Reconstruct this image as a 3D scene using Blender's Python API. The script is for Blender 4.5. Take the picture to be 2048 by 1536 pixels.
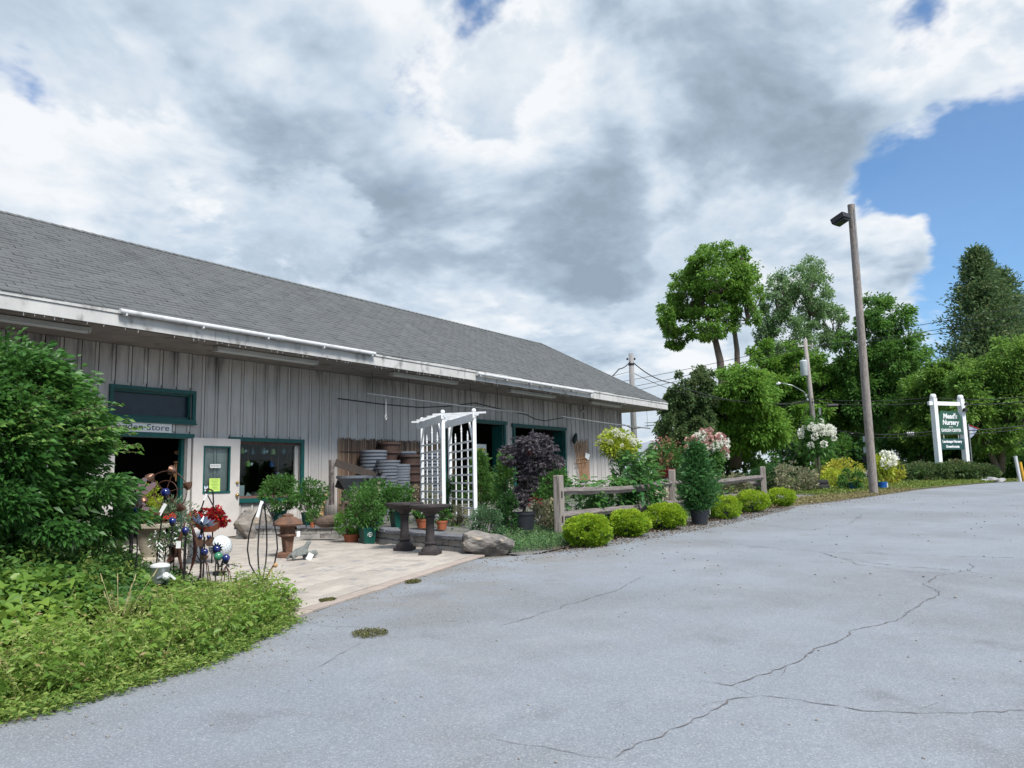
import bpy, bmesh, math, random
import numpy as np
from math import sin, cos, pi, radians, sqrt, hypot, atan2
from mathutils import Vector, Matrix

for _o in list(bpy.data.objects):
    bpy.data.objects.remove(_o)
SC = bpy.context.scene
COL = SC.collection
random.seed(7)
RNG = np.random.default_rng(11)

# ------------------------------------------------------------------ camera
FPX = 1520.0
YAW, PITCH, ROLL = radians(34.9), radians(7.1), radians(-1.2)
CAMP = np.array([0.0, 0.0, 1.12])
_f = np.array([cos(PITCH)*cos(YAW), cos(PITCH)*sin(YAW), sin(PITCH)])
_r = np.array([sin(YAW), -cos(YAW), 0.0])
_u = np.cross(_r, _f)
CF = _f
CR = cos(ROLL)*_r + sin(ROLL)*_u
CU = -sin(ROLL)*_r + cos(ROLL)*_u
cam = bpy.data.cameras.new('camera')
cam.sensor_width = 36.0
cam.lens = FPX/2048*36
cam.clip_end = 6000
cam_o = bpy.data.objects.new('camera', cam)
COL.objects.link(cam_o)
cam_o.matrix_world = Matrix(((CR[0], CU[0], -CF[0], CAMP[0]), (CR[1], CU[1], -CF[1], CAMP[1]),
                             (CR[2], CU[2], -CF[2], CAMP[2]), (0, 0, 0, 1)))
SC.camera = cam_o
SC.render.engine = 'CYCLES'
SC.cycles.use_denoising = True
SC.cycles.max_bounces = 6
SC.cycles.diffuse_bounces = 3
SC.cycles.transparent_max_bounces = 6
SC.cycles.caustics_reflective = False
SC.cycles.caustics_refractive = False
SC.view_settings.view_transform = 'Standard'
SC.view_settings.look = 'None'
SC.view_settings.gamma = 1
SC.view_settings.use_curve_mapping = False
SC.view_settings.exposure = 1.9

# ------------------------------------------------------------------ sun
SUN_EL, SUN_AZ = radians(52), radians(-112)     # azimuth of the direction towards the sun, from +X
sun = bpy.data.lights.new('sun', 'SUN')
sun.energy = 1.5
sun.angle = radians(18)
sun.color = (1.0, 0.965, 0.91)
sun_o = bpy.data.objects.new('sun', sun)
COL.objects.link(sun_o)
_sd = Vector((cos(SUN_EL)*cos(SUN_AZ), cos(SUN_EL)*sin(SUN_AZ), sin(SUN_EL)))
sun_o.rotation_euler = _sd.to_track_quat('Z', 'Y').to_euler()


def ray(px, py):
    return CF + (px-1024)/FPX*CR - (py-768)/FPX*CU


# ------------------------------------------------------------------ sky: blue air with broken stratocumulus
W = bpy.data.worlds.new('World')
SC.world = W
W.use_nodes = True
W.cycles.sampling_method = 'MANUAL'
W.cycles.sample_map_resolution = 512
_nt = W.node_tree
_nt.nodes.clear()


def _N(t, **k):
    n = _nt.nodes.new(t)
    for a, b in k.items():
        setattr(n, a, b)
    return n


def _L(a, b):
    _nt.links.new(a, b)


def M(op, a, b=None, c=None, clamp=False):
    n = _N('ShaderNodeMath', operation=op, use_clamp=clamp)
    for i, v in enumerate((a, b, c)):
        if v is None:
            continue
        if isinstance(v, (int, float)):
            n.inputs[i].default_value = v
        else:
            _L(v, n.inputs[i])
    return n.outputs[0]


def VM(op, a, b=None, scale=None):
    n = _N('ShaderNodeVectorMath', operation=op)
    for i, v in enumerate((a, b)):
        if v is None:
            continue
        if isinstance(v, (tuple, list)):
            n.inputs[i].default_value = v
        else:
            _L(v, n.inputs[i])
    if scale is not None:
        if isinstance(scale, (int, float)):
            n.inputs['Scale'].default_value = scale
        else:
            _L(scale, n.inputs['Scale'])
    return n.outputs['Value' if op in ('DOT_PRODUCT', 'LENGTH') else 'Vector']


def SS(v, lo, hi):
    n = _N('ShaderNodeMapRange', interpolation_type='SMOOTHSTEP')
    _L(v, n.inputs[0])
    n.inputs[1].default_value = lo
    n.inputs[2].default_value = hi
    return n.outputs[0]


def MIXC(f, a, b):
    n = _N('ShaderNodeMix', data_type='RGBA')
    if isinstance(f, (int, float)):
        n.inputs[0].default_value = f
    else:
        _L(f, n.inputs[0])
    for i, v in ((6, a), (7, b)):
        if isinstance(v, tuple):
            n.inputs[i].default_value = (*v, 1)
        else:
            _L(v, n.inputs[i])
    return n.outputs[2]


def NOI(v, scale, detail, rough, dist=0.0):
    n = _N('ShaderNodeTexNoise')
    _L(v, n.inputs['Vector'])
    n.inputs['Scale'].default_value = scale
    n.inputs['Detail'].default_value = detail
    n.inputs['Roughness'].default_value = rough
    n.inputs['Distortion'].default_value = dist
    return n.outputs[0]


_dir = _N('ShaderNodeTexCoord').outputs['Generated']
_sep = _N('ShaderNodeSeparateXYZ')
_L(_dir, _sep.inputs[0])
_z = M('MAXIMUM', _sep.outputs[2], 0.0)
_inv = M('DIVIDE', 1.0, M('ADD', _z, 0.42))
_pc = VM('MULTIPLY', VM('SCALE', _dir, scale=_inv), (1, 1, 1.6))     # the cloud deck seen from below


_wn = _N('ShaderNodeTexNoise')
_L(_dir, _wn.inputs['Vector'])
_wn.inputs['Scale'].default_value = 7.0
_wn.inputs['Detail'].default_value = 3.5
_wn.inputs['Roughness'].default_value = .6
_wdir = VM('NORMALIZE', VM('ADD', _dir, VM('SCALE', VM('SUBTRACT', _wn.outputs['Color'], (.5, .5, .5)), scale=.13)))


def blobs(lst, vec=None):
    tot = None
    for (px, py, rad, amp) in lst:
        d = ray(px, py)
        d = d/np.linalg.norm(d)
        k = 1.0/((rad/FPX)**2)
        # dot(direction, d*k) - k, then a bell round that direction
        dt = VM('DOT_PRODUCT', vec or _wdir, tuple(float(q*k) for q in d))
        e = M('EXPONENT', M('SUBTRACT', dt, k))
        tot = M('MULTIPLY_ADD', e, amp, tot if tot is not None else 0.0)
    return tot


_cov_b = blobs([(35, 170, 52, -.34), (965, 30, 36, -.34), (1835, 30, 48, -.40), (1960, 395, 100, -.36), (1810, 378, 58, -.34), (1715, 362, 42, -.26), (2060, 360, 110, -.30),
                (1900, 560, 90, -.28), (2080, 600, 120, -.28), (1950, 150, 150, .26), (1790, 465, 50, .44), (1860, 500, 36, .26), (1985, 475, 34, .50), (1940, 330, 40, .10),
                (1450, 220, 320, .26), (560, 300, 110, .2), (870, 700, 120, .2), (700, 250, 380, .22), (150, 320, 160, .24), (1350, 600, 200, .22)])
_lum_b = blobs([(95, 235, 80, .45), (330, 285, 46, .25), (290, 110, 70, .25), (435, 382, 36, .50), (480, 150, 70, .28), (590, 205, 45, .25),
                (925, 440, 34, .45), (1000, 400, 50, .35), (970, 110, 65, .42), (1085, 150, 50, .42), (1160, 130, 46, .32),
                (1320, 350, 56, .42), (1470, 345, 50, .42), (1640, 415, 60, .50), (1770, 450, 52, .50),
                (1800, 100, 60, .36), (1900, 60, 60, .36), (1950, 180, 90, .30), (1390, 650, 80, .40), (870, 150, 50, .22), (600, 480, 140, -.16), (1200, 560, 120, -.14)])
DARK = [(500, 290, 85, .44), (770, 385, 80, .42), (880, 350, 80, .32), (690, 70, 80, .26), (1150, 280, 95, .40), (1340, 60, 120, .40), (1540, 200, 110, .38), (1400, 280, 80, .28),
        (1210, 480, 90, .34), (200, 400, 100, .28), (1240, 545, 70, .22), (1880, 180, 45, .22)]
_updir = VM('NORMALIZE', VM('ADD', _wdir, (0.0, 0.0, .050)))
_warp = _N('ShaderNodeTexNoise')
_L(_pc, _warp.inputs['Vector'])
_warp.inputs['Scale'].default_value = 2.2
_warp.inputs['Detail'].default_value = 1
_wv = VM('SCALE', VM('SUBTRACT', _warp.outputs['Color'], (.5, .5, .5)), scale=.16)
_pw = VM('ADD', _pc, _wv)
_d1 = NOI(_pw, 3.1, 7.0, .57)
_d2 = NOI(VM('ADD', _pw, (0.0, 0.0, .13)), 3.1, 4.0, .57)                # the same bank sampled a little higher up
_fine = NOI(VM('MULTIPLY', _pw, (1, 1, 1.4)), 9.0, 4.5, .64)
_billow = NOI(_pw, 5.0, 5.0, .64)
_base_cov = M('ADD', M('ADD', NOI(_pw, 2.1, 2.0, .5), _cov_b), M('MULTIPLY', M('SUBTRACT', _fine, .5), .55))
_cov = M('MULTIPLY_ADD', SS(_base_cov, .38, .58), .94, .06)
# cumulus banks: crisp lit tops where little cloud lies above, shaded bellies where much does
_c2 = M('ADD', _d1, M('MULTIPLY', blobs(DARK), .45))
_c2u = M('ADD', _d2, M('MULTIPLY', blobs(DARK, _updir), .45))
_mask = SS(_c2, .485, .565)
_in = M('SUBTRACT', M('ADD', M('MULTIPLY_ADD', M('SUBTRACT', _fine, .5), .85, .97), M('MULTIPLY', M('SUBTRACT', _billow, .5), .8)), M('MULTIPLY', SS(_c2u, .38, .86), .92))
_out = M('MULTIPLY_ADD', M('SUBTRACT', _billow, .5), 1.1, .56)
_x = M('MULTIPLY_ADD', _mask, M('SUBTRACT', _in, _out), _out)
_thin = M('SUBTRACT', 1.0, SS(_base_cov, .46, .66))
_lum = M('ADD', M('MULTIPLY_ADD', _lum_b, .36, _x), M('MULTIPLY', _thin, .2), clamp=True)
_ramp = _N('ShaderNodeValToRGB')
_L(_lum, _ramp.inputs[0])
_el = _ramp.color_ramp.elements
_el[0].position, _el[0].color = 0.0, (.090, .112, .136, 1)
_el[1].position, _el[1].color = 1.0, (.268, .274, .280, 1)
for _p, _c in ((.30, (.122, .150, .180, 1)), (.55, (.172, .200, .230, 1)), (.78, (.222, .240, .258, 1))):
    _e = _el.new(_p)
    _e.color = _c
_sky = _N('ShaderNodeTexSky', sky_type='NISHITA', sun_disc=False)
_sky.sun_elevation = SUN_EL
_sky.sun_rotation = pi/2 - SUN_AZ
_sky.air_density = 1.0
_sky.dust_density = 0.6
_sky.ozone_density = 2.0
_skyc = VM('MULTIPLY', VM('SCALE', _sky.outputs[0], scale=.05), (.60, .82, .98))
_hz = SS(_sep.outputs[2], -.06, .20)
_hazec = MIXC(_hz, (.150, .195, .245), _skyc)
_mixc = MIXC(M('MULTIPLY', _cov, .96), _hazec, _ramp.outputs[0])
_low = SS(_sep.outputs[2], -.03, .08)
_final = MIXC(_low, MIXC(.6, _mixc, (.20, .215, .23)), _mixc)
_final = MIXC(SS(_sep.outputs[2], -.10, -.02), (.10, .10, .095), _final)
_bg = _N('ShaderNodeBackground')
_L(_final, _bg.inputs[0])
_bg.inputs[1].default_value = .95
_wo = _N('ShaderNodeOutputWorld')
_L(_bg.outputs[0], _wo.inputs[0])

# ------------------------------------------------------------------ helpers
def G0(x, y):
    xx = x if x < 44 else 44 + 4*(1-math.exp(-(x-44)/4))
    yy = min(max(y, -30), 30)
    xx = max(xx, -30)
    return -.45 + .0178*xx + .025*yy


def gp(px, py, dz=0.0):
    """the point of the sloping ground (raised by dz) that lies along a view ray"""
    d = ray(px, py)
    n = np.array([-.0178, -.025, 1.0])
    t = (-.45 + dz - CAMP@n)/(d@n)
    return Vector(CAMP + t*d)


def at(px, py, D):
    return Vector(CAMP + D*ray(px, py))


def onY(px, py, Y):
    d = ray(px, py)
    return Vector(CAMP + (Y/d[1])*d)


def onZ(px, py, Z):
    d = ray(px, py)
    return Vector(CAMP + ((Z-CAMP[2])/d[2])*d)


class MB:
    def __init__(s):
        s.v, s.f = [], []

    def add(s, v, f):
        o = len(s.v)
        s.v += [tuple(q) for q in v]
        s.f += [tuple(i+o for i in q) for q in f]
        return s

    def box(s, c, d, rz=0, rx=0, ry=0, taper=1.0):
        h = [q/2 for q in d]
        R = Matrix.Rotation(rz, 3, 'Z') @ Matrix.Rotation(ry, 3, 'Y') @ Matrix.Rotation(rx, 3, 'X')
        v = []
        for z in (-1, 1):
            t = taper if z > 0 else 1
            for x, y in ((-1, -1), (1, -1), (1, 1), (-1, 1)):
                v.append(Vector(c) + R @ Vector((x*h[0]*t, y*h[1]*t, z*h[2])))
        return s.add(v, [(3, 2, 1, 0), (4, 5, 6, 7), (0, 1, 5, 4), (1, 2, 6, 5), (2, 3, 7, 6), (3, 0, 4, 7)])

    def beam(s, a, b, w, h, up=(0, 0, 1)):
        """a square bar from a to b"""
        a, b = Vector(a), Vector(b)
        d = (b-a).normalized()
        sd = d.cross(Vector(up))
        if sd.length < 1e-4:
            sd = d.cross(Vector((0, 1, 0)))
        sd.normalize()
        uu = sd.cross(d)
        v = []
        for p in (a, b):
            for i, j in ((-1, -1), (1, -1), (1, 1), (-1, 1)):
                v.append(p + sd*(i*w/2) + uu*(j*h/2))
        return s.add(v, [(3, 2, 1, 0), (4, 5, 6, 7), (0, 1, 5, 4), (1, 2, 6, 5), (2, 3, 7, 6), (3, 0, 4, 7)])

    def path(s, pts, r, n=8, cap=True):
        pts = [Vector(p) for p in pts]
        if not isinstance(r, (list, tuple)):
            r = [r]*len(pts)
        o = len(s.v)
        up = Vector((0, 0, 1))
        prev = None
        for i, p in enumerate(pts):
            d = (pts[min(i+1, len(pts)-1)] - pts[max(i-1, 0)])
            if d.length < 1e-9:
                d = Vector((0, 0, 1))
            d.normalize()
            if prev is None:
                a = d.cross(up)
                if a.length < .05:
                    a = d.cross(Vector((1, 0, 0)))
                a.normalize()
            else:
                a = prev - d*prev.dot(d)
                if a.length < 1e-6:
                    a = d.orthogonal()
                a.normalize()
            prev = a
            b = d.cross(a)
            for k in range(n):
                t = 2*pi*k/n
                s.v.append(tuple(p + (a*cos(t) + b*sin(t))*r[i]))
        for i in range(len(pts)-1):
            for k in range(n):
                s.f.append((o+i*n+k, o+i*n+(k+1) % n, o+(i+1)*n+(k+1) % n, o+(i+1)*n+k))
        if cap:
            s.f.append(tuple(o+k for k in range(n))[::-1])
            s.f.append(tuple(o+(len(pts)-1)*n+k for k in range(n)))
        return s

    def lathe(s, prof, c=(0, 0, 0), n=24, flute=None):
        """prof: (radius, z) from bottom to top"""
        o = len(s.v)
        for j, (r, z) in enumerate(prof):
            for k in range(n):
                t = 2*pi*k/n
                rr = r
                if flute and flute[0] <= j <= flute[1]:
                    rr = r*(1-flute[2]*(k % 2))
                s.v.append((c[0]+rr*cos(t), c[1]+rr*sin(t), c[2]+z))
        for j in range(len(prof)-1):
            for k in range(n):
                s.f.append((o+j*n+k, o+j*n+(k+1) % n, o+(j+1)*n+(k+1) % n, o+(j+1)*n+k))
        s.f.append(tuple(o+k for k in range(n))[::-1])
        s.f.append(tuple(o+(len(prof)-1)*n+k for k in range(n)))
        return s

    def ball(s, c, r, n=12, m=8, sc=(1, 1, 1)):
        prof = []
        for i in range(1, m):
            t = pi*i/m
            prof.append((r*sin(t)*sc[0], -r*cos(t)*sc[2]))
        prof = [(r*.02, -r*sc[2])] + prof + [(r*.02, r*sc[2])]
        return s.lathe(prof, c, n)

    def poly(s, pts, th, axis):
        """outline pts (3-D, planar) thickened by th along axis"""
        a = Vector(axis)*th
        n = len(pts)
        v = [Vector(p) for p in pts] + [Vector(p)+a for p in pts]
        f = [tuple(range(n))[::-1], tuple(range(n, 2*n))]
        for i in range(n):
            f.append((i, (i+1) % n, n+(i+1) % n, n+i))
        return s.add(v, f)

    def build(s, name, mat, parent=None, world=False, smooth=False, bevel=0):
        off = Vector((0, 0, 0))
        if world and parent is not None:
            q = parent
            while q is not None:
                off += q.location
                q = q.parent
        me = bpy.data.meshes.new(name)
        me.from_pydata([(a-off.x, b-off.y, c-off.z) for a, b, c in s.v], [], s.f)
        me.update()
        if smooth:
            me.polygons.foreach_set('use_smooth', [True]*len(me.polygons))
            if smooth == 'auto':
                me.set_sharp_from_angle(angle=radians(40))
        o = bpy.data.objects.new(name, me)
        COL.objects.link(o)
        if mat:
            me.materials.append(mat)
        if parent is not None:
            o.parent = parent
        if bevel:
            b = o.modifiers.new('bevel', 'BEVEL')
            b.width = bevel
            b.segments = 2
            b.limit_method = 'ANGLE'
        return o


def tag(o, label, cat, group=None, kind=None):
    if label:
        o['label'] = label
    if cat:
        o['category'] = cat
    if group:
        o['group'] = group
    if kind:
        o['kind'] = kind
    return o


def thing(name, label, cat, loc=(0, 0, 0), rz=0, group=None):
    o = bpy.data.objects.new(name, None)
    o.empty_display_size = .2
    COL.objects.link(o)
    o.location = loc
    o.rotation_euler = (0, 0, rz)
    return tag(o, label, cat, group)


def copy_tree(o, loc, rz=0, label=None, scale=None):
    r = o.copy()
    COL.objects.link(r)
    r.location = loc
    r.rotation_euler = (0, 0, rz)
    if scale:
        r.scale = scale
    if label:
        r['label'] = label
    for ch in list(o.children):
        c = ch.copy()
        COL.objects.link(c)
        c.parent = r
        for g in list(ch.children):
            d = g.copy()
            COL.objects.link(d)
            d.parent = c
    return r


def npmesh(name, V, F, mat, parent=None, tint=None, world=False, smooth=False):
    V = np.asarray(V, np.float32).reshape(-1, 3)
    F = np.asarray(F, np.int32)
    if world and parent is not None:
        off = np.zeros(3)
        q = parent
        while q is not None:
            off += np.array(q.location)
            q = q.parent
        V = V - off.astype(np.float32)
    me = bpy.data.meshes.new(name)
    k = F.shape[1]
    me.vertices.add(len(V))
    me.vertices.foreach_set('co', V.ravel())
    me.loops.add(F.size)
    me.loops.foreach_set('vertex_index', F.ravel())
    me.polygons.add(len(F))
    me.polygons.foreach_set('loop_start', np.arange(0, F.size, k, dtype=np.int32))
    if smooth:
        me.polygons.foreach_set('use_smooth', np.ones(len(F), bool))
    me.update(calc_edges=True)
    if tint is not None:
        a = me.attributes.new('tint', 'FLOAT', 'POINT')
        a.data.foreach_set('value', np.asarray(tint, np.float32))
    o = bpy.data.objects.new(name, me)
    COL.objects.link(o)
    if mat:
        me.materials.append(mat)
    if parent is not None:
        o.parent = parent
    return o


# ------------------------------------------------------------------ materials
def newmat(name):
    m = bpy.data.materials.new(name)
    m.use_nodes = True
    nt = m.node_tree
    b = nt.nodes['Principled BSDF']
    return m, nt, b


def pm(name, c1, c2=None, scale=4.0, rough=.75, bump=0.0, bscale=40.0, metal=0.0, stretch=(1, 1, 1), rnd=0.0, c3=None, s3=20.0, spec=.4, coord='Object', lo=.35, hi=.65):
    """principled paint / stone / wood with noise-mixed colours, per-object shift and bump"""
    m, nt, b = newmat(name)
    N, L = nt.nodes.new, nt.links.new
    b.inputs['Roughness'].default_value = rough
    b.inputs['Metallic'].default_value = metal
    b.inputs['Specular IOR Level'].default_value = spec
    tc = N('ShaderNodeTexCoord')
    mp = N('ShaderNodeMapping')
    mp.inputs['Scale'].default_value = stretch
    L(tc.outputs[coord], mp.inputs[0])
    vec = mp.outputs[0]
    oi = N('ShaderNodeObjectInfo')
    if rnd:
        ad = N('ShaderNodeVectorMath')
        ad.operation = 'MULTIPLY_ADD'
        L(oi.outputs['Random'], ad.inputs[0])
        ad.inputs[1].default_value = (37, 53, 71)
        L(vec, ad.inputs[2])
        vec = ad.outputs[0]
    col = None
    if c2:
        nz = N('ShaderNodeTexNoise')
        L(vec, nz.inputs['Vector'])
        nz.inputs['Scale'].default_value = scale
        nz.inputs['Detail'].default_value = 6
        nz.inputs['Roughness'].default_value = .6
        mr = N('ShaderNodeMapRange')
        L(nz.outputs[0], mr.inputs[0])
        mr.inputs[1].default_value, mr.inputs[2].default_value = lo, hi
        mx = N('ShaderNodeMix')
        mx.data_type = 'RGBA'
        L(mr.outputs[0], mx.inputs[0])
        mx.inputs[6].default_value = (*c1, 1)
        mx.inputs[7].default_value = (*c2, 1)
        col = mx.outputs[2]
        if c3:
            n3 = N('ShaderNodeTexNoise')
            L(vec, n3.inputs['Vector'])
            n3.inputs['Scale'].default_value = s3
            n3.inputs['Detail'].default_value = 4
            r3 = N('ShaderNodeMapRange')
            L(n3.outputs[0], r3.inputs[0])
            r3.inputs[1].default_value, r3.inputs[2].default_value = .56, .72
            m3 = N('ShaderNodeMix')
            m3.data_type = 'RGBA'
            L(r3.outputs[0], m3.inputs[0])
            L(col, m3.inputs[6])
            m3.inputs[7].default_value = (*c3, 1)
            col = m3.outputs[2]
    if rnd:
        hs = N('ShaderNodeHueSaturation')
        mv = N('ShaderNodeMapRange')
        L(oi.outputs['Random'], mv.inputs[0])
        mv.inputs[3].default_value, mv.inputs[4].default_value = 1-rnd, 1+rnd
        L(mv.outputs[0], hs.inputs['Value'])
        if col:
            L(col, hs.inputs['Color'])
        else:
            hs.inputs['Color'].default_value = (*c1, 1)
        col = hs.outputs[0]
    if col:
        L(col, b.inputs['Base Color'])
    else:
        b.inputs['Base Color'].default_value = (*c1, 1)
    if bump:
        bz = N('ShaderNodeTexNoise')
        L(vec, bz.inputs['Vector'])
        bz.inputs['Scale'].default_value = bscale
        bz.inputs['Detail'].default_value = 5
        bp = N('ShaderNodeBump')
        bp.inputs['Strength'].default_value = bump
        bp.inputs['Distance'].default_value = .02
        L(bz.outputs[0], bp.inputs['Height'])
        L(bp.outputs[0], b.inputs['Normal'])
    return m


def leafmat(name, cols, trans=.32, rough=.5, spec=.25, gain=1.6):
    """leaf: colour from the per-leaf tint attribute, part of the light passes through"""
    cols = [tuple(min(.8, q*gain) for q in c_) for c_ in cols]
    m, nt, b = newmat(name)
    N, L = nt.nodes.new, nt.links.new
    at_ = N('ShaderNodeAttribute')
    at_.attribute_name = 'tint'
    rp = N('ShaderNodeValToRGB')
    el = rp.color_ramp.elements
    el[0].position, el[0].color = 0, (*cols[0], 1)
    el[1].position, el[1].color = 1, (*cols[-1], 1)
    for i in range(1, len(cols)-1):
        e = el.new(i/(len(cols)-1))
        e.color = (*cols[i], 1)
    L(at_.outputs['Fac'], rp.inputs[0])
    L(rp.outputs[0], b.inputs['Base Color'])
    b.inputs['Roughness'].default_value = rough
    b.inputs['Specular IOR Level'].default_value = spec
    tr = N('ShaderNodeBsdfTranslucent')
    hs = N('ShaderNodeHueSaturation')
    hs.inputs['Hue'].default_value = .485
    hs.inputs['Value'].default_value = 1.5
    L(rp.outputs[0], hs.inputs['Color'])
    L(hs.outputs[0], tr.inputs[0])
    mx = N('ShaderNodeMixShader')
    mx.inputs[0].default_value = trans
    L(b.outputs[0], mx.inputs[1])
    L(tr.outputs[0], mx.inputs[2])
    L(mx.outputs[0], nt.nodes['Material Output'].inputs[0])
    return m


def glassmat(name, tintc=(.86, .92, .92), rough=.02):
    """thin pane: see-through, with a mirror share that grows towards grazing view"""
    m, nt, b = newmat(name)
    N, L = nt.nodes.new, nt.links.new
    tr = N('ShaderNodeBsdfTransparent')
    tr.inputs[0].default_value = (*tintc, 1)
    gl = N('ShaderNodeBsdfGlossy')
    gl.inputs['Roughness'].default_value = rough
    fr = N('ShaderNodeFresnel')
    fr.inputs[0].default_value = 1.28
    mx = N('ShaderNodeMixShader')
    L(fr.outputs[0], mx.inputs[0])
    L(tr.outputs[0], mx.inputs[1])
    L(gl.outputs[0], mx.inputs[2])
    L(mx.outputs[0], nt.nodes['Material Output'].inputs[0])
    return m


# ------------------------------------------------------------------ foliage
def unit(v):
    return v/np.maximum(np.linalg.norm(v, axis=-1, keepdims=True), 1e-9)


def leaf_arrays(P, D, size, asp=.5, fold=.22, rng=RNG, sj=.35, droop=0.0):
    """one folded four-point leaf at each P, pointing along D"""
    n = len(P)
    D = unit(D)
    R = unit(rng.normal(size=(n, 3)))
    S = unit(np.cross(D, R))
    Nn = np.cross(S, D)
    fl = np.where(Nn[:, 2:3] < 0, -1, 1)
    Nn = Nn*fl
    sz = size*(1+sj*(rng.random((n, 1))*2-1))
    b = P
    t = P + D*sz + np.array([0, 0, -1.])*sz*droop
    mid = P + D*sz*.45
    l = mid + S*sz*asp*.5 + Nn*sz*fold*asp
    r = mid - S*sz*asp*.5 + Nn*sz*fold*asp
    V = np.stack([b, l, t, r], 1).reshape(-1, 3)
    i = np.arange(n)*4
    F = np.concatenate([np.stack([i, i+2, i+1], 1), np.stack([i, i+3, i+2], 1)])
    return V, F


def push(p, d):
    """the point d metres farther from the viewpoint, level"""
    h = Vector((p[0], p[1], 0)).normalized()
    return Vector((p[0], p[1], p[2])) + h*d


def clumps(c, r, n, k, rng=RNG, shell=.35, lobe=.38, flat=1.0, lower=-1.0, fill=None):
    """n points and directions in k leafy lobes that cover an ellipsoid of radii r about c"""
    c, r = np.asarray(c, float), np.asarray(r, float)
    u = unit(rng.normal(size=(k*3, 3)))
    u = u[u[:, 2] > lower][:k]
    k = len(u)
    L0 = u*(1-lobe*.75*rng.random((k, 1))**.7 - lobe*.25)
    if fill is not None:
        L0 = u*(fill+(1-fill)*rng.random((k, 1))**.5)*(1-lobe*.5)
    lr = lobe*(.6+.7*rng.random(k))
    idx = rng.integers(0, k, n)
    w = unit(rng.normal(size=(n, 3)))
    rad = (1-shell*rng.random((n, 1)))
    loc = L0[idx] + w*lr[idx][:, None]*rad*np.array([1, 1, flat])
    P = c + loc*r
    D = w + u[idx]*.5
    t = .5 + .25*(rng.random(k)[idx]-.5) + .3*(rng.random(n)-.5)
    return P, D, t, c+L0*r


def foliage(name, mat, parent, P, D, t, size, asp=.5, fold=.22, droop=.15, world=True, sj=.35):
    V, F = leaf_arrays(P, D, size, asp, fold, droop=droop, sj=sj)
    return npmesh(name, V, F, mat, parent, np.repeat(np.clip(t, 0, 1), 4), world)


def wobble(a, b, n, amp, rng=random):
    a, b = Vector(a), Vector(b)
    L = (b-a).length
    out = []
    for i in range(n+1):
        s = i/n
        w = sin(pi*s)*amp*L
        out.append(a.lerp(b, s) + Vector((rng.uniform(-w, w), rng.uniform(-w, w), rng.uniform(-w, w)*.4)))
    return out


def skinned(name, mat, parent, verts, edges, radii, sub=2):
    me = bpy.data.meshes.new(name)
    me.from_pydata(verts, edges, [])
    o = bpy.data.objects.new(name, me)
    COL.objects.link(o)
    me.materials.append(mat)
    o.parent = parent
    o.modifiers.new('skin', 'SKIN')
    if not me.skin_vertices:
        bpy.context.view_layer.objects.active = o
    for i, q in enumerate(me.skin_vertices[0].data):
        q.radius = (radii[i], radii[i]) if not isinstance(radii[i], tuple) else radii[i]
        q.use_root = (i == 0)
    s = o.modifiers.new('sub', 'SUBSURF')
    s.levels = s.render_levels = sub
    return o


def text(name, body, size, mat, parent, loc, rot, extrude=.002, shear=0, bold=0, width=None, align='CENTER'):
    cu = bpy.data.curves.new(name, 'FONT')
    cu.body = body
    cu.size = size
    cu.align_x = align
    cu.align_y = 'CENTER'
    cu.extrude = extrude
    cu.shear = shear
    cu.offset = bold
    cu.resolution_u = 3
    o = bpy.data.objects.new(name, cu)
    COL.objects.link(o)
    bpy.context.view_layer.update()
    dg = bpy.context.evaluated_depsgraph_get()
    me = bpy.data.meshes.new_from_object(o.evaluated_get(dg))
    bpy.data.objects.remove(o)
    me.name = name
    o = bpy.data.objects.new(name, me)
    COL.objects.link(o)
    me.materials.clear()
    me.materials.append(mat)
    if width:
        w = max(v.co.x for v in me.vertices) - min(v.co.x for v in me.vertices)
        for v in me.vertices:
            v.co.x *= width/w
    o.parent = parent
    o.location = loc
    o.rotation_euler = rot
    return o


def rock(name, mat, parent, loc, r, seed, rough=.22, sub=4):
    rr = np.random.default_rng(seed)
    bm = bmesh.new()
    bmesh.ops.create_icosphere(bm, subdivisions=sub, radius=1)
    pl = [(unit(rr.normal(size=3)), .55+.33*rr.random()) for _ in range(16)]
    for v in bm.verts:
        p = np.array(v.co)
        for n_, d_ in pl:
            e = p@n_-d_
            if e > 0:
                p = p-n_*e*.95
        p = p*(1+rough*.22*(sin(p[0]*5+seed)*cos(p[1]*6+1)+.5*sin(p[2]*11+p[0]*9)+.3*sin(p[0]*23+p[1]*17)*sin(p[2]*19+seed)+.2*sin(p[1]*37+p[2]*31)))
        v.co = p*np.array(r)
    me = bpy.data.meshes.new(name)
    bm.to_mesh(me)
    bm.free()
    o = bpy.data.objects.new(name, me)
    COL.objects.link(o)
    me.materials.append(mat)
    o.location = loc
    if parent is not None:
        o.parent = parent
    return o

# ------------------------------------------------------------------ palette
ARBW = pm('clean_white_vinyl', (.76, .77, .78), (.68, .69, .70), 5, .5, c3=(.55, .55, .53), s3=9)
WHITE = pm('white_paint', (.62, .63, .63), (.52, .53, .53), 3, .55, .05, 60)
BRIGHT = pm('bright_white_vinyl', (.56, .57, .58), (.47, .48, .49), 3, .5, c3=(.36, .36, .36), s3=5)
GREEN = pm('green_trim_paint', (.004, .062, .058), (.006, .085, .078), 6, .5, .06, 80, rnd=.1)
BLACKM = pm('black_iron', (.012, .012, .014), (.022, .020, .020), 20, .5, .05, 90, metal=.3)
RUST = pm('rusty_metal', (.11, .045, .025), (.05, .026, .022), 14, .65, .15, 60, metal=.4)
COPPER = pm('copper_patina', (.20, .10, .06), (.10, .06, .05), 25, .4, .1, 60, metal=.6)
STEEL = pm('galvanised_steel', (.42, .44, .46), (.30, .32, .34), 9, .38, .05, 50, metal=.7)
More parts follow.
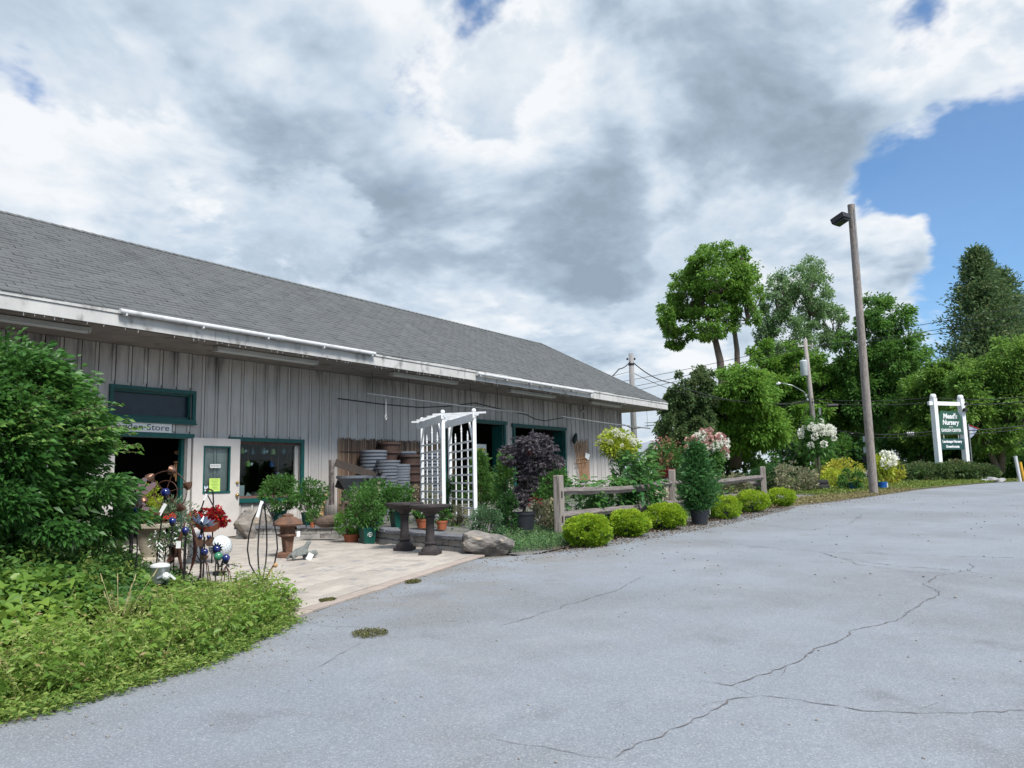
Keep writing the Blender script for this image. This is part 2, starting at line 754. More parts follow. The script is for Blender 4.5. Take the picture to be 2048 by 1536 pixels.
WOODG = pm('weathered_grey_wood', (.20, .175, .165), (.10, .085, .08), 5, .85, .5, 30, stretch=(1, 1, 1), rnd=.12, c3=(.05, .04, .038), s3=9)
WOODV = pm('weathered_pole_wood', (.33, .295, .265), (.20, .17, .15), 6, .85, .5, 22, stretch=(6, 6, .35), c3=(.07, .05, .045), s3=8)
WOODR = pm('weathered_rail_wood', (.22, .195, .185), (.11, .095, .09), 5, .85, .5, 25, stretch=(.5, 8, 8), rnd=.1, c3=(.045, .036, .034), s3=7)
WOODT = pm('tan_wood', (.42, .25, .12), (.30, .17, .08), 6, .7, .2, 30, rnd=.1)
DARKW = pm('dark_stained_board', (.035, .026, .022), (.06, .045, .036), 6, .7, .3, 30, stretch=(.5, 6, 6))
TERRA = pm('terracotta', (.33, .10, .045), (.26, .075, .035), 6, .75, .1, 50, rnd=.08)
POTG = pm('green_plastic_pot', (.004, .055, .042), (.006, .07, .055), 5, .4)
POTB = pm('black_plastic_pot', (.016, .019, .026), (.028, .031, .038), 5, .45)
PAPER = pm('white_paper', (.78, .79, .78), (.70, .71, .70), 12, .8)
BLUEG = pm('cobalt_glass', (.004, .008, .07), (.006, .018, .15), 6, .04, spec=1.0)
STONE = pm('grey_field_stone', (.25, .225, .20), (.11, .105, .10), 3, .9, 1.0, 11, c3=(.42, .35, .27), s3=5.5, lo=.38, hi=.6)
BARK = pm('tree_bark', (.085, .065, .052), (.045, .034, .028), 5, .9, .8, 9, stretch=(4, 4, .7))
BARKL = pm('pale_tree_bark', (.17, .135, .115), (.10, .08, .068), 5, .9, .6, 9, stretch=(4, 4, .7))
TWIG = pm('shrub_twig', (.09, .06, .04), (.05, .035, .025), 20, .85)
SOIL = pm('dark_mulch', (.045, .030, .022), (.10, .065, .045), 14, .95, .8, 40)
DARKIN = pm('dim_interior', (.035, .032, .03), (.022, .02, .02), 2, .9)  # interior shade put into the colour, so the openings read dark

# asphalt: aged, pale, with aggregate speckle and soft worn patches
ASPH, _nt2, _b = newmat('aged_asphalt')
_N2, _L2 = _nt2.nodes.new, _nt2.links.new
_tc = _N2('ShaderNodeTexCoord')


def _nz(sc, de, ro, out=0):
    n = _N2('ShaderNodeTexNoise')
    _L2(_tc.outputs['Object'], n.inputs['Vector'])
    n.inputs['Scale'].default_value = sc
    n.inputs['Detail'].default_value = de
    n.inputs['Roughness'].default_value = ro
    return n.outputs[out]


def _mr(v, a, b, c=0., d=1.):
    n = _N2('ShaderNodeMapRange')
    _L2(v, n.inputs[0])
    for i, q in enumerate((a, b, c, d)):
        n.inputs[i+1].default_value = q
    return n.outputs[0]


def _mx(f, a, b, bt='MIX'):
    n = _N2('ShaderNodeMix')
    n.data_type = 'RGBA'
    n.blend_type = bt
    if isinstance(f, (int, float)):
        n.inputs[0].default_value = f
    else:
        _L2(f, n.inputs[0])
    for i, q in ((6, a), (7, b)):
        if isinstance(q, tuple):
            n.inputs[i].default_value = (*q, 1)
        else:
            _L2(q, n.inputs[i])
    return n.outputs[2]


_big = _mr(_nz(.35, 4, .6), .32, .70)
_c = _mx(_big, (.205, .228, .262), (.262, .288, .325))
_c = _mx(_mr(_nz(1.7, 5, .65), .50, .74, 0, .5), _c, (.175, .185, .198))
_c = _mx(_mr(_nz(.16, 5, .7), .46, .62, 0, .75), _c, (.165, .172, .180))
_c = _mx(_mr(_nz(.8, 6, .72), .56, .70, 0, .35), _c, (.31, .325, .345))
_sy = _N2('ShaderNodeSeparateXYZ')
_L2(_tc.outputs['Object'], _sy.inputs[0])
_dm = _N2('ShaderNodeMath')
_dm.operation = 'MULTIPLY'
_L2(_mr(_sy.outputs[1], 4.4, 6.6), _dm.inputs[0])
_L2(_mr(_nz(.9, 6, .7), .42, .62, 0, .85), _dm.inputs[1])
_c = _mx(_dm.outputs[0], _c, (.185, .172, .145))          # grit and soil washed onto the edge of the lot
_c = _mx(_mr(_nz(1.1, 3, .5), .66, .74, 0, .45), _c, (.125, .13, .14))
_vo = _N2('ShaderNodeTexVoronoi')
_L2(_tc.outputs['Object'], _vo.inputs['Vector'])
_vo.inputs['Scale'].default_value = 130
_sp = _N2('ShaderNodeSeparateColor')
_L2(_vo.outputs['Color'], _sp.inputs[0])
_c = _mx(_mr(_sp.outputs[0], 0, 1, .0, .42), _c, (.085, .095, .11))
_c = _mx(_mr(_sp.outputs[1], .72, 1.0, 0, .5), _c, (.40, .415, .43))
_c = _mx(_mr(_nz(38, 4, .7), .56, .72, 0, .45), _c, (.10, .106, .118))
_L2(_c, _b.inputs['Base Color'])
_b.inputs['Roughness'].default_value = .8
_b.inputs['Specular IOR Level'].default_value = .35
_bp = _N2('ShaderNodeBump')
_bp.inputs['Strength'].default_value = .35
_bp.inputs['Distance'].default_value = .012
_L2(_mx(.5, _nz(60, 5, .7, 1), _nz(9, 3, .6, 1)), _bp.inputs['Height'])
_L2(_bp.outputs[0], _b.inputs['Normal'])

EARTH = pm('gravelly_earth', (.17, .155, .135), (.115, .10, .08), 3, .95, .9, 60, c3=(.24, .23, .22), s3=45)
GRAVEL = pm('grey_gravel', (.20, .195, .185), (.13, .125, .12), 30, .95, 1.0, 70, c3=(.07, .08, .045), s3=3)
LAWN = pm('verge_turf', (.085, .125, .030), (.13, .135, .05), 2.2, .95, .8, 80, c3=(.17, .14, .08), s3=2.0)


# ------------------------------------------------------------------ ground sheet to the horizon
def axis():
    a = list(np.arange(-30, 64, 2.0)) + [66, 72, 80, 95, 120, 160, 220, 320, 500, 900, 1600, 3000]
    return [-3000, -1500, -700, -350, -180, -100, -60, -42] + a


_ax = axis()
_ay = [-3000, -1500, -700, -350, -180, -100, -60, -40] + list(np.arange(-30, 31, 2.0)) + [34, 40, 50, 70, 100, 160, 260, 500, 1000, 3000]
mb = MB()
for _x in _ax:
    for _y in _ay:
        mb.v.append((_x, _y, G0(_x, _y)-.02))
_ny = len(_ay)
for i in range(len(_ax)-1):
    for j in range(_ny-1):
        mb.f.append((i*_ny+j, (i+1)*_ny+j, (i+1)*_ny+j+1, i*_ny+j+1))
o = mb.build('ground', EARTH)
o['kind'] = 'structure'

# ------------------------------------------------------------------ asphalt lot
EDGE = [(-14, 5.0), (-4, 5.1), (1.0, 5.22), (2.1, 5.27), (2.75, 5.30), (3.6, 5.42), (4.4, 5.80), (5.06, 6.16), (6.1, 6.47), (7.25, 6.76), (8.4, 7.04),
        (9.45, 7.27), (10.2, 6.98), (10.8, 6.70), (12.5, 6.75), (14.5, 6.72), (17, 6.55), (20, 6.55), (22.3, 6.50), (24.2, 6.15), (26, 5.75), (29, 5.35),
        (31.8, 5.02), (35, 4.6), (39, 3.8), (43, 2.9), (45.6, 2.2), (49, 0.8), (56, -3)]


def edge_y(x):
    for (x0, y0), (x1, y1) in zip(EDGE, EDGE[1:]):
        if x0 <= x <= x1:
            return y0 + (y1-y0)*(x-x0)/(x1-x0)
    return EDGE[-1][1]


xs = sorted(set(list(np.arange(-14, 56, .15)) + [q[0] for q in EDGE]))
ts = [0, .004, .02, .06, .12, .2, .35, .6, 1]
mb = MB()
for x in xs:
    ye = edge_y(x)
    if x > 9.6 and x < 45:
        ye += .05*sin(x*9.1)*sin(x*3.3+1) + random.uniform(-.02, .02)
    elif x < 4.9:
        ye += random.uniform(-.02, .02)
    if x < 9.6:
        ye += .07
    for t in ts:
        y = ye + (-28-ye)*t
        mb.v.append((x, y, G0(x, y) + (.000 if t == 0 else .016)))
n = len(ts)
for i in range(len(xs)-1):
    for j in range(n-1):
        mb.f.append((i*n+j, i*n+j+1, (i+1)*n+j+1, (i+1)*n+j))
lot = mb.build('asphalt_lot', ASPH)
lot['kind'] = 'structure'

# cracks: narrow open seams with dark filling, each lying on the lot
CRACK = pm('crack_filling', (.085, .082, .084), (.14, .134, .13), 14, .95)
CRACKL = [([(1235, 1526), (1290, 1490), (1340, 1465), (1380, 1450), (1420, 1428), (1455, 1405), (1520, 1398)], .018),
          ([(1520, 1398), (1620, 1410), (1750, 1428), (1850, 1432), (1960, 1428), (2060, 1426)], .014),
          ([(1425, 1371), (1462, 1376), (1510, 1355), (1575, 1335), (1640, 1300), (1690, 1278), (1697, 1265), (1760, 1255), (1800, 1245), (1812, 1230), (1845, 1205), (1880, 1190), (1850, 1170), (1875, 1155), (1930, 1145)], .020),
          ([(1462, 1376), (1490, 1388), (1520, 1398)], .010), ([(1575, 1335), (1580, 1350), (1572, 1362)], .009),
          ([(1420, 1428), (1408, 1418), (1470, 1404)], .008), ([(1380, 1367), (1425, 1371)], .007),
          ([(940, 1478), (1000, 1484), (1060, 1494), (1120, 1503), (1180, 1515), (1235, 1526)], .009),
          ([(1380, 1082), (1470, 1090), (1545, 1098), (1640, 1106), (1760, 1110), (2060, 1119)], .020),
          ([(1640, 1108), (1700, 1122), (1800, 1135), (1930, 1145)], .024), ([(1640, 1106), (1720, 1132), (1820, 1146), (1900, 1150)], .016),
          ([(1930, 1145), (1950, 1137), (1940, 1128)], .018), ([(1960, 1143), (2060, 1148)], .016),
          ([(600, 1356), (650, 1330), (695, 1303), (722, 1284)], .008), ([(590, 1235), (640, 1256), (720, 1258), (830, 1250)], .008),
          ([(770, 1262), (860, 1246), (950, 1246)], .008), ([(1000, 1256), (1060, 1240), (1110, 1222), (1170, 1200), (1240, 1180), (1290, 1152)], .011),
          ([(1890, 1142), (2000, 1156), (2060, 1160)], .014), ([(1845, 1425), (1872, 1408)], .008), ([(1620, 1062), (1700, 1050), (1725, 1030)], .014),
          ([(1510, 1050), (1620, 1062), (1800, 1074), (2060, 1083)], .014)]
for pts, w in CRACKL:
    base = [gp(*p) for p in pts]
    fine = []
    for a, b in zip(base, base[1:]):
        k = max(2, int((b-a).length/.06))
        for i in range(k):
            fine.append(a.lerp(b, i/k))
    fine.append(base[-1])
    mb = MB()
    drift = 0
    for i, p in enumerate(fine):
        d = (fine[min(i+1, len(fine)-1)] - fine[max(i-1, 0)])
        s = Vector((-d.y, d.x, 0)).normalized()
        drift = drift*.7 + random.uniform(-.022, .022)
        ww = w*random.choice((.15, .4, .5, .6, .95))*random.uniform(.7, 1.1)*.5*min(1, (i+1)/4, (len(fine)-i)/4)
        c = p + s*drift
        for e in (-1, 1):
            q = c + s*ww*e
            mb.v.append((q.x, q.y, G0(q.x, q.y)+.020))
    for i in range(len(fine)-1):
        mb.f.append((2*i, 2*i+1, 2*i+3, 2*i+2))
    c = mb.build('crack', CRACK, lot)


# ------------------------------------------------------------------ grass verge beyond the fence, garden bed soil, gravel terrace
def sheet(name, poly, mat, dz, kind='structure'):
    m_ = MB()
    m_.v = [(x, y, G0(x, y)+dz) for x, y in poly]
    m_.f = [tuple(range(len(poly)))]
    o_ = m_.build(name, mat)
    bm = bmesh.new()
    bm.from_mesh(o_.data)
    bmesh.ops.triangulate(bm, faces=bm.faces[:])
    bmesh.ops.recalc_face_normals(bm, faces=bm.faces[:])
    bm.to_mesh(o_.data)
    bm.free()
    o_['kind'] = kind
    return o_


sheet('grass_verge', [(23.5, 7.3), (27, 6.3), (31, 5.75), (35, 5.1), (39, 4.25), (43, 3.3), (44, 3.0), (44, 30), (30, 30), (29.5, 12)], LAWN, .004)
xs2 = np.arange(44, 60.1, 1.0)
mb = MB()
for x in xs2:
    y0 = edge_y(x)+.35
    for t in (0, 1):
        y = y0 + t*(30-y0)
        mb.v.append((x, y, G0(x, y)+.004))
for i in range(len(xs2)-1):
    mb.f.append((2*i, 2*i+2, 2*i+3, 2*i+1))
o = mb.build('grass_verge', LAWN)
o['kind'] = 'structure'
BEDP = [(-6, 5.15), (1.0, 5.26), (2.1, 5.31), (2.75, 5.34), (3.6, 5.46), (4.4, 5.84), (5.06, 6.22), (5.35, 6.6), (5.42, 7.4), (5.55, 8.4), (5.95, 9.6), (6.1, 11.2), (6.4, 13.85), (-6, 13.85)]
sheet('garden_bed', BEDP, SOIL, .006)


def terrace_z(x, y):
    """height of the gravel terrace behind the low stone wall; it runs out towards the fence"""
    t = min(max((y-8.05)/.7, 0), 1)*min(max((31-x)/8, 0), 1)
    return G0(x, y) + .006 + .22*t*t*(3-2*t)


def tz(x, y):
    return terrace_z(x, y)


def gpt(px, py):
    return gp(px, py, .22)


mb = MB()
TX = [10.20, 10.4, 10.8, 11.5, 13, 15, 18, 21, 24, 27, 31]
TY = [6.9, 7.6, 8.05, 8.2, 8.3, 8.4, 8.5, 8.6, 8.8, 9.5, 10.5, 11.6, 12.8, 13.9]
for x in TX:
    for y in TY:
        mb.v.append((x + (0 if x > 10.3 else .30*max(0, min(1, (y-8)/2.4))-.02), y, terrace_z(x, y)))
n = len(TY)
for i in range(len(TX)-1):
    for j in range(n-1):
        mb.f.append((i*n+j, (i+1)*n+j, (i+1)*n+j+1, i*n+j+1))
o = mb.build('gravel_terrace', GRAVEL)
o['kind'] = 'structure'

# ------------------------------------------------------------------ paver patio: every paver a piece
PAVER = pm('concrete_paver', (.40, .36, .315), (.335, .305, .275), 5, .85, .35, 60, rnd=.13, c3=(.235, .23, .235), s3=4)
PAVERE = pm('buff_edge_paver', (.36, .30, .26), (.31, .265, .235), 5, .85, .35, 60, rnd=.07)
JOINT = pm('joint_sand', (.14, .125, .10), (.10, .09, .075), 20, .95)
PATP = [(5.06, 6.19), (6.1, 6.50), (7.25, 6.79), (8.4, 7.07), (9.45, 7.30), (9.75, 7.45), (9.93, 8.05), (10.35, 10.7), (10.75, 12.2), (9.30, 12.95), (9.25, 13.85), (6.4, 13.85), (6.1, 11.2), (5.95, 9.6), (5.55, 8.4), (5.42, 7.4), (5.35, 6.6)]
patio = sheet('paver_patio', PATP, JOINT, .008)


def inpoly(x, y, P):
    r = False
    j = len(P)-1
    for i in range(len(P)):
        if (P[i][1] > y) != (P[j][1] > y) and x < (P[j][0]-P[i][0])*(y-P[i][1])/(P[j][1]-P[i][1])+P[i][0]:
            r = not r
        j = i
    return r


_th = atan2(7.30-6.19, 9.45-5.06)               # courses run along the lot edge
_ca, _sa = cos(_th), sin(_th)
_pv = {}
cells = []
v = .19
row = 0
while v < 8.0:
    rh = (.22, .22, .30, .22, .15)[row % 5]
    u_ = -3.0 - random.uniform(0, .3)
    while u_ < 6.5:
        lw = random.choice((.22, .30, .30, .38, .45))
        cells.append((u_+lw/2, v+rh/2, lw, rh, 0))
        u_ += lw
    v += rh
    row += 1
u_ = 0.02
while u_ < 4.6:
    cells.append((u_+.15, .085, .30, .16, 1))
    u_ += .30
rest = MB()
cand = []
for (u_, v, lw, rh, ed) in cells:
    x, y = 5.06+_ca*u_-_sa*v, 6.19+_sa*u_+_ca*v
    k = sum(inpoly(5.06+_ca*(u_+a*lw*.42)-_sa*(v+b*rh*.42), 6.19+_sa*(u_+a*lw*.42)+_ca*(v+b*rh*.42), PATP) for a in (-1, 1) for b in (-1, 1))
    if k >= 3 or (k >= 1 and ed):
        d = np.array([x, y, 0]) - CAMP
        sx, sy = d@CR/(d@CF), d@CU/(d@CF)
        hid = sx < -.42
        cand.append((hid, hypot(x, y), x, y, lw, rh, ed))
cand.sort()
for n, (hid, dd, x, y, lw, rh, ed) in enumerate(cand):
    dz = random.uniform(-.003, .003)
    z = G0(x, y)+.008+.012+dz
    if n < 296:
        key = (lw, rh, ed)
        if key not in _pv:
            m_ = MB()
            g = .004
            h = .012
            # a paver with a narrow chamfer; the face follows the fall of the ground
            vv = []
            for zz, ins in ((-h, 0), (h-.004, 0), (h, .006)):
                for a, b in ((-1, -1), (1, -1), (1, 1), (-1, 1)):
                    xx, yy = a*(lw/2-g-ins), b*(rh/2-g-ins)
                    wx, wy = _ca*xx-_sa*yy, _sa*xx+_ca*yy
                    vv.append((wx, wy, zz+.0178*wx+.025*wy))
            m_.add(vv, [(8, 9, 10, 11)] + [(a+k, a+(k+1) % 4, a+4+(k+1) % 4, a+4+k) for a in (0, 4) for k in range(4)])
            me = m_.build('paver', PAVERE if ed else PAVER, patio)
            _pv[key] = me.data
            me.location = (x, y, z)
        else:
            p_ = bpy.data.objects.new('paver', _pv[key])
            COL.objects.link(p_)
            p_.parent = patio
            p_.location = (x, y, z)
    else:
        hx, hy = lw/2-.004, rh/2-.004
        vv = []
        for zz in (-.012, .012):
            for a, b in ((-1, -1), (1, -1), (1, 1), (-1, 1)):
                wx, wy = _ca*a*hx-_sa*b*hy, _sa*a*hx+_ca*b*hy
                vv.append((x+wx, y+wy, z+zz+.0178*wx+.025*wy))
        rest.add(vv, [(4, 5, 6, 7), (0, 1, 5, 4), (1, 2, 6, 5), (2, 3, 7, 6), (3, 0, 4, 7)])
o = rest.build('paver', PAVER, patio)
o['kind'] = 'stuff'

# ------------------------------------------------------------------ the long store building
YW = 13.9                      # front wall plane
ZT = 3.74                      # soffit height
EY, EX1, EX0 = 12.30, 28.50, -6.5
RY, RZ = 16.0, 6.40
RX1, RX0 = 25.0, -3.0
ZE = 4.035
store = thing('store_building', 'long low grey board-and-batten garden store with shingled hip roof and green trim', 'building', (11, YW, 0))
SIDING, _nt2, _b = newmat('grey_siding_paint')
_N2, _L2 = _nt2.nodes.new, _nt2.links.new
_tc = _N2('ShaderNodeTexCoord')
_oi = _N2('ShaderNodeObjectInfo')
_c = _mx(_mr(_nz(1.3, 5, .6), .3, .7), (.455, .43, .41), (.54, .515, .49))
_mp = _N2('ShaderNodeMapping')
_mp.inputs['Scale'].default_value = (9, 9, .55)
_L2(_tc.outputs['Object'], _mp.inputs[0])
_st = _N2('ShaderNodeTexNoise')
_L2(_mp.outputs[0], _st.inputs['Vector'])
_st.inputs['Scale'].default_value = 1.4
_st.inputs['Detail'].default_value = 7
_st.inputs['Roughness'].default_value = .65
_c = _mx(_mr(_st.outputs[0], .52, .76, 0, .6), _c, (.20, .19, .18))
_sx = _N2('ShaderNodeSeparateXYZ')
_L2(_tc.outputs['Object'], _sx.inputs[0])
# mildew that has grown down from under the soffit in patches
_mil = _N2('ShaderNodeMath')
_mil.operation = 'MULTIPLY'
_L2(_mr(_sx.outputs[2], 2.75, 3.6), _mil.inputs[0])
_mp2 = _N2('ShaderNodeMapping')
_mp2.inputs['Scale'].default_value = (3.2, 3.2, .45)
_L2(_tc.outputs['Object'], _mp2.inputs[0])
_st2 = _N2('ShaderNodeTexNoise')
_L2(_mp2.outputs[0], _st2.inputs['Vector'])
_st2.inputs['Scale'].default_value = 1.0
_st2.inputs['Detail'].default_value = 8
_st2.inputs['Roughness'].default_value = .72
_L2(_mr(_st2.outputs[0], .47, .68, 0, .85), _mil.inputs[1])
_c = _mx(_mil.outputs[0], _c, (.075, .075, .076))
_spl = _N2('ShaderNodeMath')
_spl.operation = 'MULTIPLY'
_L2(_mr(_sx.outputs[2], .75, .15), _spl.inputs[0])
_L2(_mr(_nz(3.0, 5, .7), .40, .66, 0, .6), _spl.inputs[1])
_c = _mx(_spl.outputs[0], _c, (.15, .12, .09))
_hs = _N2('ShaderNodeHueSaturation')
_L2(_c, _hs.inputs['Color'])
_L2(_mr(_oi.outputs['Random'], 0, 1, .90, 1.08), _hs.inputs['Value'])
_L2(_hs.outputs[0], _b.inputs['Base Color'])
_b.inputs['Roughness'].default_value = .8
_bp = _N2('ShaderNodeBump')
_bp.inputs['Strength'].default_value = .25
_bp.inputs['Distance'].default_value = .01
_L2(_st.outputs[0], _bp.inputs['Height'])
_L2(_bp.outputs[0], _b.inputs['Normal'])

HOLES = [(7.20, 8.62, -.3, 2.04), (7.14, 8.72, 2.41, 2.92), (9.66, 11.44, .82, 2.02), (16.55, 19.38, -.3, 2.80), (19.98, 23.02, -.3, 2.76)]


def cut(x0, x1, z0, z1, holes):
    """rectangles left of x0..x1 x z0..z1 once the holes are taken out"""
    X = sorted({x0, x1, *[min(max(h[i], x0), x1) for h in holes for i in (0, 1)]})
    out = []
    for a, b in zip(X, X[1:]):
        if b-a < .004:
            continue
        m_ = (a+b)/2
        spans = sorted((max(h[2], z0), min(h[3], z1)) for h in holes if h[0] < m_ < h[1])
        z = z0
        for s, e in spans:
            if s-z > .01:
                out.append((a, b, z, s))
            z = max(z, e)
        if z1-z > .01:
            out.append((a, b, z, z1))
    return out


mb = MB()
for a, b, c, d in cut(-5.3, 27.40, -.3, ZT, HOLES):
    mb.box(((a+b)/2, YW+.09, (c+d)/2), (b-a, .10, d-c))
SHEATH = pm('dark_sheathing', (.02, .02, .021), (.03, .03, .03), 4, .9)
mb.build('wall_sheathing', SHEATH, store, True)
PITCHB = .305
x = 2.0
nb = 0
while x < 27.38:
    x1 = min(x+PITCHB-.028, 27.40)
    for a, b, c, d in cut(x, x1, .02 if x < 12 else .2, ZT-.002, HOLES):
        MB().box(((a+b)/2, YW+.02, (c+d)/2), (b-a, .04, d-c)).build('board', SIDING, store, True)
    xb = x1-.052
    for a, b, c, d in cut(xb, xb+.050, .02 if x < 12 else .2, ZT-.004, [(h[0]-.12, h[1]+.12, h[2]-.10, h[3]+.13) for h in HOLES]):
        MB().box(((a+b)/2, YW-.011, (c+d)/2), (b-a, .024, d-c)).build('batten', SIDING, store, True)
    x += PITCHB
MB().box((27.44, YW-.003, 1.9), (.09, .12, 3.5)).build('corner_board', SIDING, store, True)
MB().box((27.36, 16.0, 1.75), (.10, 4.0, 3.8)).build('end_wall', SIDING, store, True)
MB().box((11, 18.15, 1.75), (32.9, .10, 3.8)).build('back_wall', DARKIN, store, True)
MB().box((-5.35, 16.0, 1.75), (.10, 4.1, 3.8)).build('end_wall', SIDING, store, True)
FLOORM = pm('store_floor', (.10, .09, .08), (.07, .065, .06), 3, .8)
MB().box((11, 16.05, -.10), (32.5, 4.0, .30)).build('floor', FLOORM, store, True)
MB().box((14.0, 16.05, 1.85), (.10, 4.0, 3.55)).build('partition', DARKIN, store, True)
# soffit, fascia
SOFF = pm('soffit_panel', (.30, .275, .26), (.22, .20, .19), 2.2, .85, .15, 20, c3=(.12, .11, .105), s3=3)
MB().box((11, (EY+YW)/2+.02, ZT+.02), (EX1-EX0-.06, YW-EY+.05, .03)).build('soffit', SOFF, store, True)
MB().box((27.95, 16.0, ZT+.02), (1.0, 4.15, .03)).build('soffit', SOFF, store, True)
FASC = pm('fascia_paint', (.52, .515, .50), (.41, .405, .395), 1.6, .7, .1, 40, c3=(.20, .19, .18), s3=3.2, stretch=(1.6, 1, .8))
x = EX0
for k in range(10):
    x1 = min(x+3.66, EX1)
    if x1-x > .05:
        MB().box(((x+x1)/2, EY, ZT+.10), (x1-x-.006, .035, .205)).build('fascia_board', FASC, store, True)
        MB().box(((x+x1)/2, EY-.012, ZT+.240), (x1-x-.006, .05, .065)).build('fascia_trim', FASC, store, True)
    x = x1
for y0 in (12.30, 15.96):
    MB().box((EX1, y0+1.845, ZT+.10), (.035, 3.64, .205)).build('fascia_board', FASC, store, True)
    MB().box((EX1+.012, y0+1.845, ZT+.240), (.05, 3.64, .065)).build('fascia_trim', FASC, store, True)

# roof: deck of four hips, shingle courses laid over it
ROOFM, _nt2, _b = newmat('asphalt_shingle')
_N2, _L2 = _nt2.nodes.new, _nt2.links.new
_tc = _N2('ShaderNodeTexCoord')
_oi = _N2('ShaderNodeObjectInfo')
_at = _N2('ShaderNodeAttribute')
_at.attribute_name = 'tint'
_c = _mx(_at.outputs['Fac'], (.074, .082, .086), (.112, .121, .124))
_c = _mx(_mr(_nz(.55, 5, .65), .42, .70, 0, .7), _c, (.104, .108, .112))
_c = _mx(_mr(_nz(90, 3, .7), .45, .7, 0, .5), _c, (.15, .158, .16))
_mp = _N2('ShaderNodeMapping')
_mp.inputs['Scale'].default_value = (2.6, .22, .22)
_L2(_tc.outputs['Object'], _mp.inputs[0])
_rs = _N2('ShaderNodeTexNoise')
_L2(_mp.outputs[0], _rs.inputs['Vector'])
_rs.inputs['Scale'].default_value = 1.0
_rs.inputs['Detail'].default_value = 6
_c = _mx(_mr(_rs.outputs[0], .50, .74, 0, .35), _c, (.055, .058, .06))
_L2(_c, _b.inputs['Base Color'])
_b.inputs['Roughness'].default_value = .9
deck = MB()
yb = 2*RY-EY
dv = [(EX0, EY, ZE-.03), (EX1, EY, ZE-.03), (EX1, yb, ZE-.03), (EX0, yb, ZE-.03), (RX0, RY, RZ-.03), (RX1, RY, RZ-.03)]
deck.add(dv, [(0, 1, 5, 4), (1, 2, 5), (2, 3, 4, 5), (3, 0, 4)])
roof = deck.build('roof', ROOFM, store, True)
slope = Vector((0, RY-EY, RZ-ZE))
SL = slope.length
sd = slope.normalized()
sn = Vector((0, -sd.z, sd.y))
NC = 32
for k in range(NC):
    t0, t1 = k/NC, min(1, (k+1.12)/NC)
    xa, xb = EX0+(RX0-EX0)*t0-.02, EX1+(RX1-EX1)*t0+.02
    xa2, xb2 = EX0+(RX0-EX0)*t1, EX1+(RX1-EX1)*t1
    V, F, T = [], [], []
    x = max(xa, 2.2) + (.15 if k % 2 else 0)*1.0
    p0 = Vector((0, EY, ZE)) + sd*(t0*SL-.02 if k else -.05)
    p1 = Vector((0, EY, ZE)) + sd*(t1*SL)
    first = True
    bow = .02*sin(k*1.7)
    while x < xb:
        w = .30
        e = min(x+w-.007, xb)
        lift = .015+random.uniform(-.003, .006)
        sg = .006*sin(x*.9+k*.4)+.004*sin(x*2.3)
        a = p0 + sn*lift + sd*(random.uniform(-.006, .006)+sg)
        ab = p0 + sd*sg - sn*.004
        b = p1 + sn*.002
        o0 = len(V)
        xe1, xe2 = min(x, xb2), min(e, xb2)
        V += [(x, a.y, a.z), (e, a.y, a.z), (xe2, b.y, b.z), (xe1, b.y, b.z), (x, ab.y, ab.z), (e, ab.y, ab.z)]
        F += [(o0, o0+1, o0+2, o0+3), (o0+4, o0+5, o0+1, o0)]
        T += [min(1, max(0, random.gauss(.5, .13)))]*6
        x += w
    npmesh('shingle_course', V, F, ROOFM, roof, T, True)
cap = MB()
for (a, b) in (((RX0, RY, RZ+.012), (RX1, RY, RZ+.012)), ((RX1, RY, RZ+.012), (EX1, EY, ZE+.015))):
    a, b = Vector(a), Vector(b)
    n = int((b-a).length/.2)
    dn = Vector((0, -sd.y, -sd.z))*.13
    if abs(b.y-a.y) > .1:
        dn = Vector((-.13, 0, -.004))
    for i in range(n):
        p, q = a.lerp(b, i/n), a.lerp(b, (i+1.05)/n)
        e = sn*.020
        cap.add([p+dn+e, q+dn+e*.4, q+e*.4, p+e, p+dn, q+dn], [(0, 1, 2, 3), (4, 5, 1, 0)])
cap.build('ridge_cap', pm('ridge_shingle', (.085, .088, .088), (.11, .112, .11), 3, .9), roof, True)


# trims and openings
def rectframe(name, x0, x1, z0, z1, w, mat, parent, y=YW-.03, d=.05, sides='LRTB', over=0):
    if 'T' in sides:
        MB().box(((x0+x1)/2, y, z1+w/2), (x1-x0+2*w+over, d, w)).build(name, mat, parent, True)
    if 'B' in sides:
        MB().box(((x0+x1)/2, y-.004, z0-w/2), (x1-x0+2*w+over, d+.02, w)).build(name, mat, parent, True)
    if 'L' in sides:
        MB().box((x0-w/2, y+.002, (z0+z1)/2), (w, d, z1-z0-.002)).build(name, mat, parent, True)
    if 'R' in sides:
        MB().box((x1+w/2, y+.002, (z0+z1)/2), (w, d, z1-z0-.002)).build(name, mat, parent, True)


GLASS = glassmat('window_glass')
tw = MB()
tw.box((7.93, YW+.10, 2.65), (1.50, .012, .46))
SCREEN = pm('blue_grey_screen', (.012, .022, .034), (.018, .032, .045), 6, .35)
tp = tw.build('transom_window', SCREEN, store, True)
rectframe('frame', 7.14, 8.72, 2.41, 2.92, .07, GREEN, tp)
mb = MB()
mb.box((7.93, YW+.06, 2.435), (1.58, .06, .045)).box((7.93, YW+.06, 2.90), (1.58, .06, .045)).box((7.165, YW+.06, 2.65), (.045, .06, .44)).box((8.695, YW+.06, 2.65), (.045, .06, .44))
mb.build('sash', GREEN, tp, True)
MB().box((7.93, YW-.05, 2.325), (1.74, .10, .03)).build('sill', GREEN, tp, True)
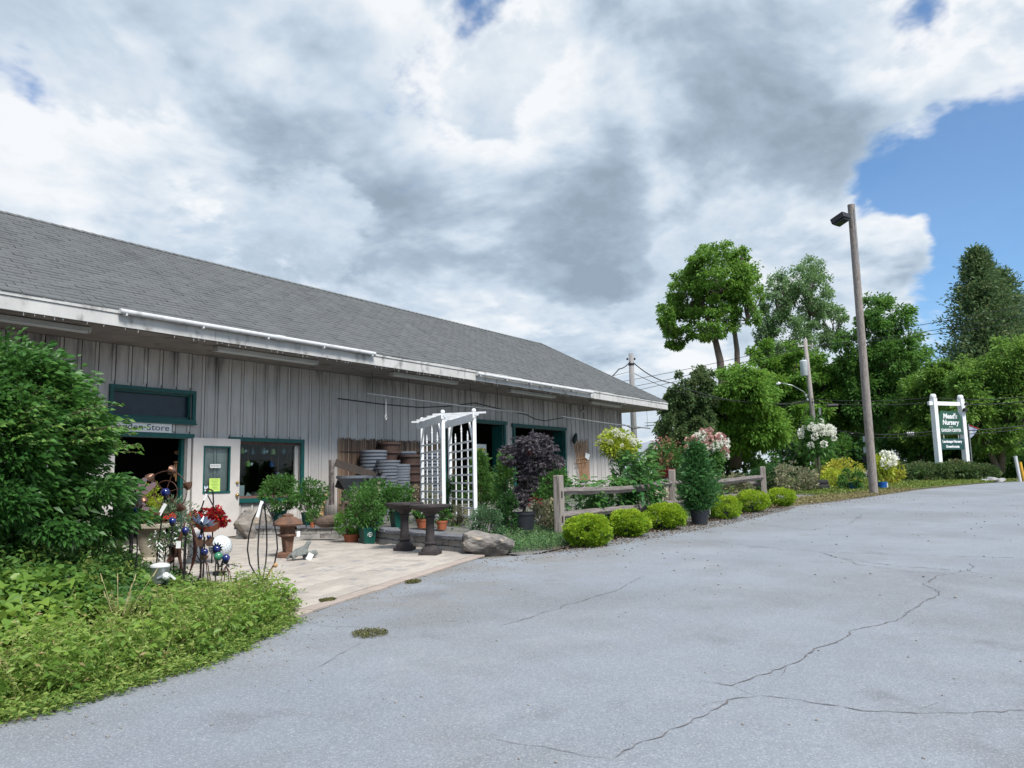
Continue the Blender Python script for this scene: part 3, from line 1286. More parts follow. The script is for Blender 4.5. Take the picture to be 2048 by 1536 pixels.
# big display window
dw = MB().box((10.55, YW+.09, 1.42), (1.70, .008, 1.12)).build('display_window', GLASS, store, True)
rectframe('frame', 9.66, 11.44, .82, 2.02, .085, GREEN, dw)
mb = MB()
mb.box((10.55, YW+.075, .85), (1.78, .05, .05)).box((10.55, YW+.075, 1.995), (1.78, .05, .05)).box((9.685, YW+.075, 1.42), (.05, .05, 1.09))
mb.build('sash', pm('brown_sash', (.16, .09, .075), (.12, .07, .06), 5, .6), dw, True)
MB().box((11.39, YW+.078, 1.42), (.10, .055, 1.09)).build('sash', SIDING, dw, True)
# doorway
dr = MB().box((7.9, YW-.032, 2.085), (1.74, .055, .09)).build('door_frame', GREEN, store, True)
MB().box((8.66, YW-.02, 1.03), (.075, .10, 2.02)).build('jamb', SIDING, dr, True)
MB().box((8.585, YW+.09, 1.03), (.06, .10, 2.0)).build('jamb', GREEN, dr, True)
MB().box((7.16, YW-.02, 1.03), (.075, .10, 2.02)).build('jamb', SIDING, dr, True)
for i, (x0, x1, z1) in enumerate(((16.55, 19.38, 2.80), (19.98, 23.02, 2.76))):
    fr = MB().box(((x0+x1)/2, YW-.03, z1+.055), (x1-x0+.30, .07, .11)).build('opening_frame', GREEN, store, True)
    for x in (x0-.05, x1+.05):
        MB().box((x, YW-.03, (z1+.1)/2), (.10, .06, z1-.1)).build('jamb', GREEN, fr, True)
    for x in (x0+.02, x1-.02):
        MB().box((x, YW+.21, (z1+.1)/2), (.04, .40, z1-.1)).build('reveal', GREEN, fr, True)
# open door folded back against the wall
DOORM = pm('off_white_door_paint', (.60, .56, .53), (.52, .49, .465), 3, .5, .05, 40)
BRASS = pm('brass', (.55, .36, .12), (.45, .28, .09), 9, .3, metal=.9)
door = MB()
X0, X1, Z0, Z1 = 8.73, 9.80, .07, 2.06
gx0, gx1, gz0, gz1 = 8.96, 9.57, .96, 1.90
yd = YW-.075
for a, b, c, d in cut(X0, X1, Z0, Z1, [(gx0, gx1, gz0, gz1)]):
    door.box(((a+b)/2, yd, (c+d)/2), (b-a, .045, d-c))
do = door.build('door', DOORM, store, True)
rectframe('glazing_bead', gx0+.03, gx1-.03, gz0+.03, gz1-.03, .035, GREEN, do, yd-.012, .03)
MB().box(((gx0+gx1)/2, yd+.006, (gz0+gz1)/2), (gx1-gx0-.04, .006, gz1-gz0-.04)).build('pane', GLASS, do, True)
for z, r in ((1.16, .030), (.90, .036)):
    MB().ball((9.735, yd-.055, z), r, 14, 8).lathe([(.034, -.004), (.034, .004)], (9.735, yd-.03, z), 14).build('handle', BRASS, do, True, True)
MB().box((9.24, yd-.002, 1.50), (.235, .004, .078)).build('notice', PAPER, do, True)
LIME = pm('lime_paper', (.52, .72, .16), (.48, .68, .14), 6, .8)
MB().box((9.235, yd-.002, 1.115), (.245, .004, .275)).build('notice', LIME, do, True)
mb = MB()
for z in (1.515, 1.485):
    for k in range(6):
        mb.box((9.15+k*.034, yd-.0055, z), (.024, .001, .010))
INK = pm('ink', (.05, .05, .07), None)
mb.build('print', INK, do, True)
mb = MB()
for k in range(7):
    mb.box((9.235, yd-.0055, 1.22-k*.03), (.17-.03*(k % 3), .001, .007))
mb.build('print', pm('green_ink', (.16, .30, .06), None), do, True)
MB().box((9.045, yd-.002, 1.075), (.085, .004, .05)).build('sticker', PAPER, do, True)
MB().box((9.045, yd-.0055, 1.085), (.05, .002, .02)).build('sticker', pm('sticker_blue', (.05, .16, .42), None), do, True)
MB().box((9.04, yd-.002, 1.015), (.05, .004, .035)).build('sticker', PAPER, do, True)

# lettered board over the door
sb = thing('store_sign', 'white "Garden Store" board fixed to the wall above the dark doorway', 'sign', (7.66, YW-.028, 2.22))
MB().box((7.66, YW-.045, 2.222), (1.24, .022, .172)).build('board', PAPER, sb, True)
text('lettering', 'Garden Store', .165, INK, sb, (0, -.030, .004), (pi/2, 0, 0), .001, width=1.14)

# rusty bracket under the window
bk = MB()
for a, b in (((9.96, .56), (10.24, .56)), ((10.22, .55), (9.98, .30)), ((9.96, .56), (9.98, .30)), ((9.94, .26), (10.06, .26))):
    bk.beam((a[0], YW-.06, a[1]), (b[0], YW-.06, b[1]), .02, .03)
tag(bk.build('wall_bracket', RUST), 'small rusty triangular bracket on the wall below the display window', 'bracket')

# fluorescent fittings under the soffit
FIX = pm('fixture_enamel', (.50, .50, .47), (.42, .42, .40), 3, .5)
TUBE = pm('tube_plastic', (.62, .63, .61), (.55, .56, .55), 3, .3)
LAMPS = [((-20, 645), (178, 662), 'nearest the frame edge above the big green bush'), ((430, 702), (632, 729), 'above the display window'),
         ((783, 752), (912, 770), 'above the white arbor'), ((1018, 786), (1108, 799), 'above the second wide opening'), ((1180, 806), (1240, 815), 'nearest the far corner of the store')]
for (a, b, where) in LAMPS:
    A, B = onZ(*a, 3.58), onZ(*b, 3.58)
    y = (A.y+B.y)/2
    y = min(max(y, 12.75), 13.5)
    xa, xb = A.x*y/A.y, B.x*y/B.y
    cx, l = (xa+xb)/2, min(abs(xb-xa), 2.5)
    t = thing('strip_light', 'unlit strip light under the soffit ' + where, 'light', (cx, y, ZT-.01), 0, 'strip lights under the soffit')
    MB().box((0, 0, -.03), (l, .16, .06)).build('housing', FIX, t)
    for s in (-1, 1):
        MB().path([(-l/2+.04, s*.045, -.075), (l/2-.04, s*.045, -.075)], .016, 8).build('tube', TUBE, t)
        MB().box((s*(l/2-.02), 0, -.07), (.03, .15, .04)).build('end_cap', FIX, t)

# lengths of white gutter pipe along the fascia
for (a, b, lab) in (((240, 623), (750, 707), 'long white plastic pipe clipped along the fascia above door and window'),
                    ((955, 746), (1185, 786), 'shorter white plastic pipe on the fascia near the far corner of the roof')):
    A, B = onY(*a, EY-.10), onY(*b, EY-.10)
    zz = (A.z+B.z)/2
    t = thing('gutter_pipe', lab, 'pipe', (A.x, EY-.10, zz), 0, 'white pipes along the fascia')
    L_ = B.x-A.x
    MB().path([(0, 0, 0), (L_*.55, 0, 0), (L_, 0, 0)], .045, 12).build('pipe', BRIGHT, t, False, 'auto')
    MB().path([(L_*.55-.1, 0, 0), (L_*.55+.1, 0, 0)], .053, 12).build('coupling', BRIGHT, t, False, 'auto')
    n = int(L_/1.2)
    for i in range(n+1):
        x = .1+(L_-.2)*i/n
        MB().box((x, .03, -.03), (.03, .13, .075)).build('clip', BRIGHT, t)

# string of icicle bulbs stapled along the bottom of the fascia
sl = thing('string_lights', 'string of tiny clear icicle lights stapled along the lower edge of the fascia', 'lights', (3, EY, ZT))
mb, mb2 = MB(), MB()
x = 3.0
pts = []
while x < 28.4:
    pts.append((x, EY-.025, ZT-.012-random.uniform(0, .012)))
    if random.random() < .5:
        l = random.uniform(.02, .06)
        mb2.path([(x, EY-.026, ZT-.015), (x+random.uniform(-.01, .01), EY-.026, ZT-.015-l)], [.006, .009], 5)
    x += random.uniform(.09, .16)
mb.path(pts, .006, 5)
mb.build('wire', BLACKM, sl, True)
mb2.build('bulb', pm('clear_bulb', (.22, .22, .22), None, rough=.2), sl, True)

# misting pipe and black hose hung under the eave
yp = 12.85
for (px, lab) in ((((733, 787), (1052, 826)), 'long thin white pipe hung under the eave above the white arbor'),
                  (((1122, 833), (1300, 857)), 'thin white pipe hung under the eave running past the far corner')):
    A, B = onY(*px[0], yp), onY(*px[1], yp)
    t = thing('hanging_pipe', lab, 'pipe', A, 0, 'thin pipes hung under the eave')
    MB().path([A, A.lerp(B, .5)+Vector((0, 0, -.02)), B], .022, 10).build('pipe', pm('dull_pvc', (.42, .42, .41), (.34, .34, .33), 4, .5), t, True, True)
    for i in range(6):
        p = A.lerp(B, .03+.94*i/5)
        if p.x > 28.3:
            continue
        MB().path([p+Vector((0, 0, .02)), Vector((p.x, p.y+.02, ZT))], .006, 5).build('hanger', BLACKM, t, True)
hp = [(676, 797), (700, 800), (760, 808), (840, 815), (890, 813), (950, 806), (1000, 818), (1052, 829), (1070, 838), (1090, 842), (1110, 838), (1130, 835), (1180, 842), (1250, 850), (1265, 858), (1285, 855)]
HP = [onY(a, b, yp+.06) for a, b in hp]
ho = MB().path(HP, .016, 6).build('black_hose', BLACKM, None, False, True)
tag(ho, 'black rubber hose looped along the hanging pipes under the eave', 'hose')
# a loop of white cord hanging from the pipe
A = onY(772, 797, yp)
mb = MB().path([A, A+Vector((0, 0, -.38)), A+Vector((.03, 0, -.46)), A+Vector((0, 0, -.52)), A+Vector((-.03, 0, -.46)), A+Vector((0, 0, -.38))], .008, 6)
tag(mb.build('cord_loop', WHITE), 'looped white cord hanging from the pipe left of the arbor', 'cord')
# red-brown junction box on wall under eave, small wall camera
A = onY(1165, 822, YW-.05)
MB().ball(A, .05, 10, 6).box(A+Vector((.08, .02, 0)), (.12, .05, .06)).build('wall_sensor', WHITE)
tag(bpy.data.objects['wall_sensor'], 'small white twin-head sensor light high on the wall near the far corner', 'light')

# ------------------------------------------------------------------ what shows inside the openings
sh = thing('storage_shelf', 'dim wooden shelf unit inside the first wide opening', 'shelf', (18.6, 17.2, .05))
for z in (.5, 1.1, 1.7, 2.3):
    MB().box((18.2, 17.3, z), (2.6, .5, .04)).build('shelf', WOODT, sh, True)
for x in (16.95, 18.2, 19.45):
    MB().box((x, 17.3, 1.25), (.08, .5, 2.4)).build('upright', WOODT, sh, True)
lm = thing('lumber_rack', 'leaning timber offcuts in the shade of the first wide opening', 'lumber', (19.0, 15.6, .05))
for i, (xa, xb, h) in enumerate(((18.2, 18.5, 2.3), (18.5, 18.6, 2.2), (18.8, 18.7, 2.35), (19.0, 19.25, 2.1))):
    MB().beam((xa, 15.5, .06), (xb, 15.9, h), .14, .04).build('timber', WOODT, lm, True)
po = thing('price_poster', 'white poster with yellow and red bands inside the first opening', 'poster', onY(962, 900, 14.3))
A = onY(962, 900, 14.3)
MB().box(A, (.52, .02, .36)).build('sheet', PAPER, po, True)
MB().box(A+Vector((0, -.012, .02)), (.42, .006, .06)).build('band', pm('poster_yellow', (.75, .55, .05), None), po, True)
MB().box(A+Vector((0, -.012, -.08)), (.42, .006, .07)).build('band', pm('poster_red', (.5, .06, .03), None), po, True)
MB().box((A.x, 14.34, .75), (.06, .06, 2.6)).build('post', WOODT, po, True)
mb = MB()
mb.box((21.9, 15.6, .45), (1.4, .8, .8))
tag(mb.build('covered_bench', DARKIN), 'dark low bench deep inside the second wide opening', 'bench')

# ------------------------------------------------------------------ low retaining wall of blocks with thick bluestone caps
BLOCK = pm('wall_block', (.36, .345, .325), (.27, .255, .24), 6, .9, .6, 30, rnd=.12, c3=(.16, .15, .145), s3=7)
CAPM = pm('bluestone_cap', (.16, .165, .18), (.10, .105, .118), 5, .85, .8, 24, rnd=.12)
rw = thing('retaining_wall', 'low dry-laid block wall with dark bluestone caps edging the patio', 'wall', (10.3, 10.4, 0))
WL = [[(9.32, 12.98), (10.85, 12.12)], [(10.42, 10.75), (9.98, 8.02)]]
WL = [[gp(470, 1081), gp(690, 1080)], [gp(722, 1084), gp(930, 1110)]]
for seg in WL:
    a, b = Vector((seg[0].x, seg[0].y, 0)), Vector((seg[1].x, seg[1].y, 0))
    d = (b-a)
    L_ = d.length
    d.normalize()
    ang = atan2(d.y, d.x)
    nrm = Vector((-d.y, d.x, 0))
    if nrm.dot(Vector((-a.x, -a.y, 0))) > 0:
        nrm = -nrm                            # points away from the viewer
    for rowi, (z0, h) in enumerate(((.0, .105), (.108, .105))):
        s = -random.uniform(0, .2)
        while s < L_:
            w = random.choice((.30, .38, .44))
            s0, s1 = max(s, 0), min(s+w, L_)
            if s1-s0 > .06:
                c = a + d*((s0+s1)/2) + nrm*(.13+rowi*.012+random.uniform(-.006, .006))
                MB().box((c.x, c.y, G0(c.x, c.y)+z0+h/2), (s1-s0-.007, .24, h-.004), ang).build('block', BLOCK, rw, True, False, .008)
            s += w
    s = -.03
    while s < L_:
        w = random.uniform(.55, .85)
        s0, s1 = s, min(s+w, L_+.03)
        if s1-s0 > .1:
            c = a + d*((s0+s1)/2) + nrm*(.14+random.uniform(-.012, .012))
            MB().box((c.x, c.y, G0(c.x, c.y)+.213+.034), (s1-s0-.012, .34+random.uniform(-.02, .02), .068), ang, taper=.985).build('cap_stone', CAPM, rw, True, False, .010)
        s += w


def rest(p, h, up=.0):
    return Vector((p.x, p.y, G0(p.x, p.y)+up))


p = gp(978, 1112)
o = rock('boulder', STONE, None, (p.x+.15, p.y+.22, G0(p.x, p.y)+.12), (.58, .42, .27), 5)
o.rotation_euler = (0, .1, -.5)
tag(o, 'big rounded grey-tan boulder at the end of the patio wall', 'boulder')
p = gp(515, 1079)
o = rock('boulder', STONE, None, (p.x+.1, p.y+.15, G0(p.x, p.y)+.20), (.52, .36, .42), 12)
tag(o, 'angular grey boulder against the wall beside the open door', 'boulder')

# ------------------------------------------------------------------ white arbor with lattice sides
ar = thing('garden_arbor', 'white vinyl garden arbor with lattice sides and pointed spindles', 'arbor', (0, 0, 0))
# feet of the four posts on the terrace: two parallel lattice panels L-M and N-R
PL, PM, PN, PR = gpt(846, 1043), gpt(887, 1060), gpt(901, 1046), gpt(951, 1058)
axu = (PM-PL+PR-PN)/2
axu.z = 0
offv = (PN-PL+PR-PM)/2
cen = (PL+PM+PN+PR)/4
P0 = cen-axu/2-offv/2      # left panel, far post
u = axu.normalized()
w = Vector((-u.y, u.x, 0))
P1 = P0
ar.location = (P1.x, P1.y, tz(P1.x, P1.y))
ar.rotation_euler = (0, 0, atan2(u.y, u.x))
PW = axu.length           # panel width
# second panel set towards the left-rear so that it shows beside the first
off = Vector((offv.x, offv.y, 0))
ox, oy = off.dot(u), off.dot(w)
H = 2.02
print('ARBOR', PW, ox, oy)


def V3(x, y, z):
    return Vector((x, y, z))


posts = [(0, 0), (PW, 0), (ox, oy), (ox+PW, oy)]
for (x, y) in posts[:]:
    MB().box((x, y, H/2), (.07, .07, H)).build('post', ARBW, ar, bevel=.004)
    MB().ball((x, y, H+.13), .045, 12, 8).lathe([(.05, 0), (.05, .03), (.025, .05), (.025, .09)], (x, y, H), 12).build('finial', ARBW, ar, smooth='auto')
for (bx, by) in ((0, 0), (ox, oy)):
    n = 4
    for i in range(1, n):
        x = bx+PW*i/n
        hh = 1.52+(.16 if i == 2 else 0)
        MB().box((x, by, .12+hh/2), (.034, .02, hh)).build('slat', ARBW, ar)
        MB().lathe([(.018, 0), (.018, .02), (.012, .03), (.022, .055), (.012, .09), (.004, .16)], (x, by, .12+hh), 8).build('spindle_tip', ARBW, ar, smooth='auto')
    for k in range(10):
        z = .16+k*.158
        MB().box((bx+PW/2, by-.0195, z), (PW-.078, .018, .034)).build('slat', ARBW, ar)
# side beams and cross rafters
for (bx, by) in ((0, 0), (ox, oy)):
    a, b = V3(bx-.16, by, H+.02), V3(bx+PW+.16, by, H+.02)
    mb = MB()
    mb.poly([V3(bx-.20, by-.055, H-.02), V3(bx-.14, by-.055, H-.08), V3(bx+PW+.14, by-.055, H-.08), V3(bx+PW+.20, by-.055, H-.02), V3(bx+PW+.20, by-.055, H+.06), V3(bx-.20, by-.055, H+.06)], .028, (0, -1, 0))
    mb.build('beam', ARBW, ar)
    for s, x in ((1, bx), (-1, bx+PW)):
        MB().beam(V3(x+s*.03, by-.02, H-.42), V3(x+s*.26, by-.02, H-.06), .03, .04).build('brace', ARBW, ar)
for i in range(5):
    s = -.06+(PW+.12)*i/4
    a = V3(s, 0, H+.085)
    b = V3(ox+s, oy, H+.085)
    dd = (b-a).normalized()*.22
    MB().beam(a-dd, b+dd, .02, .035).build('rafter', ARBW, ar)

# ------------------------------------------------------------------ two dark birdbaths
CAST = pm('dark_cast_stone', (.045, .036, .036), (.025, .021, .022), 9, .8, .4, 40)
for (px, py, hh, lab) in ((820, 1105, .80, 'dark fluted birdbath on the patio, the one farther from the boulder'), (872, 1114, .80, 'dark fluted birdbath on the patio, the one closer to the boulder')):
    p = gp(px, py)
    t = thing('birdbath', lab, 'birdbath', (p.x, p.y+.12, G0(p.x, p.y)+.02), .4, 'birdbaths')
    MB().box((0, 0, .035), (.30, .30, .07)).build('plinth', CAST, t, bevel=.008)
    MB().lathe([(.145, .07), (.14, .10), (.11, .13), (.085, .15), (.085, .17), (.10, .185), (.10, .20), (.078, .215), (.074, .25), (.066, .54), (.07, .57), (.085, .58), (.085, .60), (.07, .61), (.11, .66), (.135, .69)], n=24, flute=(8, 9, .12)).build('pedestal', CAST, t, smooth='auto')
    MB().lathe([(.10, .68), (.16, .69), (.29, .745), (.325, .765), (.325, .795), (.30, .80), (.285, .79), (.18, .755), (.02, .745)], n=32, flute=(3, 4, .025)).build('bowl', CAST, t, smooth='auto')

# ------------------------------------------------------------------ rusty birdhouse lantern on its post
WARM = pm('brown_cast_stone', (.17, .085, .050), (.085, .05, .038), 5, .85, .4, 30, c3=(.22, .13, .08), s3=8)
p = gp(583, 1119)
t = thing('birdhouse', 'brown cast-stone mushroom-roofed birdhouse on a tapered post', 'birdhouse', (p.x, p.y+.1, G0(p.x, p.y)+.02), .6)
MB().box((0, 0, .045), (.30, .30, .09)).build('base', WARM, t, bevel=.015)
MB().lathe([(.075, .09), (.105, .33)], n=4).build('post', WARM, t)
MB().lathe([(.10, .32), (.165, .345), (.165, .365), (.12, .375)], n=8).build('ledge', WARM, t)
hb = MB().lathe([(.115, .37), (.125, .50)], n=6).build('house', WARM, t)
MB().path([(.045, -.112, .455), (.052, -.126, .455)], .022, 12).build('entrance', pm('hole_black', (.004, .004, .004), None), hb)
MB().lathe([(.12, .49), (.225, .505), (.235, .53), (.20, .575), (.13, .625), (.085, .64), (.085, .67), (.04, .69)], n=22).build('roof', WARM, t, smooth='auto')
MB().box((-.02, -.175, .37), (.075, .004, .085), rz=-.5).build('price_tag', PAPER, t)

# ------------------------------------------------------------------ grey stone animal figures
GST = pm('grey_cast_stone', (.20, .215, .20), (.12, .13, .125), 12, .9, .5, 40)
p = gp(600, 1124)
t = thing('animal_statue', 'small grey stone animal figure with raised head and a price tag', 'statue', (p.x, p.y, G0(p.x, p.y)+.02), -.55)
skinned('body', GST, t, [(0, 0, .13), (-.10, 0, .135), (.07, 0, .15), (.10, 0, .21), (.115, -.005, .265), (.165, -.01, .285), (-.16, 0, .07), (-.20, 0, .03), (.08, .045, .02), (.08, -.045, .02), (-.09, .05, .02), (-.09, -.05, .02), (.075, .04, .09), (.075, -.04, .09), (-.105, .048, .09), (-.105, -.048, .09)],
        [(0, 1), (0, 2), (2, 3), (3, 4), (4, 5), (1, 6), (6, 7), (2, 12), (12, 8), (2, 13), (13, 9), (1, 14), (14, 10), (1, 15), (15, 11)],
        [.058, .066, .052, .034, .038, .020, .028, .014, .020, .020, .022, .022, .024, .024, .032, .032])
MB().box((.13, -.10, .06), (.085, .004, .105), rz=.15, ry=.5).build('price_tag', PAPER, t)
p = gp(622, 1120)
t = thing('animal_statue', 'smaller grey stone animal curled up behind the tagged figure', 'statue', (p.x, p.y+.03, G0(p.x, p.y)+.02), -.4)
skinned('body', GST, t, [(0, 0, .06), (-.06, 0, .06), (.05, 0, .07), (.09, -.01, .09), (.13, -.015, .075), (-.10, .02, .03), (-.02, -.08, .015), (.08, -.03, .13), (.02, .06, .02)],
        [(0, 1), (0, 2), (2, 3), (3, 4), (1, 5), (5, 6), (3, 7), (0, 8)], [.06, .055, .05, .045, .02, .03, .012, .01, .03])

# wooden goose on the wall, neck bent down, with a tag
LOG = pm('grey_brown_driftwood', (.12, .085, .065), (.06, .044, .036), 6, .9, .6, 25, c3=(.05, .06, .03), s3=4)
p = gpt(668, 1062)
t = thing('goose_figure', 'carved driftwood goose with looped neck standing on the wall cap', 'figure', (p.x, p.y+.1, G0(p.x, p.y)+.285), -.96)
skinned('body', LOG, t, [(0, 0, .10), (-.20, 0, .11), (-.36, 0, .15), (.14, 0, .12), (.22, 0, .22), (.23, 0, .36), (.27, 0, .46), (.35, 0, .44), (.40, 0, .33), (.41, 0, .26)],
        [(0, 1), (1, 2), (0, 3), (3, 4), (4, 5), (5, 6), (6, 7), (7, 8), (8, 9)], [.13, .11, .04, .10, .05, .04, .042, .05, .04, .012])
MB().box((.16, -.12, .15), (.07, .004, .10), rz=.1).build('price_tag', PAPER, t)
p = gpt(660, 1040)
# root-like driftwood piece and timber lengths leaning on the wall
A, B = onY(632, 1045, 13.0), onY(668, 950, 13.75)
mb = MB().path([A, A.lerp(B, .5), B], [.035, .03, .022], 7)
tag(mb.build('leaning_branch', pm('peeled_branch', (.42, .30, .19), (.32, .22, .13), 6, .8)), 'pale peeled branch leaning against the wall beside the reed screen', 'branch')
A, B = onY(634, 1040, 13.55), onY(656, 995, 13.85)
mb = MB().poly([A, A+Vector((.16, .0, 0)), B+Vector((.02, .05, .1)), B+Vector((-.02, .05, 0))], .03, (0, .8, 0))
tag(mb.build('bark_slab', WOODT), 'torn tan slab of bark at the foot of the wall', 'bark')

# ------------------------------------------------------------------ reed screen and the little weathered board fence in front
REED, _nt2, _b = newmat('dry_reed')
_N2, _L2 = _nt2.nodes.new, _nt2.links.new
_at = _N2('ShaderNodeAttribute')
_at.attribute_name = 'tint'
_rp = _N2('ShaderNodeValToRGB')
_el = _rp.color_ramp.elements
_el[0].color, _el[1].color = (.05, .032, .026, 1), (.34, .24, .16, 1)
_e = _el.new(.5)
_e.color = (.15, .095, .07, 1)
_L2(_at.outputs['Fac'], _rp.inputs[0])
_L2(_rp.outputs[0], _b.inputs['Base Color'])
_b.inputs['Roughness'].default_value = .8
rs = thing('reed_screen', 'brown reed screen fixed to the wall behind the stacked pots', 'screen', (14.4, YW-.05, .25))
mb = MB()
T = []
x = 12.56
while x < 16.30:
    r = random.uniform(.008, .013)
    h = 2.17+random.uniform(-.05, .03)
    n0 = len(mb.v)
    mb.path([(x, YW-.042-random.uniform(0, .012), .24), (x+random.uniform(-.01, .01), YW-.045, h)], r, 5)
    T += [random.random()**1.3]*(len(mb.v)-n0)
    x += r*1.75
o = mb.build('reed', REED, rs, True)
o['kind'] = 'stuff'
a = o.data.attributes.new('tint', 'FLOAT', 'POINT')
a.data.foreach_set('value', np.array(T, np.float32))
for z in (.6, 1.2, 1.85):
    MB().box((14.43, YW-.074, z), (3.74, .004, .012)).build('binding_wire', BLACKM, rs, True)

bf = thing('board_fence', 'short weathered board fence sloping down in front of the stacked pots', 'fence', onY(663, 1000, 13.3))
A0, A1 = onY(663, 920, 13.35), onY(663, 1010, 13.35)
B0, B1 = onY(755, 948, 12.7), onY(757, 1010, 12.7)
MB().beam(A1, A0, .09, .09, (0, 1, 0)).build('post', WOODG, bf, True)
MB().beam(B1, B0, .09, .09, (0, 1, 0)).build('post', pm('lichen_post', (.34, .32, .24), (.18, .17, .13), 12, .9), bf, True)
for (a, b) in (((670, 925), (762, 955)), ((672, 967), (745, 992))):
    MB().beam(onY(*a, 13.27), onY(*b, 12.62), .03, .17).build('board', DARKW, bf, True)

# ------------------------------------------------------------------ stacks of nested nursery pots
GPOT = pm('grey_plastic_pot', (.17, .185, .215), (.125, .137, .16), 4, .5, rnd=.08)
BPOT = pm('brown_plastic_pot', (.085, .050, .040), (.055, .035, .03), 4, .55, rnd=.1)


def potmesh(name, mat, r, h, rim=.05):
    q = MB().lathe([(r*.72, 0), (r*.95, h-rim), (r*1.05, h-rim), (r*1.07, h), (r*.93, h), (r*.90, h-rim), (r*.68, .03)], n=26).build(name, mat, None, False, 'auto')
    return q


ORD = ['top', 'second', 'third', 'fourth', 'fifth', 'sixth', 'seventh', 'eighth', 'ninth', 'tenth', 'eleventh', 'twelfth', 'thirteenth', 'fourteenth', 'fifteenth', 'sixteenth', 'seventeenth', 'eighteenth']


def potstack(px, py, Y, rad, h, n, step, mat, lab, lean=0.0, tilt=0.0):
    base = onY(px, py, Y)
    z0 = tz(base.x, base.y)
    src = None
    for k in range(n):
        z = z0 + k*step
        if src is None:
            src = potmesh('nursery_pot', mat, rad, h)
            q = src
        else:
            q = bpy.data.objects.new('nursery_pot', src.data)
            COL.objects.link(q)
        q.location = (base.x + lean*k*step + random.uniform(-.008, .008), base.y+random.uniform(-.008, .008), z)
        q.rotation_euler = (random.uniform(-.012, .012)+tilt, random.uniform(-.012, .012)+lean, random.uniform(0, 6))
        tag(q, lab.replace('@', ORD[n-1-k]+' from the top of' if k < n-1 else 'topmost in'), 'pot', 'nested nursery pots')


# z of the stack tops read from the photograph at the wall distance
def stack_to(px, ytop, Y, rad, h, step, mat, lab, **k):
    b = onY(px, 1000, Y)
    z0 = tz(b.x, b.y)
    ztop = onY(px, ytop, Y).z
    n = max(1, int(round((ztop-z0-h)/step))+1)
    potstack(px, 1000, Y, rad, h, n, step, mat, lab, **k)


stack_to(747, 904, 13.42, .31, .42, .085, GPOT, 'grey plastic pot, @ the broad stack against the reeds')
stack_to(776, 922, 12.85, .27, .38, .075, GPOT, 'grey plastic pot, @ the front stack right of the fence post')
stack_to(801, 928, 12.65, .22, .34, .065, GPOT, 'grey plastic pot, @ the narrow front stack beside brown pots')
stack_to(779, 887, 13.55, .28, .40, .22, BPOT, 'brown plastic pot, @ the tallest stack against the reeds')
stack_to(822, 912, 13.05, .30, .40, .20, BPOT, 'brown plastic pot, @ the stack just left of the arbor')
stack_to(811, 901, 13.55, .27, .40, .10, GPOT, 'grey plastic pot, @ the stack between the brown ones')
stack_to(860, 905, 13.3, .28, .40, .09, GPOT, 'grey plastic pot, @ the stack behind the arbor lattice')
for px, lab in ((705, 'wide shallow grey pot behind the board fence'), (742, 'wide shallow grey pot beside the lichened post')):
    b = onY(px, 955, 12.95)
    q = MB().lathe([(.16, 0), (.22, .10), (.32, .26), (.36, .28), (.37, .34), (.33, .34), (.26, .2), (.03, .08)], n=28).build('shallow_pot', GPOT, None, False, 'auto')
    q.location = (b.x, b.y, b.z-.30)
    tag(q, lab, 'pot', 'shallow grey pots')
    st = MB().box((b.x, b.y, (b.z-.30+tz(b.x, b.y))/2), (.34, .34, b.z-.302-tz(b.x, b.y)))
    tag(st.build('pot_stand', WOODG), 'weathered wooden stand under the ' + lab, 'stand')

# small black tap and hose pipe by the lichened post
A = B0+Vector((-.03, -.12, .0))
mb = MB().path([A, A+Vector((-.12, 0, .02)), A+Vector((-.18, 0, -.08)), A+Vector((-.2, 0, -.3))], .02, 7).path([A+Vector((-.16, 0, .03)), A+Vector((-.22, 0, .12))], .015, 6).ball(A+Vector((-.02, 0, .03)), .06, 10, 6)
tag(mb.build('garden_tap', BLACKM), 'black garden tap with a short pipe on the lichened post', 'tap')

# ------------------------------------------------------------------ bamboo trellis bundle hung on the wall, verdigris bird on it
BAMB = pm('bamboo_cane', (.46, .25, .11), (.33, .17, .075), 8, .6, .1, 40, rnd=.12)
tr = thing('bamboo_trellis', 'bundle of folded bamboo trellises leaning on the wall past the openings', 'trellis', onY(1170, 950, YW-.1))
yk = YW-.12
for i in range(9):
    s = i/8
    a = onY(1148+26*s, 884-3*(i % 3), yk)
    b = onY(1162+17*s, 962, yk)
    MB().path([a, b], .018, 7).build('cane', BAMB, tr, True)
for yy, xl, xr in ((893, 1146, 1174), (918, 1151, 1175), (926, 1153, 1176)):
    MB().path([onY(xl, yy, yk-.035), onY(xr, yy-3, yk-.035)], .013, 6).build('cross_cane', BAMB, tr, True)
MB().poly([onY(1171, 905, yk-.05), onY(1180, 909, yk-.05), onY(1177, 920, yk-.05), onY(1170, 915, yk-.05)], .004, (0, -1, 0)).build('price_tag', PAPER, tr, True)
VERD = pm('verdigris_metal', (.035, .06, .05), (.02, .03, .028), 9, .6, .1, 30, metal=.3)
A = onY(1150, 878, YW-.14)
t = thing('bird_ornament', 'dark verdigris metal bird perched above the bamboo trellis', 'ornament', A)
skinned('body', VERD, t, [(0, 0, 0), (.05, 0, .10), (.08, 0, .19), (-.06, 0, -.09), (-.08, 0, -.2), (.12, 0, .20)], [(0, 1), (1, 2), (0, 3), (3, 4), (2, 5)], [.09, .075, .05, .07, .02, .012])
MB().path([(0, .0, -.02), (0, .13, -.02)], .012, 6).build('bracket', VERD, t)
A = onY(1225, 922, YW-.1)
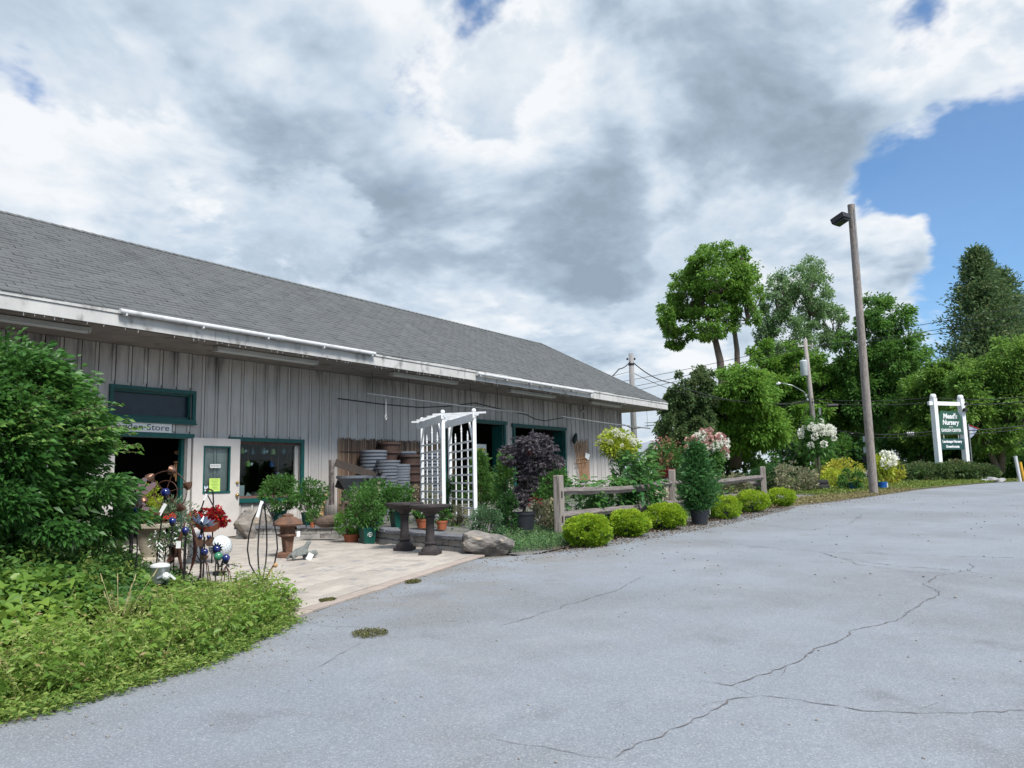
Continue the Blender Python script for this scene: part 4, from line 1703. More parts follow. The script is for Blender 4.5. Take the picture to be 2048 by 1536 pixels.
mb = MB().path([A+Vector((-.2, 0, -.05)), A+Vector((-.1, 0, .03)), A, A+Vector((.12, 0, .04)), A+Vector((.24, 0, -.04))], .025, 6).path([A+Vector((-.14, 0, .0)), A+Vector((-.16, 0, -.16))], .015, 5)
tag(mb.build('wall_ornament', BLACKM), 'small black metal wing-shaped ornament low on the wall near the corner', 'ornament')

# ------------------------------------------------------------------ hanging lanterns and boxes in the display window
cols = [((.25, .42, .08), 'green'), ((.02, .10, .12), 'teal'), ((.30, .40, .44), 'pale'), ((.42, .62, .16), 'lime'), ((.07, .16, .2), 'grey'), ((.30, .5, .12), 'green'), ((.03, .08, .25), 'blue'), ((.34, .40, .40), 'clear')]
spots = [(484, 902), (505, 904), (527, 903), (546, 904), (567, 903), (496, 928), (543, 929), (556, 951)]
where = ['first in the top row', 'second in the top row', 'third in the top row', 'fourth in the top row', 'last in the top row', 'at the left of the middle row', 'in the middle row near the sash', 'lowest in the window']
for (c, nm), (px, py), wh in zip(cols, spots, where):
    A = onY(px, py, YW+.30)
    t = thing('hanging_lantern', f'small {nm} glass lantern hanging in the display window, {wh}', 'lantern', A, 0, 'jar lanterns in the window')
    MB().lathe([(.035, -.06), (.055, -.05), (.055, .03), (.035, .05), (.035, .07)], n=12).build('jar', pm('jar_'+nm+str(px), c, tuple(q*.7 for q in c), 20, .15, spec=.8), t, False, 'auto')
    MB().path([(0, 0, .07), (0, 0, 1.99-A.z)], .004, 5).build('cord', WOODT, t)
    if nm in ('pale', 'clear', 'green'):
        MB().box((.06, -.05, .0), (.05, .003, .06), ry=.5).build('price_tag', PAPER, t)
for (px, lab) in ((565, 'string macrame hanger at the end of the display window'),):
    A = onY(px+14, 925, YW+.30)
    t = thing('plant_hanger', lab, 'hanger', A)
    for dx, dy in ((-.09, 0), (.07, .03), (0, -.05)):
        MB().path([(0, 0, .36), (dx, dy, 0)], .006, 5).build('cord', WOODT, t)
    MB().lathe([(.06, -.1), (.085, 0), (.08, .0), (.05, -.08)], n=14).build('bowl', RUST, t, False, 'auto')
A = onY(481, 984, YW+.2)
tag(MB().box(A+Vector((0, .05, .02)), (.17, .12, .24)).build('cardboard_carton', PAPER), 'small white carton standing on the display window ledge', 'box')
t = thing('wire_basket', 'pale woven basket on the display window ledge', 'basket', onY(520, 992, YW+.25))
BAS = pm('pale_wicker', (.42, .40, .36), (.28, .26, .23), 30, .8, .4, 60)
MB().lathe([(.17, -.04), (.20, .09), (.185, .09), (.155, -.03)], n=18).build('bowl', BAS, t)
for k in range(3):
    MB().path([(.19*cos(q*pi/9), .19*sin(q*pi/9), .0+k*.035) for q in range(19)], .008, 5).build('weave', BAS, t)
MB().box((10.55, YW+.35, .80), (1.9, .45, .04)).build('window_ledge', WOODT, store, True)
A = onY(497, 991, YW+.16)
tag(MB().box(A, (.12, .004, .09), ry=.6).build('price_card', PAPER), 'tilted white price card on the display window ledge', 'card')

# doorway: cut-out ornament and wooden chimes
A = onY(357, 905, YW+.25)
t = thing('scroll_ornament', 'small orange-brown scrollwork ornament hanging in the dark doorway', 'ornament', A)
mb = MB()
for dx, rr in ((-.045, .035), (.045, .035), (0, .05)):
    mb.path([(dx+rr*cos(k*pi/6), 0, rr*.8*sin(k*pi/6)) for k in range(13)], .007, 5)
mb.path([(0, 0, .04), (0, 0, .09)], .006, 5)
mb.build('scroll', WOODT, t)
MB().path([(0, 0, .05), (0, 0, 2.0-A.z)], .003, 4).build('cord', BLACKM, t)
A = onY(355, 925, YW+.25)
t = thing('wind_chime', 'bamboo wind chime hanging in the dark doorway', 'wind chime', A)
MB().lathe([(.07, 0), (.07, .02)], n=14).build('top_disc', BAMB, t)
for k, l in enumerate((.30, .36, .26, .34, .3)):
    q = 2*pi*k/5
    MB().path([(.05*cos(q), .05*sin(q), -.02), (.05*cos(q), .05*sin(q), -.02-l)], .014, 7).build('tube', BAMB, t)
MB().path([(0, 0, .02), (0, 0, 2.0-A.z)], .003, 4).build('cord', BLACKM, t)

# ------------------------------------------------------------------ split-rail fence
FP = [gp(1120, 1077), gp(1348, 1037), gp(1530, 1016)]
FT = [954, 932, 924]
names = ['first post by the boulder end', 'middle post', 'far post']
sf = thing('split_rail_fence', 'weathered grey split-rail fence with three posts and two tiers of rails', 'fence', (FP[0].x, FP[0].y, G0(FP[0].x, FP[0].y)))
HT = []
for i, p in enumerate(FP):
    h = 1.20
    z = G0(p.x, p.y)
    HT.append(z)
    mb = MB()
    mb.box((p.x, p.y, z+h/2-.15), (.185, .16, h+.3), .12+i*.1, ry=-.012, taper=.97)
    po_ = mb.build('post', WOODV, sf, True, False, .018)
    for zz in (.83, .36):
        MB().box((p.x-.025, p.y-.083, z+zz), (.05, .02, .13), .12+i*.1).build('mortise', pm('mortise_dark', (.01, .008, .007), None), po_, True, False, .012)


def rail(a, b, za, zb, nm='rail'):
    A, B = Vector((a.x, a.y, za)), Vector((b.x, b.y, zb))
    d = (B-A).normalized()
    pts = []
    n = 14
    ph = random.random()*6
    for i in range(n+1):
        s = i/n
        pts.append(A.lerp(B, s) + Vector((0, .012*sin(s*7+ph), .022*sin(s*5+ph)-.03*sin(pi*s))))
    m_ = MB()
    rs_ = [(.086 if 0 < i < n else .06)*(1+.08*sin(i*2.1+ph)) for i in range(n+1)]
    m_.path(pts, rs_, 6)
    for k, v_ in enumerate(m_.v):
        pass
    return m_.build(nm, WOODR, sf, True)


for i in range(2):
    for zz in (.87, .41):
        a = FP[i]+(FP[i+1]-FP[i]).normalized()*-.04
        rail(a, FP[i+1], HT[i]+zz, HT[i+1]+zz)
FQ = gp(1660, 1003)
q = Vector((FQ.x, FQ.y+3.2, 0))
for zz in (.72, .30):
    rail(FP[2], Vector((FP[2].x-.8, FP[2].y+4.2, 0)), HT[2]+zz, HT[2]+zz+.1)

# ------------------------------------------------------------------ light pole with floodlight
p = gp(1748, 990)
zb = G0(p.x, p.y)
top = at(1702, 409, 28.3)
t = thing('light_pole', 'tall weathered wooden pole with a black floodlight at the edge of the lot', 'light pole', (p.x, p.y, zb))
b0, b1 = Vector((p.x, p.y, zb-.3)), Vector((top.x, top.y, top.z))
MB().path([b0, b0.lerp(b1, .25), b0.lerp(b1, .5), b0.lerp(b1, .75), b1], [.155, .147, .14, .133, .126], 14).build('pole', WOODV, t, True, 'auto')
FL = pm('bronze_enamel', (.016, .014, .018), (.024, .022, .026), 5, .45)
hc = at(1681, 438, 28.0)
hbx = MB().box(hc, (.54, .46, .22), rz=YAW+.6, ry=.32)
hh = hbx.build('floodlight', FL, t, True, False, .02)
MB().box(hc+Vector((-.05, -.04, -.15)), (.44, .38, .03), rz=YAW+.6, ry=.32).build('lens', pm('dark_lens', (.01, .02, .018), None, rough=.1), hh, True)
MB().path([hc+Vector((0, 0, .1)), at(1694, 431, 28.2), at(1702, 436, 28.3)], .05, 8).build('bracket', FL, t, True)
MB().path([at(1705+k*.071+3, 420+k, 28.17) for k in range(0, 540, 45)], .018, 6).build('conduit', STEEL, t, True)
for (a, b) in (((1730, 878), .22), ((1731, 900), .22)):
    MB().box(at(*a, 28.5), (.12, .12, b)).build('meter_box', STEEL, t, True)
MB().box(at(1731, 918, 28.5), (.16, .16, .26)).build('meter_box', BLACKM, t, True)

# ------------------------------------------------------------------ ornaments standing in the garden bed
def stake(pts, r, parent, mat=None, name='stake'):
    return MB().path(pts, r, 6).build(name, mat or BLACKM, parent, True, True)


def groundz(x, y):
    return Vector((x, y, G0(x, y)))


# iron trellis stand
p = gp(523, 1196)
t = thing('iron_plant_stand', 'tall leaf-shaped black wrought-iron stand with scrolled feet on the patio edge', 'plant stand', (p.x, p.y, G0(p.x, p.y)+.02), -.15)
for k in range(4):
    q = pi/4+k*pi/2
    pr = [(.02, 1.04), (.05, .99), (.115, .86), (.158, .68), (.17, .52), (.14, .36), (.07, .24), (.032, .18), (.03, .12), (.06, .05), (.12, .02), (.17, .045), (.165, .09), (.13, .085), (.135, .06)]
    MB().path([(r*cos(q), r*sin(q), z) for r, z in pr], .0085, 7).build('bar', BLACKM, t, False, True)
MB().lathe([(.03, .13), (.038, .16), (.03, .20)], n=10).build('collar', BLACKM, t)
MB().path([(0, 0, 1.02), (0, 0, 1.07)], .024, 8).build('tip', BLACKM, t)
MB().box((-.06, -.03, .98), (.045, .003, .19), ry=.36, rz=.2).build('price_tag', PAPER, t)
MB().path([(.10, -.08, .33), (-.02, -.14, .20), (-.30, -.20, .02)], .006, 5).build('twig', WOODT, t)
MB().ball((.11, -.10, .34), .028, 8, 6).build('knot', WOODT, t)
# galvanised lidded can
p = gp(318, 1190)
P = Vector((p.x, p.y, G0(p.x, p.y)))
t = thing('metal_can', 'galvanised watering can with a white lid and sprinkler rose on a stake among the weeds', 'watering can', P, .3)
MB().lathe([(.095, .14), (.105, .16), (.105, .30), (.112, .31), (.112, .325), (.10, .33)], n=22).build('body', STEEL, t, False, 'auto')
MB().lathe([(.112, .326), (.108, .345), (.06, .365), (.01, .37)], n=22).build('lid', WHITE, t, False, 'auto')
MB().path([(-.09, -.05, .20), (-.06, -.10, .22)], .02, 8).build('spout', STEEL, t)
rosep = MB().ball((-.045, -.13, .22), .048, 14, 10).build('rose', WHITE, t, False, True)
mb = MB()
for k in range(26):
    a, b = k*2.4, -1.2+2.2*k/26
    d = Vector((cos(b)*cos(a), cos(b)*sin(a), sin(b)))
    mb.ball(Vector((-.045, -.13, .22))+d*.047, .0055, 6, 4)
mb.build('hole', BLACKM, rosep)
MB().path([(-.03, -.12, .18), (-.06, -.12, -.05)], .010, 6).build('stake', BLACKM, t)
MB().box((.14, -.06, .19), (.17, .004, .03), ry=.62).build('price_tag', PAPER, t)
# stone urn
URN = pm('cream_cast_stone', (.40, .36, .28), (.30, .27, .21), 8, .85, .4, 30)
p = gp(300, 1124)
P = Vector((p.x, p.y, G0(p.x, p.y)))
urnp = P
t = thing('stone_urn', 'cream cast-stone urn planter with a square rim beside the doorway', 'urn', P, .5)
MB().lathe([(.15, 0), (.15, .05), (.12, .08), (.14, .14), (.19, .30), (.21, .45), (.20, .52)], n=24).build('body', URN, t, False, 'auto')
MB().box((0, 0, .555), (.62, .62, .07)).build('rim', URN, t, bevel=.012)
MB().box((0, 0, .595), (.5, .5, .02)).build('soil', SOIL, t)


def petal_flower(t, c, r, n, mat, facing, asp=.4, curl=.2, name='petal', ph=0):
    f = Vector(facing).normalized()
    a = f.orthogonal().normalized()
    b = f.cross(a)
    for k in range(n):
        q = 2*pi*k/n + ph
        d = a*cos(q)+b*sin(q)
        s = f.cross(d)
        pts = [c+d*r*.15, c+d*r*.55+s*r*asp*.5+f*r*curl*.4, c+d*r+f*r*curl, c+d*r*.55-s*r*asp*.5+f*r*curl*.4]
        MB().poly(pts, .004, f).build(name, mat, t, True)


TOCAM = Vector((-CF[0], -CF[1], .1))
# cup spinner
C = at(331, 985, 10.6)
B = groundz(C.x, C.y)
t = thing('cup_spinner', 'copper cup wind spinner with a blue glass ball at its hub', 'wind spinner', B)
f = TOCAM.normalized()
a = Vector((CR[0], CR[1], 0)).normalized()
b = a.cross(f)*-1
R = .30
MB().path([C+(a*cos(k*pi/12)+b*sin(k*pi/12))*R for k in range(25)], .007, 5, False).build('ring', RUST, t, True)
MB().path([C+(a*cos(k*pi/12)+b*sin(k*pi/12))*R*.55 for k in range(25)], .006, 5, False).build('ring', RUST, t, True)
for k in range(6):
    q = k*pi/3+.25
    d = a*cos(q)+b*sin(q)
    e = C+d*R*1.05
    MB().path([C, e], .006, 5).build('spoke', RUST, t, True)
    tdir = (b*cos(q)-a*sin(q))
    MB().path([e-tdir*.05, e-tdir*.02, e+tdir*.02, e+tdir*.05], [.015, .045, .062, .066], 10, True).build('cup', COPPER, t, True, 'auto')
MB().ball(C, .062, 16, 10).build('glass_ball', BLUEG, t, True, True)
MB().path([C, at(318, 1080, 10.55), at(308, 1175, 10.4)], .011, 7).build('pole', BLACKM, t, True)
MB().box(at(323, 1022, 10.5), (.05, .004, .22), rz=YAW-pi/2, ry=.5).build('price_tag', PAPER, t, True)
# pinwheel half hidden by the bush
C = at(268, 1000, 10.2)
B = groundz(C.x, C.y)
t = thing('petal_pinwheel', 'grey and pink metal petal pinwheel showing behind the big bush', 'wind spinner', B)
PET = pm('grey_pink_metal', (.22, .20, .24), (.34, .20, .22), 3, .4, metal=.4)
for ang, l in ((1.15, .33), (.68, .36), (1.9, .3), (-.6, .26), (-1.5, .24), (2.9, .28)):
    d = a*cos(ang)+b*sin(ang)
    s = a*-sin(ang)+b*cos(ang)
    MB().poly([C+d*.06, C+d*l*.5+s*.045, C+d*l*.92+s*.035, C+d*l, C+d*l*.92-s*.035, C+d*l*.5-s*.045], .006, f).build('petal', PET, t, True)
MB().ball(C, .05, 10, 6).build('hub', RUST, t, True)
MB().path([C, B], .011, 6).build('stake', BLACKM, t, True)
# bell-shaped hood and small rusty flower with blue centre
C = at(264, 1000, 9.7)
t = thing('metal_hood', 'dark rounded metal hood ornament beside the yellow-green plant', 'ornament', groundz(C.x, C.y))
MB().lathe([(.115, -.13), (.12, -.06), (.10, .03), (.06, .09), (.01, .11)], C, n=16).build('hood', pm('pewter', (.07, .07, .08), (.05, .045, .05), 6, .5, metal=.5), t, True, 'auto')
MB().path([C, groundz(C.x, C.y)], .011, 6).build('stake', BLACKM, t, True)
FLOW = [((273, 1022), 9.4, 'rusty flower stake with a blue glass centre under the dark hood', RUST, .13, 9),
        ((409, 1104), 9.3, 'blue glass ball on a flared copper cup, left of the white globe', COPPER, .0, 0),
        ((345, 1042), 9.9, 'cobalt glass ball stake above the cream urn rim', BLACKM, .0, 0),
        ((371, 1061), 9.7, 'cobalt glass ball stake between the rusty spiral blades', BLACKM, .0, 0),
        ((434, 1098), 9.3, 'spiky blue flower stake in front of the white globe', BLACKM, .09, 12),
        ((452, 1116), 8.9, 'blue glass ball on a low four-legged stand with dark leaves', BLACKM, .0, 0)]
for i, ((px, py), D, lab, mt, pr, np_) in enumerate(FLOW):
    C = at(px, py, D)
    B = groundz(C.x, C.y)
    t = thing('glass_ball_stake', lab, 'ornament', B, 0, 'glass ball garden stakes')
    MB().ball(C, .046, 16, 10).build('glass_ball', BLUEG, t, True, True)
    if np_:
        petal_flower(t, C, pr, np_, mt, TOCAM, .3, .25)
    if i in (1,):
        MB().lathe([(.015, -.10), (.045, -.075), (.05, -.045), (.03, -.045)], C, 12).build('cup', mt, t, True, 'auto')
    else:
        MB().lathe([(.012, -.07), (.03, -.05), (.034, -.03), (.02, -.032)], C, 10).build('cup', mt, t, True, 'auto')
    if i in (1, 5):
        for s in (-.06, .05, -.02, .08):
            MB().path([C+Vector((0, 0, -.09)), C+a*s*.6+Vector((0, 0, -.16)), C+a*s+Vector((0, s*.4, -.24)), Vector((C.x, C.y, B.z))+a*s*1.4], .006, 5).build('leg', RUST, t, True, True)
    else:
        MB().path([C+Vector((0, 0, -.05)), C.lerp(B, .5)+a*random.uniform(-.03, .03), B], .008, 6).build('stake', BLACKM, t, True)
    if i == 5:
        petal_flower(t, C+Vector((0, 0, -.07)), .15, 7, BLACKM, (0, 0, 1), .25, -.2, 'leaf')
        MB().ball(C+a*-.09+Vector((0, 0, .02)), .05, 12, 8).build('glass_ball', pm('green_glass', (.05, .22, .10), (.03, .14, .12), 6, .08, spec=.9), t, True, True)
# lotus flower stake
C = at(404, 1052, 9.6)
t = thing('lotus_stake', 'steel-blue metal lotus flower on a branching stake in front of the red basket', 'ornament', groundz(C.x, C.y))
LOT = pm('blued_steel', (.05, .07, .12), (.20, .23, .28), 5, .35, metal=.6)
petal_flower(t, C, .17, 9, LOT, (.1, -.4, .9), .5, .5)
petal_flower(t, C, .11, 7, LOT, (.1, -.4, .9), .5, .9, ph=.3)
for s in (-.03, .03, 0):
    MB().path([C, C+a*s+Vector((0, 0, -.15)), C+a*s*.4+Vector((0, 0, -.3)), groundz(C.x, C.y)], .008, 6).build('stake', BLACKM, t, True)
# butterfly
C = at(409, 1084, 9.1)
t = thing('butterfly_stake', 'copper butterfly on a thin stake beside the white globe', 'ornament', groundz(C.x, C.y))
for s in (-1, 1):
    MB().poly([C, C+a*s*.06+Vector((0, 0, .07)), C+a*s*.12+Vector((0, 0, .05)), C+a*s*.10, C+a*s*.09+Vector((0, 0, -.05)), C+a*s*.03+Vector((0, 0, -.05))], .004, f).build('wing', COPPER, t, True)
MB().path([C+Vector((0, 0, -.06)), C+Vector((0, 0, .06))], .010, 6).build('body', BLACKM, t, True)
for s in (-1, 1):
    MB().ball(C+a*s*.05+Vector((0, 0, .06)), .026, 10, 6).build('glass_ball', BLUEG, t, True, True)
MB().path([C, groundz(C.x, C.y)], .007, 5).build('stake', BLACKM, t, True)
# rusty curved blades
C = at(372, 1075, 9.8)
t = thing('spiral_blades', 'pair of tall curved rusty metal blades rising from the bed', 'ornament', groundz(C.x, C.y))
for s, ph in ((-.085, 0), (.085, 1)):
    pts = []
    for k in range(13):
        q = k/12
        pts.append(groundz(C.x, C.y)+a*(s*sin(pi*q*.9+.2)+(.04*ph))+Vector((0, 0, .12+.66*q)))
    MB().path(pts, [.006+.022*sin(pi*k/12) for k in range(13)], 8).build('blade', pm('dark_red_rust', (.10, .03, .022), (.05, .02, .018), 8, .5, metal=.3) if ph else RUST, t, True, True)
MB().path([groundz(C.x, C.y), C], .010, 6).build('stake', BLACKM, t, True)
MB().box(C+Vector((-.12, -.03, -.08)), (.06, .004, .09), rz=YAW-pi/2).build('price_tag', PAPER, t, True)
# white spotted ceramic column
p = gp(388, 1128)
P = groundz(p.x, p.y)
t = thing('spotted_vase', 'white ceramic column vase with dark spots behind the stakes', 'vase', P)
vb = MB().lathe([(.10, 0), (.12, .04), (.09, .14), (.10, .25), (.085, .36), (.11, .44), (.09, .50)], n=20).build('body', BRIGHT, t, False, True)
mb = MB()
for k in range(46):
    q, z = k*2.4, .03+.44*k/46
    rr = .098
    mb.ball((rr*cos(q), rr*sin(q), z), .011, 6, 4)
mb.build('spot', INK, vb)
# dark wire cage with rust ball, low behind the can
C = at(345, 1105, 9.9)
t = thing('wire_orb_stand', 'dark wire ornament stand with a rust-brown body beside the urn', 'ornament', groundz(C.x, C.y))
skinned('body', RUST, t, [tuple(C-t.location-Vector((.06, 0, .02))), tuple(C-t.location+Vector((.05, 0, .03))), tuple(C-t.location+Vector((.12, 0, .09))), tuple(C-t.location+Vector((.0, 0, -.14)))], [(0, 1), (1, 2), (0, 3)], [.075, .06, .03, .02])
for s in (-.16, -.09, .02, .10):
    MB().path([C+Vector((0, 0, .10)), C+a*s+Vector((0, 0, .06)), C+a*s*1.1+Vector((0, 0, -.12)), groundz(C.x, C.y)+a*s], .008, 6).build('bar', BLACKM, t, True, True)
mb = MB()
for k in range(30):
    mb.ball(C+a*(-.17+.012*(k % 5)-.01)+Vector((0, 0, .12-.012*k)), .010, 6, 4)
mb.build('beads', PAPER, t, True)
# gazing globe on its stand
C = at(441, 1093, 10.2)
B = groundz(C.x, C.y)
t = thing('gazing_globe', 'large white pierced garden globe on a dark iron stand', 'globe', B)
gb = MB().ball(C, .15, 32, 20).build('globe', pm('pearly_white', (.58, .62, .63), (.50, .56, .58), 3, .15, spec=.7), t, True, True)
mb = MB()
for i in range(170):
    q = i*2.39996
    zz = 1-2*(i+.5)/170
    if zz > .45:
        continue
    rr = sqrt(1-zz*zz)
    mb.ball(C+Vector((rr*cos(q), rr*sin(q), zz))*.1495, .0064, 6, 4)
mb.build('piercing', pm('hole_grey', (.12, .14, .15), None), gb, True)
for k in range(4):
    q = k*pi/2+.4
    d = Vector((cos(q), sin(q), 0))
    MB().path([C+d*.09+Vector((0, 0, -.14)), C+d*.03+Vector((0, 0, -.24)), C+d*.03+Vector((0, 0, -.32)), B+d*.13+Vector((0, 0, .01))], .010, 6).build('leg', BLACKM, t, True, True)
MB().lathe([(.09, .0), (.09, .02)], B+Vector((0, 0, .06)), 16).build('ring', BLACKM, t, True)
# hanging basket of red flowers on a hook
C = at(418, 1043, 11.2)
B = groundz(C.x, C.y)
bskt = thing('flower_basket', 'hanging basket overflowing with deep red flowers in front of the open door', 'flower basket', B)
MB().lathe([(.08, -.15), (.15, -.10), (.19, .0), (.175, .0), (.13, -.09)], C, 18).build('bowl', TERRA, bskt, True, 'auto')
T0 = at(413, 986, 11.2)
for s in (-.17, .17):
    MB().path([T0, C+a*s+Vector((0, 0, .02))], .010, 6).build('strap', BLACKM, bskt, True)
MB().path([C+f*.16, C+f*.16+Vector((0, 0, .1))], .012, 6).build('strap', BLACKM, bskt, True)
MB().path([T0+Vector((0, 0, -.03)), T0+Vector((0, 0, .04)), T0+f*-.05+Vector((0, 0, .07)), T0+f*-.24+Vector((0, 0, .05)), T0+f*-.27+Vector((0, 0, -.1)), Vector((T0.x, T0.y, B.z))-f*.27], .011, 7).build('hook_stake', BLACKM, bskt, True, True)
MB().box(T0+Vector((-.03, -.02, -.06)), (.035, .004, .10), rz=YAW-pi/2, ry=.4).build('price_tag', PAPER, bskt, True)
REDF = leafmat('red_petals', [(.10, .004, .008), (.32, .010, .014), (.42, .03, .02), (.12, .14, .03)], .25, gain=1.2)
P_, D_, T_, _k = clumps((C.x, C.y, C.z+.06), (.23, .23, .15), 1500, 22, shell=.5)
T_ = RNG.random(len(P_))**1.4
foliage('flowers', REDF, bskt, P_, D_, T_, .052, .8)

# ------------------------------------------------------------------ leaf colours
L_BUSH = leafmat('bush_leaf', [(.010, .034, .010), (.024, .075, .016), (.045, .115, .022), (.10, .18, .035)], .28, .42, .35)
L_DARK = leafmat('dark_leaf', [(.008, .030, .010), (.020, .060, .016), (.040, .095, .024)], .28)
L_MID = leafmat('mid_leaf', [(.016, .050, .012), (.040, .105, .022), (.085, .16, .035)], .32)
L_LIME = leafmat('lime_leaf', [(.07, .16, .015), (.18, .32, .022), (.34, .46, .035), (.52, .57, .08)], .35, gain=1.0)
L_WEED = leafmat('weed_leaf', [(.040, .088, .018), (.085, .155, .030), (.155, .230, .050), (.22, .265, .075), (.26, .20, .10)], .38, gain=1.35)
L_HEART = leafmat('heart_leaf', [(.020, .065, .014), (.060, .13, .025), (.12, .21, .035), (.20, .28, .05)], .35, .4, gain=1.25)
L_BIG = leafmat('hydrangea_leaf', [(.012, .050, .016), (.028, .095, .024), (.055, .135, .034), (.12, .20, .05)], .3, .4, .35)
L_MAPLE = leafmat('purple_maple_leaf', [(.020, .016, .020), (.038, .032, .038), (.066, .058, .066), (.055, .034, .036)], .2, .42, .4)
L_CEDAR = leafmat('evergreen_spray', [(.008, .036, .012), (.022, .070, .020), (.050, .115, .030)], .25, gain=1.9)
L_YEL = leafmat('yellow_green_leaf', [(.10, .16, .02), (.22, .27, .03), (.34, .36, .06)], .35, gain=1.6)
L_VAR = leafmat('variegated_leaf', [(.03, .065, .025), (.07, .11, .04), (.30, .27, .18), (.14, .08, .05)], .3, gain=1.25)
L_GOLD = leafmat('golden_flower', [(.08, .14, .025), (.36, .37, .04), (.56, .52, .09)], .3, gain=1.0)
L_WHITEF = leafmat('white_floret', [(.60, .62, .50), (.74, .74, .66), (.80, .80, .76)], .3, gain=1.0)
L_PINKF = leafmat('pink_floret', [(.34, .16, .15), (.50, .28, .25), (.66, .46, .40)], .3, gain=1.0)
L_GRASS = leafmat('grass_blade', [(.05, .10, .02), (.10, .15, .03), (.20, .20, .07)], .3, gain=1.25)


def pot(t, c, r, h, mat, rim=.035, name='pot'):
    o_ = MB().lathe([(r*.76, 0), (r*.97, h-rim), (r*1.03, h-rim), (r*1.05, h), (r*.95, h), (r*.93, h-.03)], c, 22).build(name, mat, t, True, 'auto')
    MB().lathe([(r*.90, h-.05), (r*.90, h-.03)], c, 16).build('soil', SOIL, t, True)
    return o_


def stems(t, base, tops, r=.012, mat=None):
    mb_ = MB()
    for q in tops:
        q = Vector(q)
        pts = wobble(base, q, 4, .06)
        mb_.path(pts, [r*(1-.15*i) for i in range(len(pts))], 5)
    return mb_.build('stem', mat or TWIG, t, True)


def shrub(name, lab, cat, base, c, r, n, k, size, mat, asp=.5, group=None, shell=.4, lobe=.34, stem=.012, droop=.15, tsel=None, lower=-1.0, fold=.22, up=.25):
    t = thing(name, lab, cat, base, 0, group)
    P, D, tt, L0 = clumps(c, r, n, k, shell=shell, lobe=lobe, lower=lower)
    D = D + np.array([0, 0, up])
    if tsel is not None:
        tt = tsel(P, tt)
    foliage('foliage', mat, t, P, D, tt, size, asp, fold, droop)
    if stem:
        stems(t, base, [L0[i] for i in range(0, len(L0), max(1, len(L0)//9))], stem)
    return t


# ------------------------------------------------------------------ big burning bush at the left edge
c = at(-26, 880, 8.9)
base = groundz(c.x, c.y+.1)
t = thing('burning_bush', 'large dense green burning bush filling the left edge beside the doorway', 'bush', base)
P, D, tt, L0 = clumps((c.x, c.y, c.z), (1.36, 1.2, 1.2), 27000, 130, shell=.85, lobe=.27)
D = D*np.array([1, 1, .45]) + np.array([.25, -.15, .12])
foliage('foliage', L_BUSH, t, P, D, tt, .098, .46, .2, .25)
c3 = at(90, 1015, 8.7)
P, D, tt, L3 = clumps((c3.x, c3.y, c3.z), (1.15, .8, .50), 7000, 60, shell=.6, lobe=.25)
foliage('lower_foliage', L_BUSH, t, P, D*np.array([1, 1, .45])+np.array([.2, -.2, -.1]), tt-.12, .085, .46, .2, .25)
# long sprays reaching out of the crown
P2, D2, T2 = [], [], []
sp = MB()
for i in range(190):
    u_ = unit(RNG.normal(size=3))
    u_[2] = abs(u_[2])*.6-.15
    s0 = np.array(c)+u_*np.array([1.15, 1.05, 1.05])
    dd = unit(u_*np.array([1, 1, .4])+np.array([.2, -.1, .25]))
    l = .25+.42*RNG.random()
    pts = [s0+dd*l*q+np.array([0, 0, -.10*q*q*l]) for q in (0, .35, .7, 1.0)]
    sp.path([Vector(q) for q in pts], [.008, .006, .005, .003], 4)
    for j in range(16):
        q = .1+.9*j/15
        pp = s0+dd*l*q+np.array([0, 0, -.10*q*q*l])
        sdv = unit(np.cross(dd, [0, 0, 1]))*(1 if j % 2 else -1)
        P2.append(pp)
        D2.append(sdv*.8+dd*.7+np.array([0, 0, -.15])+RNG.normal(size=3)*.2)
        T2.append(.55+.45*RNG.random())
sp.build('twig', TWIG, t, True)
foliage('spray_leaves', L_BUSH, t, np.array(P2), np.array(D2), np.array(T2), .080, .46, .2, .2)
stems(t, base, [L0[i] for i in range(0, len(L0), 12)], .03)

# ------------------------------------------------------------------ garden bed growth


def scatter(n, x0, x1, y0, y1, poly):
    out = []
    while len(out) < n:
        x, y = random.uniform(x0, x1), random.uniform(y0, y1)
        if inpoly(x, y, poly):
            out.append((x, y))
    return np.array(out)


def edge_dist(xy):
    return np.array([y-(edge_y(x)) for x, y in xy])


# fine pale weeds along the lot edge
xy = scatter(4700, .6, 5.75, 5.2, 8.6, BEDP)
ed = edge_dist(xy)
xfac = np.clip((xy[:, 0]-1.5)/2.5, 0, 1)
keep = RNG.random(len(xy)) < np.clip(1.25-ed/(1.0+1.6*xfac), .04, 1)
xy, ed, xfac = xy[keep], ed[keep], xfac[keep]
hgt = np.clip(.05+.30*np.minimum(ed, .5)/.5, .06, .32)*np.clip(1.25-.5*ed, .35, 1)*(.45+.9*RNG.random(len(xy)))*(1+.35*np.sin(xy[:, 0]*4.3+1)*np.sin(xy[:, 1]*5.1))
nl = 24
P = np.zeros((len(xy), nl, 3))
s = RNG.random((len(xy), nl))**.8
lean = RNG.normal(size=(len(xy), 1, 2))*.35
P[:, :, 2] = s*hgt[:, None]
P[:, :, :2] = xy[:, None, :]+lean*P[:, :, 2:3]+RNG.normal(size=(len(xy), nl, 2))*.025
P[:, :, 2] += np.array([G0(x, y) for x, y in xy])[:, None]
D = RNG.normal(size=P.shape)*np.array([1, 1, .5])+np.array([0, 0, .35])
tt = np.clip(.22+.36*s+.28*(RNG.random((len(xy), 1))-.5)+.25*(RNG.random(s.shape)-.5)+.5*(RNG.random(s.shape) < .06), 0, 1)
V1, F1 = leaf_arrays(P.reshape(-1, 3), D.reshape(-1, 3), .042, .34, droop=.15)
o = npmesh('weeds', V1, F1, L_WEED, None, np.repeat(tt.ravel(), 4))
